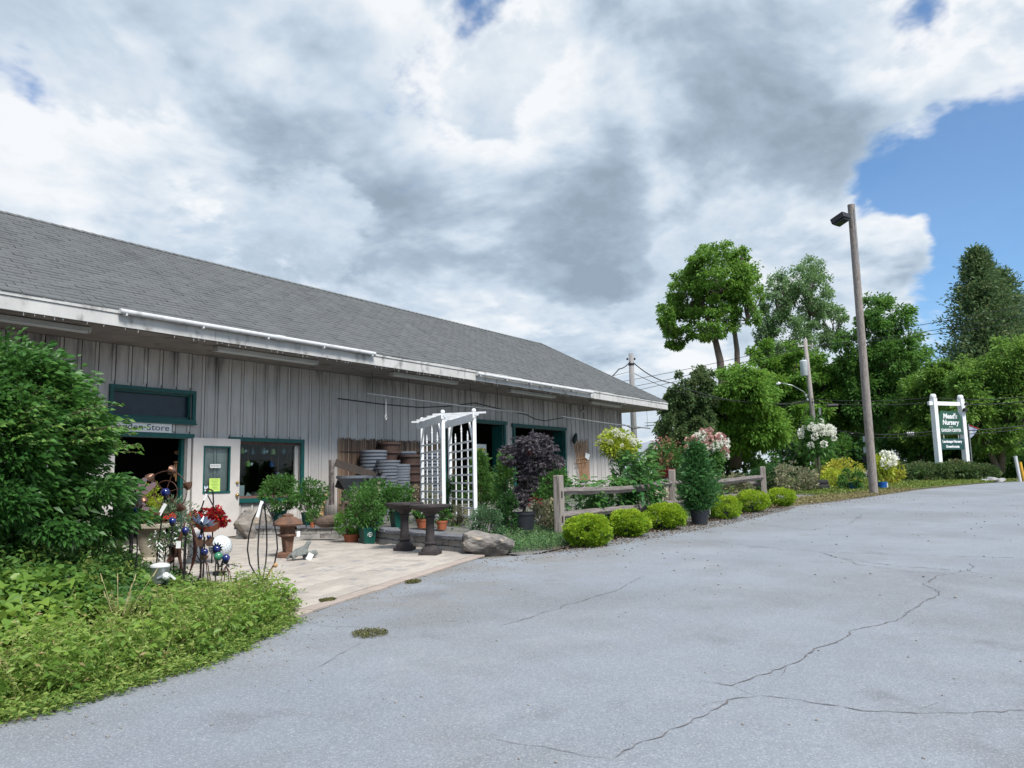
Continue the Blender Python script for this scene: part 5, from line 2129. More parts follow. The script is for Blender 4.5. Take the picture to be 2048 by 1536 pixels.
tag(o, 'pale yellow-green weeds spilling over the edge of the lot', 'weeds', None, 'stuff')
# stray sprigs standing above the weeds, and runners over the edge of the lot
xs_ = [(random.uniform(1.2, 5.5), random.uniform(5.3, 7.4)) for _ in range(420)]
xs_ = [q for q in xs_ if inpoly(q[0], q[1], BEDP)][:170]
run = [(x, edge_y(x)-abs(random.gauss(0, .07))) for x in [random.uniform(.8, 5.0) for _ in range(420)]]
P, D, T = [], [], []
stk = MB()
for (x, y) in xs_:
    h = random.uniform(.22, .42)
    lx, ly = random.gauss(0, .10), random.gauss(0, .10)
    z0 = G0(x, y)
    stk.path([(x, y, z0), (x+lx*.5, y+ly*.5, z0+h*.6), (x+lx, y+ly, z0+h)], [.003, .0025, .0015], 4)
    for j in range(14):
        s = .35+.65*j/13
        P.append((x+lx*s, y+ly*s, z0+h*s))
        D.append((random.gauss(0, 1), random.gauss(0, 1), .5))
        T.append(.45+.4*s+random.gauss(0, .12))
for (x, y) in run:
    z0 = G0(x, y)+.02
    for j in range(12):
        P.append((x+random.gauss(0, .04), y+random.gauss(0, .035), z0+random.random()*.07))
        D.append((random.gauss(0, 1), random.gauss(-.3, 1), .3))
        T.append(random.uniform(.1, .75))
V1, F1 = leaf_arrays(np.array(P), np.array(D), .040, .32, droop=.2)
o = npmesh('weeds', V1, F1, L_WEED, None, np.repeat(np.clip(T, 0, 1), 4))
tag(o, 'stray weed sprigs and runners along the ragged edge of the bed', 'weeds', None, 'stuff')
o = stk.build('weed_stems', pm('weed_stem', (.16, .18, .06), None), None)
tag(o, 'thin stems of the taller weeds in the bed', 'weeds', None, 'stuff')
# broader green weeds mixed in
xy = scatter(520, .8, 5.4, 5.35, 7.2, BEDP)
nl = 12
s = RNG.random((len(xy), nl))
P = np.zeros((len(xy), nl, 3))
P[:, :, 2] = s*.26*(.6+.7*RNG.random((len(xy), 1)))+np.array([G0(x, y) for x, y in xy])[:, None]+.03
P[:, :, :2] = xy[:, None, :]+RNG.normal(size=(len(xy), nl, 2))*.05
D = RNG.normal(size=P.shape)*np.array([1, 1, .4])+np.array([0, -.1, .3])
V1, F1 = leaf_arrays(P.reshape(-1, 3), D.reshape(-1, 3), .075, .45, droop=.25)
o = npmesh('broadleaf_weeds', V1, F1, L_HEART, None, np.repeat(np.clip(.35+.4*s.ravel()+.2*(RNG.random(s.size)-.5), 0, 1), 4))
tag(o, 'broader-leaved green weeds mixed through the pale ones', 'weeds', None, 'stuff')
# heart-leaved ground cover behind them
xy = scatter(6400, .6, 5.3, 5.55, 9.4, BEDP)
ed = edge_dist(xy)
keep = RNG.random(len(xy)) < np.clip((np.degrees(np.arctan2(xy[:, 1], xy[:, 0]))-55)/7, .08, 1)*np.clip((ed-.25)/.4, 0, 1)
xy, ed = xy[keep], ed[keep]
mound = .13+.34*np.clip((ed-.3)/2.2, 0, 1)*np.clip((np.degrees(np.arctan2(xy[:, 1], xy[:, 0]))-59)/6, .05, 1)+.05*np.sin(xy[:, 0]*3.1)*np.cos(xy[:, 1]*2.7)
z = np.array([G0(x, y) for x, y in xy])+mound*(1-.45*RNG.random(len(xy))**2)
P = np.column_stack([xy, z])
D = RNG.normal(size=P.shape)*np.array([1, 1, .25])+np.array([-.2, -.5, -.25])
tt = np.clip(.55+.5*(RNG.random(len(P))-.5)-.25*np.clip((ed-1.6)/1.5, 0, 1)+.2*np.sin(xy[:, 0]*2.3+1), 0, 1)
n = len(P)
Dn = unit(D)
Sv = unit(np.cross(Dn, np.array([0, 0, 1.])+RNG.normal(size=(n, 3))*.35))
Nv = np.cross(Sv, Dn)
sz = .092*(.6+.8*RNG.random((n, 1)))
loc = [(0, 0, 0), (.42, -.16, .06), (.50, .22, .10), (.28, .62, .06), (0, 1.0, -.12), (-.28, .62, .06), (-.50, .22, .10), (-.42, -.16, .06), (0, .35, -.02)]
V = np.stack([P+sz*(Sv*a_+Dn*b_+Nv*c_) for a_, b_, c_ in loc], 1).reshape(-1, 3)
i = np.arange(n)*9
F = np.concatenate([np.stack([i+8, i+q, i+(q+1) % 8], 1) for q in range(8)])
o = npmesh('ground_cover', V, F, L_HEART, None, np.repeat(tt, 9))
tag(o, 'bright heart-leaved ground cover filling the left of the bed', 'ground cover', None, 'stuff')
# darker leafy plants between the ground cover and the bush
xy = scatter(2000, .4, 5.9, 6.7, 11.6, BEDP)
hgt = (.20+.50*np.clip((xy[:, 1]-6.8)/2.6, 0, 1))*np.clip((np.degrees(np.arctan2(xy[:, 1], xy[:, 0]))-59.5)/4, .18, 1)
nl = 26
s = RNG.random((len(xy), nl))**.6
P = np.zeros((len(xy), nl, 3))
P[:, :, 2] = s*(hgt*(.6+.6*RNG.random(len(xy))))[:, None]+np.array([G0(x, y) for x, y in xy])[:, None]
P[:, :, :2] = xy[:, None, :]+RNG.normal(size=(len(xy), nl, 2))*.07
D = RNG.normal(size=P.shape)*np.array([1, 1, .5])+np.array([0, -.15, .2])
tt = np.clip(.15+.4*s+.4*(RNG.random((len(xy), 1))-.35), 0, 1)
V1, F1 = leaf_arrays(P.reshape(-1, 3), D.reshape(-1, 3), .062, .5, droop=.2)
o = npmesh('bed_foliage', V1, F1, leafmat('bed_leaf', [(.010, .034, .012), (.024, .070, .020), (.060, .12, .024), (.16, .10, .03)], .3), None, np.repeat(tt.ravel(), 4))
tag(o, 'dark mixed leafy growth in the bed under the big bush', 'plants', None, 'stuff')
# tuft of long grass with seed heads
c0 = gp(235, 1285)
P, D, T = [], [], []
for i in range(230):
    q = random.uniform(0, 2*pi)
    P.append((c0.x+random.gauss(0, .07), c0.y+random.gauss(0, .07), G0(c0.x, c0.y)))
    D.append((cos(q)*.55+random.gauss(0, .2), sin(q)*.55+random.gauss(0, .2), 1))
    T.append(random.random())
t = thing('grass_tuft', 'tuft of long green grass with pale seed heads in the weeds', 'grass', (c0.x, c0.y, G0(c0.x, c0.y)))
foliage('blades', L_GRASS, t, np.array(P), np.array(D), np.array(T), .42, .03, .1, .3)
sd_ = MB()
for i in range(9):
    b0 = Vector((c0.x, c0.y, G0(c0.x, c0.y)))
    tp_ = b0+Vector((random.uniform(-.25, .3), random.uniform(-.2, .2), random.uniform(.42, .62)))
    sd_.path([b0, b0.lerp(tp_, .5)+Vector((0, 0, .06)), tp_], [.003, .0025, .002], 4)
    sd_.path([tp_.lerp(b0, .12), tp_], [.006, .003], 5)
sd_.build('seed_head', pm('straw', (.32, .28, .14), None), t, True)
# dry leaf litter along the seam
xy = np.array([(x, edge_y(x)-abs(random.gauss(0, .06))+.05) for x in [random.uniform(.8, 5.1) for _ in range(520)]])
P = np.column_stack([xy, [G0(x, y)+.022 for x, y in xy]])
D = RNG.normal(size=P.shape)*np.array([1, 1, .12])
V1, F1 = leaf_arrays(P, D, .030, .5)
o = npmesh('leaf_litter', V1, F1, leafmat('dead_leaf', [(.05, .035, .024), (.11, .07, .045), (.18, .11, .06)], .1, gain=1.25), None, np.repeat(RNG.random(len(P)), 4))
tag(o, 'brown dead leaves lying along the edge of the weeds', 'leaves', None, 'stuff')
# moss and weed patches in the lot
for (px, py, rx, ry, lab) in ((740, 1273, .16, .10, 'small flat weed patch growing through the lot'), (655, 1206, .10, .05, 'low weed tuft at the patio edge near the weeds'), (826, 1168, .12, .05, 'low weed tuft in the patio edge joint')):
    p = gp(px, py)
    n = 900
    q, rr = RNG.random(n)*2*pi, np.sqrt(RNG.random(n))
    P = np.column_stack([p.x+rx*rr*np.cos(q), p.y+ry*rr*np.sin(q)*1.6, np.zeros(n)])
    P[:, 2] = [G0(a_, b_)+.024+random.random()*.02 for a_, b_ in P[:, :2]]
    V1, F1 = leaf_arrays(P, RNG.normal(size=P.shape)*np.array([1, 1, .5])+np.array([0, 0, .2]), .018, .5)
    o = npmesh('weed_patch', V1, F1, leafmat('moss', [(.05, .05, .02), (.09, .095, .03), (.13, .12, .05)], .2, gain=1.25), None, np.repeat(RNG.random(n), 4))
    tag(o, lab, 'weeds', None, 'stuff')


# grey-green creeping ground cover between boulder and first fence post, and low weeds under the fence
def creeping(name, lab, poly, n, hmax, size, mat, x0, x1, y0, y1, zf=None):
    xy_ = scatter(n, x0, x1, y0, y1, poly)
    zf = zf or (lambda a_, b_: G0(a_, b_))
    P_ = np.column_stack([xy_, [zf(a_, b_)+.01+hmax*random.random() for a_, b_ in xy_]])
    V_, F_ = leaf_arrays(P_, RNG.normal(size=P_.shape)*np.array([1, 1, .6])+np.array([0, 0, .3]), size, .42)
    return tag(npmesh(name, V_, F_, mat, None, np.repeat(RNG.random(n), 4)), lab, 'plants', None, 'stuff')


creeping('creeping_plants', 'grey-green creeping plants between the boulder and the first fence post', [(10.05, 7.35), (10.9, 6.9), (12.4, 6.95), (13.2, 7.6), (12.8, 8.6), (11.2, 8.4), (10.4, 7.9)], 13000, .13, .036, leafmat('creeper', [(.03, .075, .03), (.06, .12, .045), (.10, .17, .06)], .3), 10, 13.3, 6.8, 8.7, lambda a_, b_: tz(a_, b_) if b_ > 8.1 else G0(a_, b_))
creeping('fence_weeds', 'low weeds growing along the foot of the split-rail fence', [(12.8, 6.95), (24, 6.7), (24.5, 9.2), (13.5, 9.0)], 11000, .22, .05, L_MID, 12.7, 24.6, 6.6, 9.3)
creeping('terrace_weeds', 'low weeds and seedlings scattered over the gravel terrace', [(11, 8.7), (24, 8.7), (26, 13.5), (11, 12)], 3600, .10, .06, L_MID, 10.9, 26, 8.6, 13.6, tz)
creeping('dry_grass', 'thin dry grass on the gravel at the edge of the lot by the pole', [(22.5, 6.6), (27, 5.65), (32, 5.0), (36, 4.6), (36, 5.6), (31, 6.4), (25, 7.6)], 9000, .07, .07, leafmat('dry_grass_blade', [(.13, .12, .05), (.22, .18, .09), (.16, .17, .06)], .2, gain=1.25), 22.4, 36, 4.5, 7.7)
creeping('verge_grass', 'mown green grass on the verge behind the lot', [(30, 6.2), (36, 5.2), (40, 4.2), (44, 3.2), (50, 1.2), (54, 6), (40, 12), (30, 12)], 42000, .06, .11, leafmat('mown_grass', [(.075, .12, .022), (.12, .17, .035), (.17, .20, .05)], .3, gain=1.25), 29.9, 54, 1.0, 12)

creeping('leaf_litter', 'brown leaf litter and mulch under the row of spireas', [(10.6, 6.35), (16, 5.85), (22.5, 5.95), (23.5, 6.9), (16, 7.3), (10.9, 7.3)], 6500, .015, .035, leafmat('litter_leaf', [(.06, .045, .03), (.12, .085, .055), (.19, .14, .08)], .1, gain=1.0), 10.5, 23.5, 5.8, 7.3, lambda a_, b_: G0(a_, b_)+.014)
# loose grit on the lot
GX, GN = [], 1500
mb = MB()
for i in range(GN):
    x = random.uniform(2.2, 30)
    y = edge_y(x)-abs(random.gauss(0, .45))-.02 if random.random() < .75 else random.uniform(0, edge_y(x))
    if x > 12 and random.random() < .3:
        continue
    r_ = random.uniform(.004, .013)*(1 if x < 9 else 1.7)
    mb.ball((x, y, G0(x, y)+.016+r_*.4), r_, 5, 3, (1, 1, .7))
o = mb.build('grit', pm('grit_stone', (.16, .155, .15), (.30, .29, .28), 2, .9))
tag(o, 'loose grit and small stones scattered on the lot near its edge', 'gravel', None, 'stuff')
# ------------------------------------------------------------------ spirea globes
SPI = [(1176, 1104, 104), (1258, 1084, 90), (1330, 1069, 90), (1448, 1047, 78), (1505, 1033, 76), (1562, 1021, 62)]
SL = ['rounded lime-green spirea by the first fence post, nearest the boulder', 'rounded lime-green spirea second from the first fence post', 'rounded lime-green spirea just left of the potted evergreen',
      'rounded lime-green spirea just right of the potted evergreen', 'rounded lime-green spirea second from last in the row', 'rounded lime-green spirea last in the row by the far fence post']
for i, ((px, py, wpx), lab) in enumerate(zip(SPI, SL)):
    p = gp(px, py-6)
    D_ = np.array(p)@CF-CAMP@CF
    r_ = wpx*D_/FPX/2*.97
    z = G0(p.x, p.y)
    p = push(p, r_*.7)
    p.z = G0(p.x, p.y)
    t = thing('spirea_shrub', lab, 'shrub', p, 0, 'lime spirea row')
    P, D, tt, L0 = clumps((p.x, p.y, p.z+r_*.60+.02), (r_*.96*random.uniform(.92, 1.06), r_*.96, r_*.60*random.uniform(.92, 1.1)), 10500 if i < 3 else 7500, 110, shell=.5, lobe=.19)
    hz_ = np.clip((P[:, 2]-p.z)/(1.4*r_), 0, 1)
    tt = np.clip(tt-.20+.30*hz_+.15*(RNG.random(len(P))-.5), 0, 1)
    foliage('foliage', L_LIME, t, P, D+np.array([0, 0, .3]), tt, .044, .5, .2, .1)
    pot(t, (p.x, p.y, p.z+.012), r_*.45, .16, POTB)
    stems(t, p+Vector((0, 0, .1)), [L0[q] for q in range(0, len(L0), 9)], .008)

# ------------------------------------------------------------------ potted evergreen among them
p = push(gp(1400, 1053), .22)
p.z = G0(p.x, p.y)+.01
t = thing('potted_evergreen', 'tall feathery dark evergreen in a black pot in front of the middle fence post', 'evergreen', p)
pot(t, p, .21, .34, POTB)
P, D, T = [], [], []
for i in range(330):
    q = random.random()**1.15
    z = .30+1.62*q
    rr = (.47*(1-q)**.95*min(1, .5+3*q)+.04)*(.4+.95*random.random())
    az = random.uniform(0, 2*pi)
    d = np.array([cos(az), sin(az), .55])
    b0 = np.array([p.x, p.y, p.z+z*.9])
    br = random.random()
    for j in range(30):
        s = random.random()**.7
        P.append(b0+d*rr*s+RNG.normal(size=3)*.05*(.4+s))
        D.append(d*.8+RNG.normal(size=3)*.5+np.array([0, 0, .15]))
        T.append(.25+.45*s*br+.3*random.random())
foliage('foliage', L_CEDAR, t, np.array(P), np.array(D), np.array(T), .115, .24, .15, .1)
MB().path([p+Vector((0, 0, .2)), p+Vector((0, 0, 1.7))], [.03, .006], 6).build('trunk', BARK, t, True)
MB().box(p+Vector((.13, -.2, .30)), (.018, .004, .14)).build('label_tag', PAPER, t, True)

# ------------------------------------------------------------------ Japanese maple in black pot
p = push(gp(1047, 1066, .12), .24)
p.z = tz(p.x, p.y)
t = thing('japanese_maple', 'purple Japanese maple with a crooked trunk in a large black pot', 'tree', p)
pot(t, p, .24, .38, POTB, .05)
c = np.array([p.x, p.y, p.z])
QR = Vector((CR[0], CR[1], 0)).normalized()
QF = Vector((CF[0], CF[1], 0)).normalized()
tr_ = [p+Vector((0, 0, .3)), p+QR*.04+Vector((0, 0, .5)), p+QR*.13+Vector((0, 0, .7)), p+QR*.10+Vector((0, 0, .95)), p+QR*.12+Vector((0, 0, 1.25)), p+QR*.2+Vector((0, 0, 1.6))]
MB().path(tr_, [.035, .03, .026, .022, .016, .01], 8).build('trunk', BARKL, t, True, True)
sub = [((.24, 0, 1.64), (.46, .42, .27), 3000), ((-.16, 0, 1.48), (.27, .27, .20), 1100), ((.60, 0, 1.36), (.27, .25, .14), 800), ((.28, 0, 1.30), (.38, .34, .22), 1200), ((.05, -.05, .98), (.25, .25, .32), 900), ((-.10, -.05, .62), (.26, .26, .16), 600)]
PP, DD, TT = [], [], []
for (o3, r3, n3) in sub:
    o3 = tuple(QR*o3[0]+QF*o3[1]+Vector((0, 0, o3[2])))
    P, D, tt, L0 = clumps(c+np.array(o3), r3, n3//4, 30, shell=.8, lobe=.26)
    nrm_ = unit(D)
    for j in range(5):                       # five lobes of a palmate leaf
        ang = (j-2)*.62
        sd3 = unit(np.cross(nrm_, np.array([0.13, .2, 1.])))
        DD.append(nrm_*cos(ang)+sd3*sin(ang)+np.array([0, 0, -.35]))
        PP.append(P)
        TT.append(tt)
    mbb = MB()
    for q in range(0, len(L0), 5):
        mbb.path(wobble(p+Vector((.06, 0, min(1.2, max(.5, o3[2]-.2)))), Vector(L0[q]), 4, .06), [.012, .009, .007, .005, .003], 5)
    mbb.build('branch', BARK, t, True)
foliage('foliage', L_MAPLE, t, np.concatenate(PP), np.concatenate(DD), np.concatenate(TT), .078, .30, .15, .15)
P, D, tt, L0 = clumps(c+np.array([.05, -.25, 1.55]), (.25, .2, .12), 40, 4)
P = np.concatenate([P, c+np.array([-.05, -.28, .62])+RNG.normal(size=(26, 3))*.05])
foliage('red_leaves', leafmat('red_leaf', [(.12, .02, .02), (.24, .035, .03)], .3, gain=1.0), t, P, RNG.normal(size=P.shape), RNG.random(len(P)), .09, .3)

# ------------------------------------------------------------------ evergreens and shrubs around the arbor
def feathery(name, lab, px, pytop, pybot, hwpx, mat, n, Y=None, size=.09):
    b = gpt(px, pybot)
    D_ = np.array(b)@CF-CAMP@CF
    h = (pybot-pytop)*D_/FPX
    r_ = hwpx*D_/FPX
    z0 = tz(b.x, b.y)
    t_ = thing(name, lab, 'evergreen', (b.x, b.y, z0), 0, None)
    P_, D__, T_ = [], [], []
    for i_ in range(n):
        q = random.random()**.9
        rr = r_*(1-q)**.7*(.7+.4*random.random())+.03
        az = random.uniform(0, 2*pi)
        d_ = np.array([cos(az), sin(az), .7])
        for j_ in range(22):
            s_ = random.random()**.7
            P_.append(np.array([b.x, b.y, z0+.08+(h-.12)*q])+d_*rr*s_+RNG.normal(size=3)*.04)
            D__.append(d_+RNG.normal(size=3)*.5+np.array([0, 0, .3]))
            T_.append(.25+.5*s_+.3*(random.random()-.5))
    foliage('foliage', mat, t_, np.array(P_), np.array(D__), np.array(T_), size, .24, .15, .1)
    MB().path([(b.x, b.y, z0), (b.x, b.y, z0+h*.85)], [.03, .005], 6).build('trunk', BARK, t_, True)
    return t_


feathery('young_cypress', 'bright green feathery cypress just right of the arbor', 962, 905, 1040, 34, L_MID, 150)
feathery('young_cypress', 'green feathery cypress just left of the purple maple', 1012, 915, 1045, 30, L_MID, 130)
feathery('young_cypress', 'small dark cypress standing behind the arbor lattice', 905, 960, 1045, 22, L_DARK, 60)


def tshrub(name, lab, cat, px, py, wpx, hpx, n, k, size, mat, potm=None, raised=True, asp=.5, group=None, lobe=.3, dz=0.0, potr=.14, poth=.26, sq=False, emblem=False, **kw):
    """a shrub (with its pot) whose foot stands at that place on terrace or ground"""
    b = gpt(px, py) if raised else gp(px, py)
    z0 = (tz(b.x, b.y) if raised else G0(b.x, b.y))+dz
    D_ = np.array(b)@CF-CAMP@CF
    r_, h = wpx*D_/FPX/2, hpx*D_/FPX
    base_ = Vector((b.x, b.y, z0))
    ph = poth if potm else 0
    t_ = shrub(name, lab, cat, base_, (b.x, b.y, z0+ph+(h-ph)*.52), (r_, r_*.9, (h-ph)*.56), n, k, size, mat, asp, group, lobe=lobe, **kw)
    if potm:
        if sq:
            q = MB().lathe([(potr*.98, 0), (potr*1.28, poth-.04), (potr*1.36, poth-.04), (potr*1.38, poth), (potr*1.2, poth), (potr*1.15, poth-.03)], (0, 0, 0), 4)
            R_ = Matrix.Rotation(pi/4-.35, 3, 'Z')
            q.v = [tuple(R_ @ Vector(v_)+base_) for v_ in q.v]
            po2 = q.build('pot', potm, t_, True)
            if emblem:
                dr_ = Matrix.Rotation(-.35, 3, 'Z') @ Vector((0, -1, 0))
                cc = base_+dr_*(potr*.80)+Vector((0, 0, poth*.52))
                ex = Vector((-dr_.y, dr_.x, 0))
                m2 = MB().path([cc+ex*.05*cos(k_*pi/8)+Vector((0, 0, .05*sin(k_*pi/8)))-dr_*(-.012*sin(k_*pi/8)) for k_ in range(17)], .005, 5, False)
                m2.path([cc+ex*.022*cos(k_*pi/5)+Vector((0, 0, .024*sin(k_*pi/5)))+dr_*.004 for k_ in range(11)], .006, 5, False)
                m2.beam(cc-ex*.05+Vector((0, 0, -.075))-dr_*.01, cc+ex*.05+Vector((0, 0, -.075))-dr_*.01, .006, .008)
                m2.build('emblem', WHITE, po2, True)
        else:
            pot(t_, base_, potr, poth, potm)
    return t_


tshrub('potted_rose', 'leafy rose bush in a green pot under the display window, nearer the door', 'rose bush', 557, 1052, 78, 92, 2600, 30, .055, L_MID, POTG, dz=.02, sq=True, emblem=True, potr=.13, poth=.28)
tshrub('potted_rose', 'airy rose bush in a green pot under the display window, farther from the door', 'rose bush', 618, 1056, 72, 98, 1900, 26, .055, L_MID, POTG, dz=.02, sq=True, potr=.13, poth=.28, lobe=.4)
tshrub('potted_rose', 'rose bush in a green emblem pot on the patio in front of the wall', 'rose bush', 735, 1090, 70, 112, 2100, 30, .055, L_MID, POTG, raised=False, dz=.02, sq=True, emblem=True, potr=.135, poth=.30)
tshrub('potted_rose', 'rose bush in a green pot behind the wall, left of the birdbaths', 'rose bush', 796, 1058, 74, 86, 2000, 30, .055, L_MID, POTG, dz=.02, sq=True, potr=.14, poth=.30)
tshrub('potted_rose', 'rose bush in a green pot in the middle of the planting by the board fence', 'rose bush', 752, 1052, 78, 84, 2000, 30, .055, L_MID, POTG, dz=.02, sq=True, potr=.14, poth=.30)
tshrub('leafy_shrub', 'dense green shrub against the board fence right of the goose', 'shrub', 716, 1046, 66, 72, 1800, 28, .055, L_MID)
tshrub('potted_herb', 'fine bright green plant spilling from a terracotta bowl on the patio', 'plant', 703, 1087, 70, 68, 3600, 30, .038, leafmat('herb_leaf', [(.02, .08, .015), (.05, .14, .02), (.10, .20, .03)], .3), TERRA, raised=False, dz=.02, potr=.15, poth=.15, asp=.3)
tshrub('small_potted_plant', 'little leafy plant in a tan pot on the wall beside the goose', 'plant', 625, 1062, 26, 34, 420, 10, .045, L_MID, TERRA, dz=.06, potr=.05, poth=.11)
tshrub('potted_annual', 'small green plant in a terracotta box under the arbor', 'plant', 846, 1060, 40, 40, 900, 14, .045, L_MID, TERRA, dz=.03, potr=.13, poth=.17)
tshrub('potted_annual', 'leafy plant in a round terracotta pot at the arbor foot', 'plant', 884, 1063, 38, 42, 700, 14, .05, L_MID, TERRA, dz=.03, potr=.10, poth=.16)
tshrub('leafy_shrub', 'pale-flowered low shrub behind the first birdbath', 'shrub', 845, 1030, 60, 60, 1300, 20, .05, L_VAR)
tshrub('leafy_shrub', 'grey-green bushy perennial right of the arbor behind the boulder', 'shrub', 975, 1066, 66, 68, 3200, 30, .042, leafmat('greygreen', [(.03, .07, .035), (.055, .11, .05), (.09, .15, .07)], .3))
tshrub('leafy_shrub', 'tan-leaved variegated shrub right of the maple pot', 'shrub', 1092, 1046, 70, 50, 1500, 24, .06, L_VAR)
tshrub('leafy_shrub', 'green spreading shrub behind the first fence post', 'shrub', 1105, 1030, 76, 96, 2200, 26, .075, L_MID)
tshrub('leafy_shrub', 'dark green shrub with red stems beside the maple pot', 'shrub', 1018, 1056, 46, 70, 1300, 20, .06, L_DARK)
tshrub('leafy_shrub', 'variegated shrub behind the rails right of the evergreen', 'shrub', 1465, 1003, 84, 64, 1800, 26, .10, L_VAR)
tshrub('leafy_shrub', 'brown-green shrub with upright leaves past the far fence post', 'shrub', 1585, 985, 96, 52, 2200, 30, .12, L_VAR, raised=False)
tshrub('leafy_shrub', 'dark green shrub behind the far fence post', 'shrub', 1520, 985, 70, 48, 1500, 24, .12, L_DARK, raised=False)

# ------------------------------------------------------------------ big-leaved hydrangeas behind the fence


def bigleaf(lab, px, py, wpx, hpx, n, size=.155):
    b = gpt(px, py)
    z0 = tz(b.x, b.y)
    D_ = np.array(b)@CF-CAMP@CF
    r_, h = wpx*D_/FPX/2, hpx*D_/FPX
    t_ = thing('bigleaf_hydrangea', lab, 'hydrangea', (b.x, b.y, z0), 0, 'big-leaved hydrangeas behind the fence')
    P_, Dd, tt_, L0_ = clumps((b.x, b.y, z0+h*.52), (r_, r_*.8, h*.52), n, 26, shell=.6, lobe=.36)
    Dd = Dd*np.array([1, 1, .35])+np.array([0, -.25, -.30])
    n_ = len(P_)
    Dn_ = unit(Dd)
    Sv_ = unit(np.cross(Dn_, np.array([0, 0, 1.])+RNG.normal(size=(n_, 3))*.3))
    Nv_ = np.cross(Sv_, Dn_)
    sz_ = size*(.6+.7*RNG.random((n_, 1)))
    lc = [(0, 0, 0), (.26, .22, .10), (.30, .5, .10), (.16, .8, .03), (0, 1.05, -.12), (-.16, .8, .03), (-.30, .5, .10), (-.26, .22, .10), (0, .5, -.02)]
    V_ = np.stack([P_+sz_*(Sv_*a_+Dn_*b_+Nv_*c_) for a_, b_, c_ in lc], 1).reshape(-1, 3)
    i_ = np.arange(n_)*9
    F_ = np.concatenate([np.stack([i_+8, i_+q, i_+(q+1) % 8], 1) for q in range(8)])
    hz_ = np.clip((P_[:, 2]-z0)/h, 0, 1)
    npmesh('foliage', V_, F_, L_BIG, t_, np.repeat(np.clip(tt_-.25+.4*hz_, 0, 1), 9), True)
    stems(t_, Vector((b.x, b.y, z0)), [L0_[q] for q in range(0, len(L0_), 3)], .010, pm('green_stem', (.10, .14, .04), None))


bigleaf('big-leaved hydrangea behind the rails, closest to the first fence post', 1165, 1040, 96, 100, 420)
bigleaf('big-leaved hydrangea behind the rails, in the middle of the first span', 1228, 1030, 96, 96, 420)
bigleaf('tall big-leaved hydrangea behind the rails, left of the red pot', 1288, 1028, 100, 148, 520)
# stems pushing out over the rails
b = gp(1298, 1030)
t = thing('bigleaf_hydrangea', 'drooping big-leaved hydrangea stem hanging over the front of the rails', 'hydrangea', (b.x, b.y, G0(b.x, b.y)), 0, 'big-leaved hydrangeas behind the fence')
a0 = at(1300, 925, np.array(b)@CF-CAMP@CF-.45)
P, D = [], []
for i in range(30):
    q = i/29
    P.append(np.array(a0)+np.array([RNG.normal()*.14, RNG.normal()*.07, -.85*q+.05]))
    D.append(np.array([RNG.normal()*.8, -.3+RNG.normal()*.4, -.75]))
P, D = np.array(P), np.array(D)
n = len(P)
Dn = unit(D)
Sv = unit(np.cross(Dn, np.array([0, -1, .6])+RNG.normal(size=(n, 3))*.3))
Nv = np.cross(Sv, Dn)
sz = .17*(.7+.6*RNG.random((n, 1)))
lc = [(0, 0, 0), (.26, .22, .10), (.30, .5, .10), (.16, .8, .03), (0, 1.05, -.12), (-.16, .8, .03), (-.30, .5, .10), (-.26, .22, .10), (0, .5, -.02)]
V = np.stack([P+sz*(Sv*a_+Dn*b_+Nv*c_) for a_, b_, c_ in lc], 1).reshape(-1, 3)
i = np.arange(n)*9
F = np.concatenate([np.stack([i+8, i+q, i+(q+1) % 8], 1) for q in range(8)])
npmesh('foliage', V, F, L_BIG, t, np.repeat(.35+.6*RNG.random(n), 9), True)
MB().path([Vector((b.x, b.y, G0(b.x, b.y))), Vector(a0)+Vector((0, .15, .02)), Vector(a0), Vector(a0)+Vector((.03, -.02, -.7))], .010, 6).build('stem', TWIG, t, True)


# ------------------------------------------------------------------ standard (tree-form) hydrangeas
def panicle(mat, r, l, n=70):
    u_ = RNG.random(n)
    q = RNG.random(n)*2*pi
    rr = r*np.sqrt(np.sin(pi*np.clip(u_*.9+.08, 0, 1)))
    P_ = np.column_stack([rr*np.cos(q), rr*np.sin(q), (u_-.35)*l])
    D_ = P_*np.array([1, 1, .4])+RNG.normal(size=P_.shape)*.3*r
    V_, F_ = leaf_arrays(P_*.8, D_, r*.55, .9)
    o_ = npmesh('flower_head', V_, F_, mat, None, np.repeat(RNG.random(n), 4))
    return o_


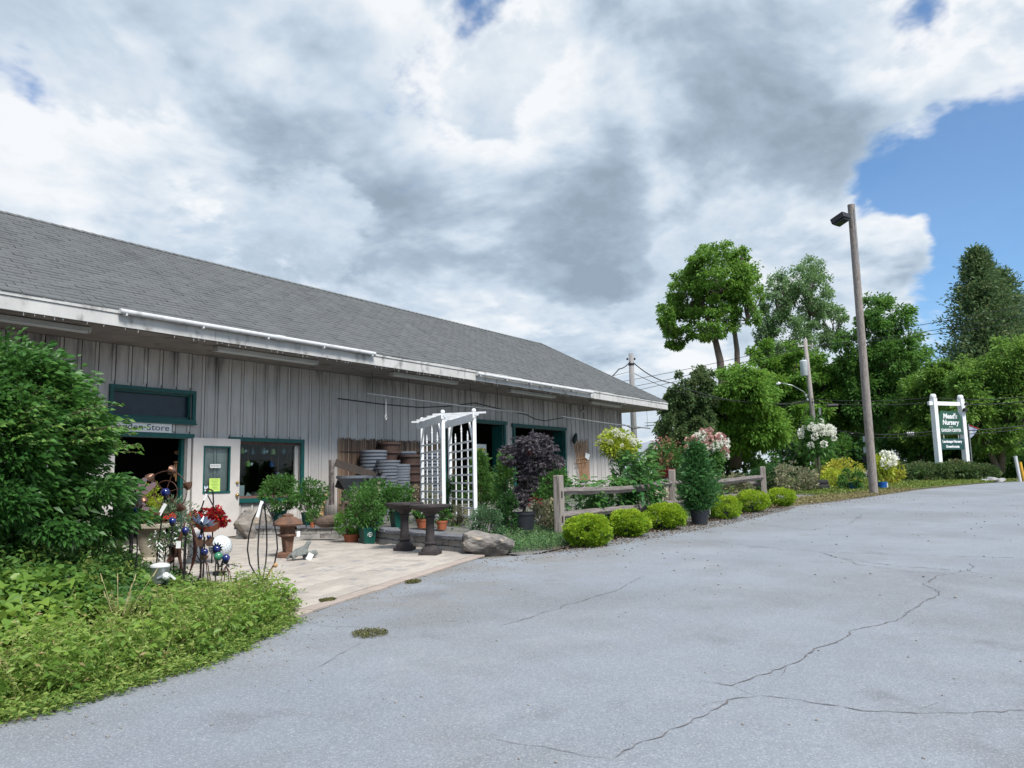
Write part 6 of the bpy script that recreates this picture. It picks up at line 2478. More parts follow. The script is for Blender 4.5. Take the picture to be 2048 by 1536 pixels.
def standard(name, lab, foot, D_, crown, hw, hh, n, k, size, mat, heads, hmat, hsize, cat='hydrangea', trunkr=.03, upper=True):
    fx, fy = foot
    b = at(fx, fy, D_)
    z0 = tz(b.x, b.y) if b.x < 30 and b.y > 8 else G0(b.x, b.y)
    c_ = at(*crown, D_)
    r_, h_ = hw*D_/FPX, hh*D_/FPX
    t_ = thing(name, lab, cat, (b.x, b.y, z0))
    P_, Dd, tt_, L0_ = clumps(c_, (r_, r_*.9, h_), n, max(10, k//2), shell=.9, lobe=.46)
    foliage('foliage', mat, t_, P_, Dd, tt_, size, .5)
    MB().path(wobble((b.x, b.y, z0), (c_.x, c_.y, c_.z-h_*.45), 5, .03), [trunkr, trunkr*.9, trunkr*.85, trunkr*.8, trunkr*.75, trunkr*.7], 7).build('trunk', BARK, t_, True, True)
    mb_ = MB()
    for q in range(0, len(L0_), 3):
        mb_.path(wobble((c_.x, c_.y, c_.z-h_*.5), L0_[q], 4, .05), [trunkr*.6, trunkr*.5, trunkr*.35, trunkr*.25, .005], 5)
    mb_.build('branch', BARK, t_, True)
    for j, (hm, cnt) in enumerate(zip(hmat, heads)):
        src = panicle(hm, hsize*.5, hsize*1.15)
        me_ = src.data
        bpy.data.objects.remove(src)
        for q in range(cnt):
            u_ = unit(RNG.normal(size=3))
            if upper and u_[2] < -.15:
                u_[2] *= -1
            if u_@(-CF) < -.3:
                u_ = u_-2*(u_@CF)*CF
            h2 = bpy.data.objects.new('flower_head', me_)
            COL.objects.link(h2)
            h2.parent = t_
            pp = np.array(c_)+u_*np.array([r_, r_*.9, h_])*1.02-np.array([b.x, b.y, z0])
            h2.location = pp
            h2.rotation_euler = (random.uniform(-.6, .6), random.uniform(-.6, .6), random.uniform(0, 6))
            s_ = random.uniform(.75, 1.2)
            h2.scale = (s_, s_, s_)
    return t_


standard('hydrangea_tree', 'small yellow-green hydrangea tree with cream blooms at the far store corner', (1243, 960), 24.5, (1236, 890), 40, 30, 2800, 40, .12, L_YEL, (20,), (L_WHITEF,), .13)
standard('hydrangea_tree', 'hydrangea tree with pink and white blooms behind the potted evergreen', (1425, 985), 20.5, (1412, 905), 44, 44, 2600, 36, .11, L_MID, (15, 17), (L_WHITEF, L_PINKF), .19)
standard('hydrangea_tree', 'round-headed hydrangea tree with white blooms standing in the old tire', (1638, 975), 32.3, (1635, 880), 37, 36, 1700, 26, .17, L_MID, (28,), (L_WHITEF,), .23)
# tire and pot at its foot
p = at(1638, 980, 32.2)
p = Vector((p.x, p.y, G0(p.x, p.y)))
t = thing('tire_planter', 'black rubber tire ring around the foot of the white hydrangea tree', 'planter', p)
RUB = pm('rubber', (.014, .014, .016), (.022, .022, .024), 9, .8, .4, 30)
for z, r_ in ((.14, .40), (.34, .36)):
    MB().lathe([(r_*.7, z-.10), (r_, z-.11), (r_*1.1, z-.05), (r_*1.1, z+.05), (r_, z+.11), (r_*.7, z+.10)], p, 26).build('tire', RUB, t, True, 'auto')
MB().lathe([(.26, .3), (.26, .38)], p, 18).build('soil', SOIL, t, True)

# red bowl planter behind the rails with its plant
p = at(1332, 958, 20.2)
zz = at(1332, 945, 20.2).z
t = thing('red_planter', 'red bowl planter with reddish flowering stems beside the middle fence post', 'planter', Vector((p.x, p.y, tz(p.x, p.y))))
REDP = pm('red_glaze', (.28, .012, .022), (.22, .01, .018), 4, .3)
MB().lathe([(.12, -.13), (.20, -.06), (.25, .05), (.27, .06), (.27, .085), (.23, .085), (.20, .04)], (p.x, p.y, zz), 22).build('bowl', REDP, t, True, 'auto')
MB().lathe([(.16, 0), (.14, .1), (.11, zz-.13-tz(p.x, p.y))], (p.x, p.y, tz(p.x, p.y)), 14).build('pedestal', WOODG, t, True)
P, D, tt, L0 = clumps((p.x, p.y, zz+.42), (.50, .42, .40), 1400, 24, lobe=.34)
foliage('foliage', L_MID, t, P, D, tt, .085, .5)
P, D, tt, L0 = clumps((p.x+.05, p.y, zz+.50), (.50, .42, .44), 320, 30)
_bl = foliage('flowers', leafmat('rusty_flower', [(.18, .08, .05), (.30, .16, .10)], .3, gain=1.25), t, P, D, tt, .07, .7)
_bl['kind'] = 'stuff'
stems(t, Vector((p.x, p.y, zz)), [L0[i] for i in range(0, len(L0), 4)], .007)
# white flowering perennials at the foot of the middle post
tshrub('flowering_perennial', 'clump of small cream flowers at the foot of the middle fence post', 'flowers', 1330, 1014, 40, 48, 900, 18, .05, leafmat('cream_fl', [(.06, .11, .04), (.5, .48, .36), (.62, .6, .46)], .3, gain=1.25))
tshrub('flowering_perennial', 'pale blue-white flowering clump right of the potted evergreen', 'flowers', 1432, 1003, 36, 30, 500, 12, .06, leafmat('paleblue_fl', [(.05, .10, .05), (.42, .48, .5), (.55, .58, .6)], .3, gain=1.25))
tshrub('flowering_perennial', 'white-flowered low clump under the arbor lattice', 'flowers', 915, 1052, 50, 40, 900, 14, .045, L_VAR)
tshrub('leafy_shrub', 'dark leafy shrub under the corner hydrangea tree', 'shrub', 1262, 1000, 70, 96, 1900, 28, .10, L_DARK)
tshrub('leafy_shrub', 'bright green mounded shrub between the corner tree and the red planter', 'shrub', 1308, 1000, 70, 88, 1900, 28, .10, L_MID)
tshrub('leafy_shrub', 'brown-green shrub in front of the white shed', 'shrub', 1375, 985, 70, 70, 1600, 26, .10, L_DARK)

# plant in the urn and flowers by it
t = thing('urn_plant', 'upright yellow-green shrub growing in the cream urn', 'plant', urnp+Vector((0, 0, .60)))
c = urnp+Vector((-.03, 0, .88))
P, D, tt, L0 = clumps((c.x, c.y, c.z), (.21, .2, .34), 2600, 26, lobe=.34)
foliage('foliage', L_YEL, t, P, D+np.array([0, 0, .6]), tt*.8, .045, .35)
stems(t, urnp+Vector((0, 0, .6)), [L0[i] for i in range(0, len(L0), 4)], .007)
t = thing('urn_flower', 'small coral-red flower cluster on the edge of the urn', 'flowers', urnp+Vector((.2, -.1, .6)))
P, D, tt, L0 = clumps(urnp+Vector((.22, -.12, .68)), (.09, .09, .05), 160, 6)
foliage('flowers', leafmat('coral', [(.55, .04, .03), (.65, .08, .06)], .3, gain=1.25), t, P, D, tt, .035, .8)
t = thing('trailing_plant', 'airy grey-green spray with white flowers spilling beside the urn', 'plant', groundz(6.9, 10.6))
c = at(352, 1035, 10.9)
P, D, tt, L0 = clumps(c, (.30, .25, .22), 700, 16, lobe=.45)
foliage('foliage', leafmat('grey_spray', [(.04, .09, .04), (.10, .16, .08), (.30, .34, .26)], .3, gain=1.25), t, P, D+np.array([.2, 0, .5]), tt, .07, .22)
c2 = at(340, 1078, 10.6)
P, D, tt, L0 = clumps(c2, (.28, .2, .22), 900, 18, lobe=.4)
tt = np.where(RNG.random(len(P)) < .12, 1.0, tt*.5)
foliage('foliage', leafmat('white_fl_plant', [(.015, .05, .015), (.05, .10, .03), (.10, .15, .05), (.75, .75, .70)], .3, gain=1.25), t, P, D, tt, .042, .5)
stems(t, groundz(6.9, 10.6), [c, c2], .008)

# ------------------------------------------------------------------ far verge: pots, flowers, sign and shrubs
def vshrub(name, lab, px, py, D_, wpx, hpx, n, k, size, mat, cat='shrub', group=None, tsel=None, lobe=.3, **kw):
    b = at(px, py, D_)
    z0 = G0(b.x, b.y)
    ztop = at(px, py-hpx, D_).z
    h = ztop-z0
    r_ = wpx*D_/FPX/2
    return shrub(name, lab, cat, Vector((b.x, b.y, z0)), (b.x, b.y, z0+h*.52), (r_, r_*.8, h*.52), n, k, size, mat, .5, group, lobe=lobe, tsel=tsel, **kw)


BLUEP = pm('blue_plastic', (.012, .10, .36), (.01, .08, .30), 4, .35)
for (px, py, D_, lab, m2) in ((1708, 977, 31.6, 'bright blue tub holding the green perennial left of the light pole', BLUEP), (1764, 976, 31.9, 'blue tub with a white side just right of the light pole', BLUEP)):
    b = at(px, py, D_)
    b = Vector((b.x, b.y, G0(b.x, b.y)))
    t = thing('blue_tub', lab, 'tub', b, 0, 'blue tubs by the light pole')
    MB().lathe([(.16, 0), (.21, .30), (.22, .30), (.22, .34), (.19, .34), (.18, .28)], n=20).build('tub', m2, t, False, 'auto')
    MB().lathe([(.18, .27), (.18, .29)], n=16).build('soil', SOIL, t)
    if px > 1750:
        MB().box((.12, -.17, .17), (.14, .05, .28), .6).build('label_panel', BRIGHT, t)
vshrub('potted_perennial', 'dark green perennial growing in the left blue tub', 1706, 972, 31.6, 62, 36, 1000, 20, .12, L_MID, 'plant')
vshrub('golden_flowers', 'broad patch of golden-yellow flowers left of the light pole', 1688, 962, 36, 96, 40, 2000, 30, .13, L_GOLD, 'flowers', tsel=lambda P, t: np.clip(t+.2*(RNG.random(len(P))-.5), 0, 1))
vshrub('golden_flowers', 'smaller patch of golden-yellow flowers right of the light pole', 1785, 958, 37, 56, 34, 1100, 22, .13, L_GOLD, 'flowers')
vshrub('pale_perennial', 'pale green perennial below the golden flowers', 1668, 972, 34, 70, 34, 1300, 24, .12, L_YEL, 'plant')
standard('hydrangea_tree', 'low hydrangea with three large white blooms just right of the light pole', (1766, 975), 32.0, (1764, 935), 22, 24, 900, 20, .15, L_YEL, (5,), (L_WHITEF,), .42)
JUN = leafmat('cotoneaster', [(.018, .045, .016), (.045, .085, .026), (.10, .11, .05), (.17, .075, .05)], .25)
tsj = lambda P, t: np.clip(t*.7+.55*np.clip((P[:, 2]-np.percentile(P[:, 2], 60))/.5, 0, 1)*RNG.random(len(P)), 0, 1)
for (px, w_, hp, D_, lab) in ((1808, 90, 36, 40.5, 'reddish-green spreading shrub at the left of the sign'), (1858, 96, 40, 41.0, 'reddish-green spreading shrub in front of the left sign post'), (1910, 100, 42, 41.5, 'reddish-green spreading shrub between the sign posts'), (1956, 90, 36, 42.0, 'reddish-green spreading shrub at the right of the sign')):
    vshrub('spreading_shrub', lab, px, 966, D_, w_, hp, 2600, 36, .17, JUN, group='spreading shrubs under the sign', tsel=tsj)
vshrub('spreading_shrub', 'low grey-green shrub at the far end of the verge', 1978, 962, 43.0, 50, 20, 900, 20, .16, JUN, group='spreading shrubs under the sign')
vshrub('leafy_shrub', 'brown-tipped shrub behind the foot of the white hydrangea tree', 1655, 972, 37, 90, 36, 1400, 24, .15, JUN)
vshrub('leafy_shrub', 'dark shrub between the far fence post and the hydrangea tree', 1560, 975, 38, 110, 42, 1600, 24, .15, L_DARK)

# nursery sign
D_ = 42.5
SG = pm('sign_green', (.020, .075, .048), (.024, .085, .055), 3, .5)
SG2 = pm('sign_green_dark', (.008, .05, .046), (.010, .058, .052), 3, .5)
TRIMG = pm('sign_trim', (.008, .035, .022), None)
bl, br = at(1880, 950, D_), at(1935, 950, D_+.9)
tl, trr = at(1863.5, 793, D_), at(1920, 799, D_+.9)
zl = G0(bl.x, bl.y)-.1
st = thing('nursery_sign', 'two-post white-framed green nursery sign with lettered panels above the shrubs', 'sign', (bl.x, bl.y, zl+.1))
x_ = (br-bl)
x_.z = 0
wid = x_.length
ux = x_.normalized()
uy = Vector((-ux.y, ux.x, 0))
nrm = uy if uy.dot(Vector((-bl.x, -bl.y, 0))) > 0 else -uy
zt = (tl.z+trr.z)/2
for k, (bb) in enumerate((bl, br)):
    MB().box((bb.x, bb.y, (zl+zt)/2), (.28, .28, zt-zl), atan2(ux.y, ux.x)).build('post', ARBW, st, True, False, .01)
    MB().lathe([(.15, 0), (.17, .04), (.15, .20), (.10, .25)], (bb.x, bb.y, zt), 14).build('post_cap', ARBW, st, True, 'auto')
zc = zt-.28
MB().beam(Vector((bl.x, bl.y, zc))-ux*.42, Vector((br.x, br.y, zc))+ux*.36, .12, .22).build('cross_beam', ARBW, st, True)
# upper panel with clipped corners, lower panel
pw = wid-.36
mid = (Vector((bl.x, bl.y, 0))+Vector((br.x, br.y, 0)))/2
sy = D_/FPX


def Zpx(py):
    return at(1900, py, D_+.4).z


def panel(z0, z1, clip, mat, th, name, dn=0.0):
    def PT(u__, z):
        return mid+ux*u__+Vector((0, 0, z))+nrm*(.03+dn)
    if clip:
        pts = [PT(-pw/2, z0), PT(pw/2, z0), PT(pw/2, z1-clip), PT(pw/2-clip*.75, z1), PT(-pw/2+clip*.75, z1), PT(-pw/2, z1-clip)]
    else:
        pts = [PT(-pw/2, z0), PT(pw/2, z0), PT(pw/2, z1), PT(-pw/2, z1)]
    return MB().poly(pts, th, nrm).build(name, mat, st, True)


zu0, zu1 = Zpx(868), Zpx(821)
zl0, zl1 = Zpx(899), Zpx(877)
up_ = panel(zu0, zu1, (zu1-zu0)*.26, SG, .05, 'upper_panel')
lo_ = panel(zl0, zl1, 0, SG2, .05, 'lower_panel')
for z in (zu0+.02,):
    MB().beam(mid-ux*pw/2+Vector((0, 0, z))+nrm*.09, mid+ux*pw/2+Vector((0, 0, z))+nrm*.09, .02, .05).build('trim', TRIMG, up_, True)
rotz = atan2(-nrm.y, -nrm.x)-pi/2
rootl = Vector(st.location)


def sgn(body, size, z, par, width, bold=.004, shear=0):
    pos = mid+Vector((0, 0, z))+nrm*.09-rootl
    return text('lettering', body, size, ARBW, par, pos, (pi/2, 0, rotz), .004, shear, bold, width)


hU = zu1-zu0
sgn("Mead's", hU*.30, zu1-hU*.23, up_, pw*.62, .012, .15)
sgn('Nursery', hU*.30, zu1-hU*.50, up_, pw*.72, .012, .15)
sgn('~', hU*.12, zu1-hU*.68, up_, pw*.16, .006)
sgn('GARDEN CENTER', hU*.18, zu0+hU*.16, up_, pw*.86, .006)
hL = zl1-zl0
sgn('Landscape Nursery', hL*.34, zl1-hL*.27, lo_, pw*.84, .008)
sgn('Greenhouses', hL*.34, zl0+hL*.27, lo_, pw*.58, .008)
for s in (-1, 1):
    MB().path([mid+ux*s*pw*.32+Vector((0, 0, zu0))+nrm*.05, mid+ux*s*pw*.32+Vector((0, 0, zl1))+nrm*.05], .015, 6).build('hanger', ARBW, st, True)
    # lamp arms over the panel
A = Vector((br.x, br.y, zc))+nrm*.2
MB().path([A, A+nrm*.35-ux*.35, A+nrm*.45-ux*.45+Vector((0, 0, -.05))], .02, 6).build('lamp_arm', ARBW, st, True)
MB().lathe([(.12, -.1), (.10, .02), (.05, .08)], A+nrm*.45-ux*.45+Vector((0, 0, -.05)), 12).build('lamp_shade', BLACKM, st, True)
MB().lathe([(.16, -.16), (.13, -.02), (.05, .04)], Vector((br.x, br.y, zc-.28))+nrm*.22, 12).build('lamp_shade', BLACKM, st, True)

# folded flag behind the sign
A = at(1937, 851, 46)
t = thing('flag', 'folded red and blue flag hanging behind the right sign post', 'flag', groundz(A.x, A.y))
q = Vector((CR[0], CR[1], 0))
MB().poly([A, A+q*.55+Vector((0, 0, -.22)), A+q*.25+Vector((0, 0, -.62)), A+Vector((0, 0, -.80))], .02, (CF[0], CF[1], 0)).build('cloth', pm('flag_cloth', (.16, .22, .38), (.55, .57, .60), 3, .8), t, True)
MB().path([A+Vector((0, 0, .02)), A+q*.6+Vector((0, 0, -.22))], .03, 6).build('red_edge', pm('flag_red', (.40, .03, .03), None), t, True)
MB().path([groundz(A.x, A.y), A+Vector((0, 0, .1))], .03, 6).build('pole', STEEL, t, True)

# marker posts and rocks at the right end of the lot
for (px, pyt, mat_, lab, D2) in ((2037, 913, BRIGHT, 'white marker post leaning at the far right end of the lot', 40.0), (2045, 925, pm('yellow_paint', (.60, .34, .03), (.5, .28, .03), 4, .6), 'yellow marker post beside the white one at the right edge', 40.3)):
    A, B = at(px+4, 966, D2), at(px-1, pyt, D2)
    B.x, B.y = A.x, A.y
    B = B + Vector((CR[0], CR[1], 0))*-.13
    t = thing('marker_post', lab, 'post', (A.x, A.y, G0(A.x, A.y)))
    MB().path([Vector((A.x, A.y, G0(A.x, A.y)-.1)), B], .085, 10).build('post', mat_, t, True, 'auto')
    MB().path([B, B+Vector((0, 0, .03))], .095, 10).build('cap', mat_, t, True)
for i, (px, py, r_, lab) in enumerate(((1985, 966, .34, 'largest pale rock in the small heap left of the marker posts'), (2002, 964, .26, 'smaller pale rock in the heap nearer the marker posts'), (1970, 966, .22, 'small pale rock at the shrub side of the heap'))):
    A = at(px, py, 39.5)
    o = rock('rock', pm('pale_rock%d' % i, (.38, .38, .38), (.26, .26, .27), 4, .9, .6, 20), None, (A.x, A.y, G0(A.x, A.y)+r_*.25), (r_*1.3, r_, r_*.6), 30+i, sub=3)
    tag(o, lab, 'rock', 'rock heap')

# ------------------------------------------------------------------ distant shed and far trees left of the big trees
D_ = 60
A, B, Cc = at(1278, 934, D_), at(1350, 934, D_), at(1312, 885, D_)
zg = G0(A.x, A.y)
SHEDW = pm('pale_siding', (.55, .58, .62), (.48, .51, .55), 3, .7)
t = thing('white_shed', 'pale white gabled shed beyond the store corner', 'shed', (A.x, A.y, zg))
ux2 = (B-A)
ux2.z = 0
ux2.normalize()
uy2 = Vector((-ux2.y, ux2.x, 0))
wS = (B-A).length
zE, zR = at(1290, 912, D_).z, at(1312, 884, D_).z
A0 = Vector((A.x, A.y, zg))
MB().poly([A0, A0+ux2*wS, A0+ux2*wS+Vector((0, 0, zE-zg)), A0+ux2*wS*.5+Vector((0, 0, zR-zg)), A0+Vector((0, 0, zE-zg))], 6, uy2).build('wall', SHEDW, t, True)
for s in (-1, 1):
    e = A0+ux2*(wS*.5+s*(wS*.5+.2))+Vector((0, 0, zE-zg-.08))
    r0 = A0+ux2*wS*.5+Vector((0, 0, zR-zg+.06))
    MB().poly([e-uy2*.2, r0-uy2*.2, r0-uy2*.2+Vector((0, 0, .14)), e-uy2*.2+Vector((0, 0, .14))], 6.4, uy2).build('roof', pm('pale_roof', (.42, .45, .50), (.36, .39, .44), 3, .6), t, True)
MB().path([at(1300, 881, 58), at(1321, 881, 58), at(1321, 925, 58)], .07, 6).build('conduit_arch', BRIGHT)
tag(bpy.data.objects['conduit_arch'], 'white bent pipe standing in front of the far shed', 'pipe')


# ------------------------------------------------------------------ trees
def tree(name, lab, base_px, D_, crowns, n, size, mat, trunks=None, bark=None, asp=.55, kper=80, lobe=.18, group=None, droop=.2, limb=True, tb=0.0):
    bx = at(base_px, 940, D_)
    z0 = G0(bx.x, bx.y)
    t_ = thing(name, lab, 'tree', (bx.x, bx.y, z0), 0, group)
    n, size, lobe = int(n*2.7), size*.62, lobe*1.5
    tot = sum(hw*hh for _, _, hw, hh in crowns)
    PP_, DD_, TT_ = [], [], []
    lobes = []
    for (cx, cy, hw, hh) in crowns:
        c_ = at(cx, cy, D_+random.uniform(-1, 1))
        r_, h_ = hw*D_/FPX, hh*D_/FPX
        P_, Dd, tt_, L0_ = clumps(c_, (r_, r_*.85, h_), int(n*hw*hh/tot), max(16, int(kper*3.2*hw*hh/tot)), shell=1.0, lobe=lobe, fill=.30, flat=.8)
        PP_.append(P_)
        DD_.append(Dd*np.array([1, 1, .6])+np.array([0, 0, -.15]))
        TT_.append(tt_+tb)
        lobes.append((c_, h_, L0_))
    foliage('crown', mat, t_, np.concatenate(PP_), np.concatenate(DD_), np.concatenate(TT_), size, asp, .2, droop)
    bark = bark or BARK
    tr2 = MB()
    if trunks is None:
        c0_ = lobes[0][0]
        rr = .012*D_*.5
        tr2.path(wobble((bx.x, bx.y, z0-.2), (c0_.x, c0_.y, c0_.z), 7, .02), [rr*(1-.11*i) for i in range(8)], 9)
    else:
        for pts, r0, r1 in trunks:
            w3 = [at(px, py, D_) for px, py in pts]
            tr2.path(w3, [r0+(r1-r0)*i/(len(w3)-1) for i in range(len(w3))], 9)
    tr2.build('trunk', bark, t_, True, True)
    if limb:
        lb = MB()
        for c_, h_, L0_ in lobes:
            st0 = Vector((c_.x, c_.y, c_.z-h_*.7))
            for q in range(0, len(L0_), max(1, len(L0_)//12)):
                ww = wobble(st0, L0_[q], 5, .06)
                lb.path(ww, [.0015*D_*(1-.16*i) for i in range(6)], 5)
        lb.build('limb', bark, t_, True)
    return t_


T_MAPLE = leafmat('maple_leaf', [(.020, .056, .010), (.045, .105, .016), (.080, .150, .024), (.14, .20, .04)], .40, gain=2.1)
T_DEEP = leafmat('deep_green_leaf', [(.016, .048, .012), (.036, .088, .018), (.065, .13, .026)], .40, gain=2.2)
T_POP = leafmat('poplar_leaf', [(.040, .080, .030), (.075, .130, .052), (.13, .19, .09)], .40, gain=2.1)
T_LIGHT = leafmat('light_green_leaf', [(.025, .070, .014), (.055, .120, .022), (.095, .165, .032), (.14, .20, .04)], .40, gain=1.8)
T_CON = leafmat('conifer_spray', [(.014, .035, .016), (.030, .062, .024), (.060, .090, .036), (.085, .080, .035)], .40, gain=2.1)
T_FAR = leafmat('far_yellow_leaf', [(.12, .15, .04), (.20, .22, .07), (.28, .29, .11)], .3)
tree('maple_tree', 'tallest leafy maple with two bare grey trunks, left end of the tree line', 1450, 64,
     [(1440, 545, 88, 64), (1372, 590, 56, 62), (1342, 640, 38, 50), (1352, 680, 28, 24), (1415, 645, 70, 44), (1425, 598, 52, 44), (1492, 590, 44, 74), (1400, 520, 30, 30), (1480, 520, 34, 28)], 15000, .36, T_MAPLE,
     [([(1452, 930), (1448, 800), (1440, 720), (1428, 670), (1410, 620), (1392, 570)], .42, .12), ([(1474, 930), (1476, 800), (1474, 700), (1466, 640), (1455, 560)], .34, .10)], BARKL, kper=130, lobe=.15)
tree('poplar_tree', 'airy grey-green poplar showing above the tree line left of the pole', 1590, 72,
     [(1620, 580, 58, 72), (1560, 600, 40, 66), (1585, 680, 70, 60), (1665, 650, 40, 60), (1530, 660, 30, 70)], 11000, .34, T_POP, None, BARKL, kper=120, lobe=.14)
tree('maple_tree', 'broad dark green maple right behind the light pole', 1770, 60,
     [(1770, 640, 68, 66), (1790, 720, 84, 70), (1740, 790, 70, 80), (1810, 830, 70, 80), (1695, 720, 40, 70)], 18000, .38, T_DEEP, None, BARK, kper=64, tb=.08)
tree('maple_tree', 'layered bright green maple below the tall bare trunks', 1475, 52,
     [(1490, 775, 80, 56), (1440, 820, 60, 56), (1520, 850, 84, 52), (1470, 880, 70, 40)], 19000, .34, T_MAPLE, [([(1472, 935), (1474, 890), (1480, 800)], .42, .2)], BARK, kper=70, lobe=.20, droop=.35)
tree('maple_tree', 'mid-green maple behind the utility pole', 1610, 62,
     [(1600, 740, 80, 60), (1640, 800, 84, 70), (1580, 840, 74, 64), (1680, 850, 70, 74), (1540, 720, 54, 48), (1555, 780, 70, 70), (1690, 770, 54, 64)], 24000, .38, T_MAPLE, None, BARK, kper=60, tb=-.08)
tree('small_tree', 'dark blue-green tree nearest the store corner with a brownish side', 1350, 50,
     [(1362, 790, 42, 52), (1345, 850, 42, 56), (1388, 840, 46, 64), (1410, 780, 40, 52), (1390, 895, 56, 44), (1340, 900, 30, 40)], 15000, .30, leafmat('alder_leaf', [(.022, .055, .022), (.045, .085, .034), (.080, .115, .045), (.13, .085, .045)], .3), None, BARK, kper=70, lobe=.18)
tree('leaning_tree', 'light green spreading tree at the right edge behind the sign', 1990, 50,
     [(2010, 730, 80, 60), (1950, 760, 70, 56), (2040, 810, 84, 76), (1930, 830, 74, 64), (1985, 870, 76, 50), (2065, 725, 70, 64)], 14000, .34, T_LIGHT,
     [([(1998, 945), (1985, 915), (1970, 880), (1960, 830)], .22, .10), ([(2002, 945), (2004, 900), (2015, 840), (2020, 780)], .24, .1)], BARKL, kper=80, lobe=.19)
tree('leafy_tree', 'yellow-green tree between the light pole and the sign', 1850, 55,
     [(1850, 800, 62, 70), (1880, 760, 46, 50), (1830, 860, 60, 56), (1880, 870, 60, 50)], 14000, .36, T_LIGHT, None, BARK, kper=60, tb=-.05)
# tall cedar
D_ = 74
bx = at(1960, 940, D_)
z0 = G0(bx.x, bx.y)
t = thing('cedar_tree', 'tall pointed dark cedar above the right-hand trees', 'tree', (bx.x, bx.y, z0))
for part, (apx, apy, hwb, nb) in enumerate(((1952, 498, 112, 900), (2000, 540, 115, 700))):
    ap = at(apx, apy, D_+part*1.5)
    ht = ap.z-z0
    P, D, T = [], [], []
    for i in range(nb):
        q = random.random()**.75
        z = z0+ht*(1-q*.72)
        rr = hwb*D_/FPX*(q**.85)*(.55+.60*random.random())+.25
        az = random.uniform(0, 2*pi)
        d = np.array([cos(az), sin(az), .25])
        br = random.random()
        for j in range(30):
            s = random.random()**.6
            P.append(np.array([ap.x, ap.y, z])+d*rr*s+RNG.normal(size=3)*np.array([.5, .5, .45])*(.5+.7*q))
            D.append(d*.6+RNG.normal(size=3)*.5+np.array([0, 0, .25]))
            T.append(.15+.35*br+.4*random.random()*s)
    foliage('crown', T_CON, t, np.array(P), np.array(D), np.array(T), .42, .32, .15, .1)
    MB().path([(ap.x, ap.y, z0), (ap.x, ap.y, ap.z-.6)], [.4, .04], 8).build('trunk', BARK, t, True)
# far yellowish trees beyond the shed
for (px, w_, hp, D2, lab) in ((1262, 30, 60, 110, 'distant yellow-green tree just past the store corner'), (1300, 34, 52, 115, 'distant yellow-green tree above the shed roof'), (1338, 40, 60, 112, 'distant yellow-green tree behind the small dark tree')):
    tree('distant_tree', lab, px, D2, [(px, 940-hp*.55, w_*.6, hp*.45)], 1500, .6, T_FAR, None, BARK, group='distant trees', limb=False)
# understory along the road edge
US = [(1400, 56), (1455, 57), (1515, 56), (1575, 57), (1630, 56), (1690, 57), (1745, 56), (1800, 57), (1855, 55), (1905, 54), (1955, 54), (2005, 53), (2055, 52)]
nm_ = ['left of the maple trunk', 'at the foot of the grey maple trunks', 'left of the far fence post', 'behind the far fence post', 'behind the round white hydrangea', 'left of the light pole base', 'behind the light pole', 'right of the light pole', 'left of the sign', 'behind the sign panels', 'right of the sign', 'behind the rock heap', 'at the right edge behind the marker posts']
for i, ((px, D2), wh) in enumerate(zip(US, nm_)):
    vshrub('understory_shrub', 'dark roadside shrub under the trees, ' + wh, px, 945, D2, 84, random.uniform(58, 84), 2000, 26, .32, T_DEEP if i % 3 else L_DARK, 'shrub', 'roadside undergrowth', stem=.03)
for i, (px, wh) in enumerate(((1440, 'left'), (1600, 'middle'), (1760, 'right'), (1920, 'sign'), (2060, 'edge'))):
    where_ = {'left': 'deep in the wood left of the utility pole', 'middle': 'deep in the wood behind the utility pole', 'right': 'deep in the wood behind the light pole', 'sign': 'deep in the wood behind the sign', 'edge': 'deep in the wood at the right edge'}[wh]
    tree('woodland_tree', 'dim dark tree ' + where_, px, 82, [(px, 830, 110, 76), (px+30, 770 if i else 840, 84, 70), (px-40, 790 if i else 850, 70, 60)], 5600, .7, T_DEEP, None, BARK, group='trees deep in the wood', limb=False)

# ------------------------------------------------------------------ utility poles, lamp arm, transformer, wires
D1 = 52.0
pt, pb = at(1610, 678, D1), at(1637, 940, D1)
zb = G0(pb.x, pb.y)
pb.z = zb
up = thing('utility_pole', 'grey utility pole with transformer, crossarm and street lamp behind the hydrangea tree', 'utility pole', pb)
MB().path([pb+Vector((0, 0, -.2)), pb.lerp(pt, .5), pt], [.19, .165, .13], 12).build('pole', pm('pale_pole', (.34, .31, .29), (.22, .20, .185), 5, .85, .3, 20, stretch=(5, 5, .4)), up, True, True)
tf = MB().lathe([(.20, 0), (.24, .05), (.24, .95), (.25, 1.0), (.20, 1.08)], at(1609, 752, D1-.35), 18).build('transformer', pm('pale_grey_enamel', (.48, .52, .54), (.40, .44, .46), 4, .5), up, True, 'auto')
for s in (-.1, .1):
    MB().lathe([(.04, 0), (.05, .06), (.035, .12), (.045, .2)], at(1609, 721, D1-.35)+Vector((CR[0]*s, CR[1]*s, 0)), 8).build('bushing', STEEL, tf, True)
ca = Vector((CR[0], CR[1], 0))
A = at(1612, 692, D1)
MB().beam(A-ca*.55-Vector((0, 0, .0)), A+ca*.5, .10, .10).build('crossarm', pm('pale_arm', (.42, .41, .40), None), up, True)
for s in (-.5, .45, 0):
    MB().lathe([(.03, 0), (.055, .05), (.03, .12), (.05, .17)], A+ca*s+Vector((0, 0, .05 if s else .45)), 8).build('insulator', STEEL, up, True)
MB().path([at(1617, 793, D1), at(1605, 782, D1), at(1585, 771, D1), at(1562, 766, D1)], .035, 7).build('lamp_arm', STEEL, up, True, True)
skinned('lamp_head', pm('lamp_shell', (.62, .64, .66), None, rough=.4), up, [tuple(at(1562, 766, D1)-pb), tuple(at(1556, 767, D1)-pb), tuple(at(1549, 768, D1)-pb)], [(0, 1), (1, 2)], [.06, .16, .09])
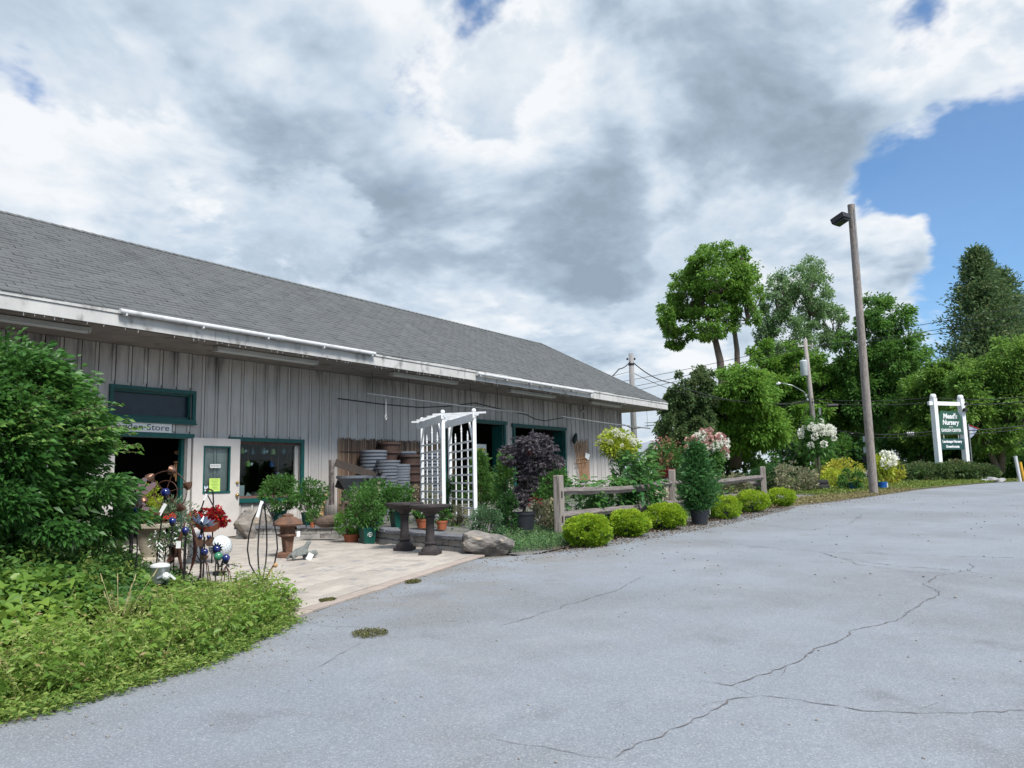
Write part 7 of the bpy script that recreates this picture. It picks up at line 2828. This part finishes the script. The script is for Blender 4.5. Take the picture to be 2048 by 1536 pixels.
for (px, py) in ((1612, 792), (1615, 800)):
    MB().lathe([(.05, -.1), (.08, 0), (.05, .12)], at(px, py, D1-.25), 10).build('clamp', STEEL, up, True)
MB().box(at(1640, 823, D1-.2), (.12, .12, .5)).build('conduit_box', STEEL, up, True)

D2p = 42.0
qt, qb = at(1262, 707, D2p), at(1270, 935, D2p)
qb.z = G0(qb.x, qb.y)
q2 = thing('utility_pole', 'plain grey wooden utility pole rising behind the far roof corner', 'utility pole', qb)
MB().path([qb+Vector((0, 0, -.2)), qb.lerp(qt, .5), qt], [.18, .16, .13], 12).build('pole', pm('grey_pole', (.28, .27, .27), (.19, .18, .18), 5, .85, .3, 20, stretch=(5, 5, .4)), q2, True, True)
MB().lathe([(.16, 0), (.16, .12)], at(1262.5, 731, D2p), 12).build('band', BLACKM, q2, True)
for s in (-.2, .2):
    MB().lathe([(.05, 0), (.06, .07), (.03, .12)], at(1262, 720, D2p)+ca*s, 8).build('insulator', BLACKM, q2, True)


def wire(lab, pts, r=.022, sag=0.0, group=None, n=14):
    P_ = []
    for (a_, b_) in zip(pts, pts[1:]):
        for i_ in range(n):
            s_ = i_/n
            P_.append(a_.lerp(b_, s_)-Vector((0, 0, 4*sag*s_*(1-s_))))
    P_.append(pts[-1])
    o_ = MB().path(P_, r*.75, 5).build('overhead_wire', WIREM, None)
    return tag(o_, lab, 'wire', group)


WIREM = pm('wire_black', (.020, .022, .024), None, rough=.6)
WIREG = WIREM
wire('black cable drooping from the plain pole down behind the store roof', [at(1261, 722, D2p), at(1238, 738, 40), at(1200, 768, 38)], .04, .1)
wire('black cable sagging from the plain pole towards the dark tree', [at(1263, 722, D2p), at(1345, 766, 46), at(1500, 803, 50), at(1616, 800, D1)], .04, .25)
for k, (yl, ym, yr, lab) in enumerate(((768, 684, 608, 'topmost power line over the utility pole'), (783, 693, 628, 'second power line over the utility pole crossarm'), (793, 695, 641, 'third power line over the utility pole crossarm'))):
    wire(lab, [at(1215, yl, 62), at(1611, ym, D1), at(2080, yr-3, 44)], .026, .15)
for k, (yl, ym, yr, lab) in enumerate(((846, 797, 797, 'upper phone cable crossing at the utility pole'), (852, 803, 807, 'thick lower phone cable crossing at the utility pole'))):
    wire(lab, [at(1290, yl, 60), at(1616, ym, D1), at(1862, yr-2, 47), at(2080, yr-8, 44)], .04 if k else .028, .2)
wire('thin cable from the plain pole to the utility pole', [at(1265, 745, D2p), at(1400, 792, 47), at(1616, 806, D1)], .022, .2)
wire('low black service cable crossing behind the light pole', [at(1625, 850, D1), at(1735, 868, 48), at(1862, 863, 46), at(2060, 850, 44)], .04, .1)
wire('lower service cable with a splice case left of the sign', [at(1625, 853, D1), at(1735, 874, 48), at(1862, 869, 46), at(2060, 856, 44)], .03, .12)
wire('upper thin wire behind the store corner', [at(1265, 742, D2p), at(1200, 758, 42)], .015, .0)
wire('taut steel guy wire from the utility pole down to the left', [at(1616, 812, D1), at(1560, 940, D1-1)], .022, 0)
wire('second steel guy wire from the utility pole down to the left', [at(1606, 880, D1), at(1574, 940, D1-1)], .022, 0)
t = thing('splice_case', 'black and white cable splice case hanging on the low cable left of the sign', 'cable case', at(1820, 868, 47))
MB().path([Vector((0, 0, 0))-ca*.30, ca*.30], .12, 10).build('case', BLACKM, t)
for s in (-.18, -.06, .06, .16):
    MB().path([ca*(s-.025), ca*(s+.025)], .135, 10).build('band', BRIGHT, t)
o = MB().path([at(1665, 811, 49.5)-ca*.35, at(1665, 811, 49.5)+ca*.35], .11, 10).build('cable_closure', BLACKM)
tag(o, 'black cable closure on the thick phone cable right of the utility pole', 'cable case')
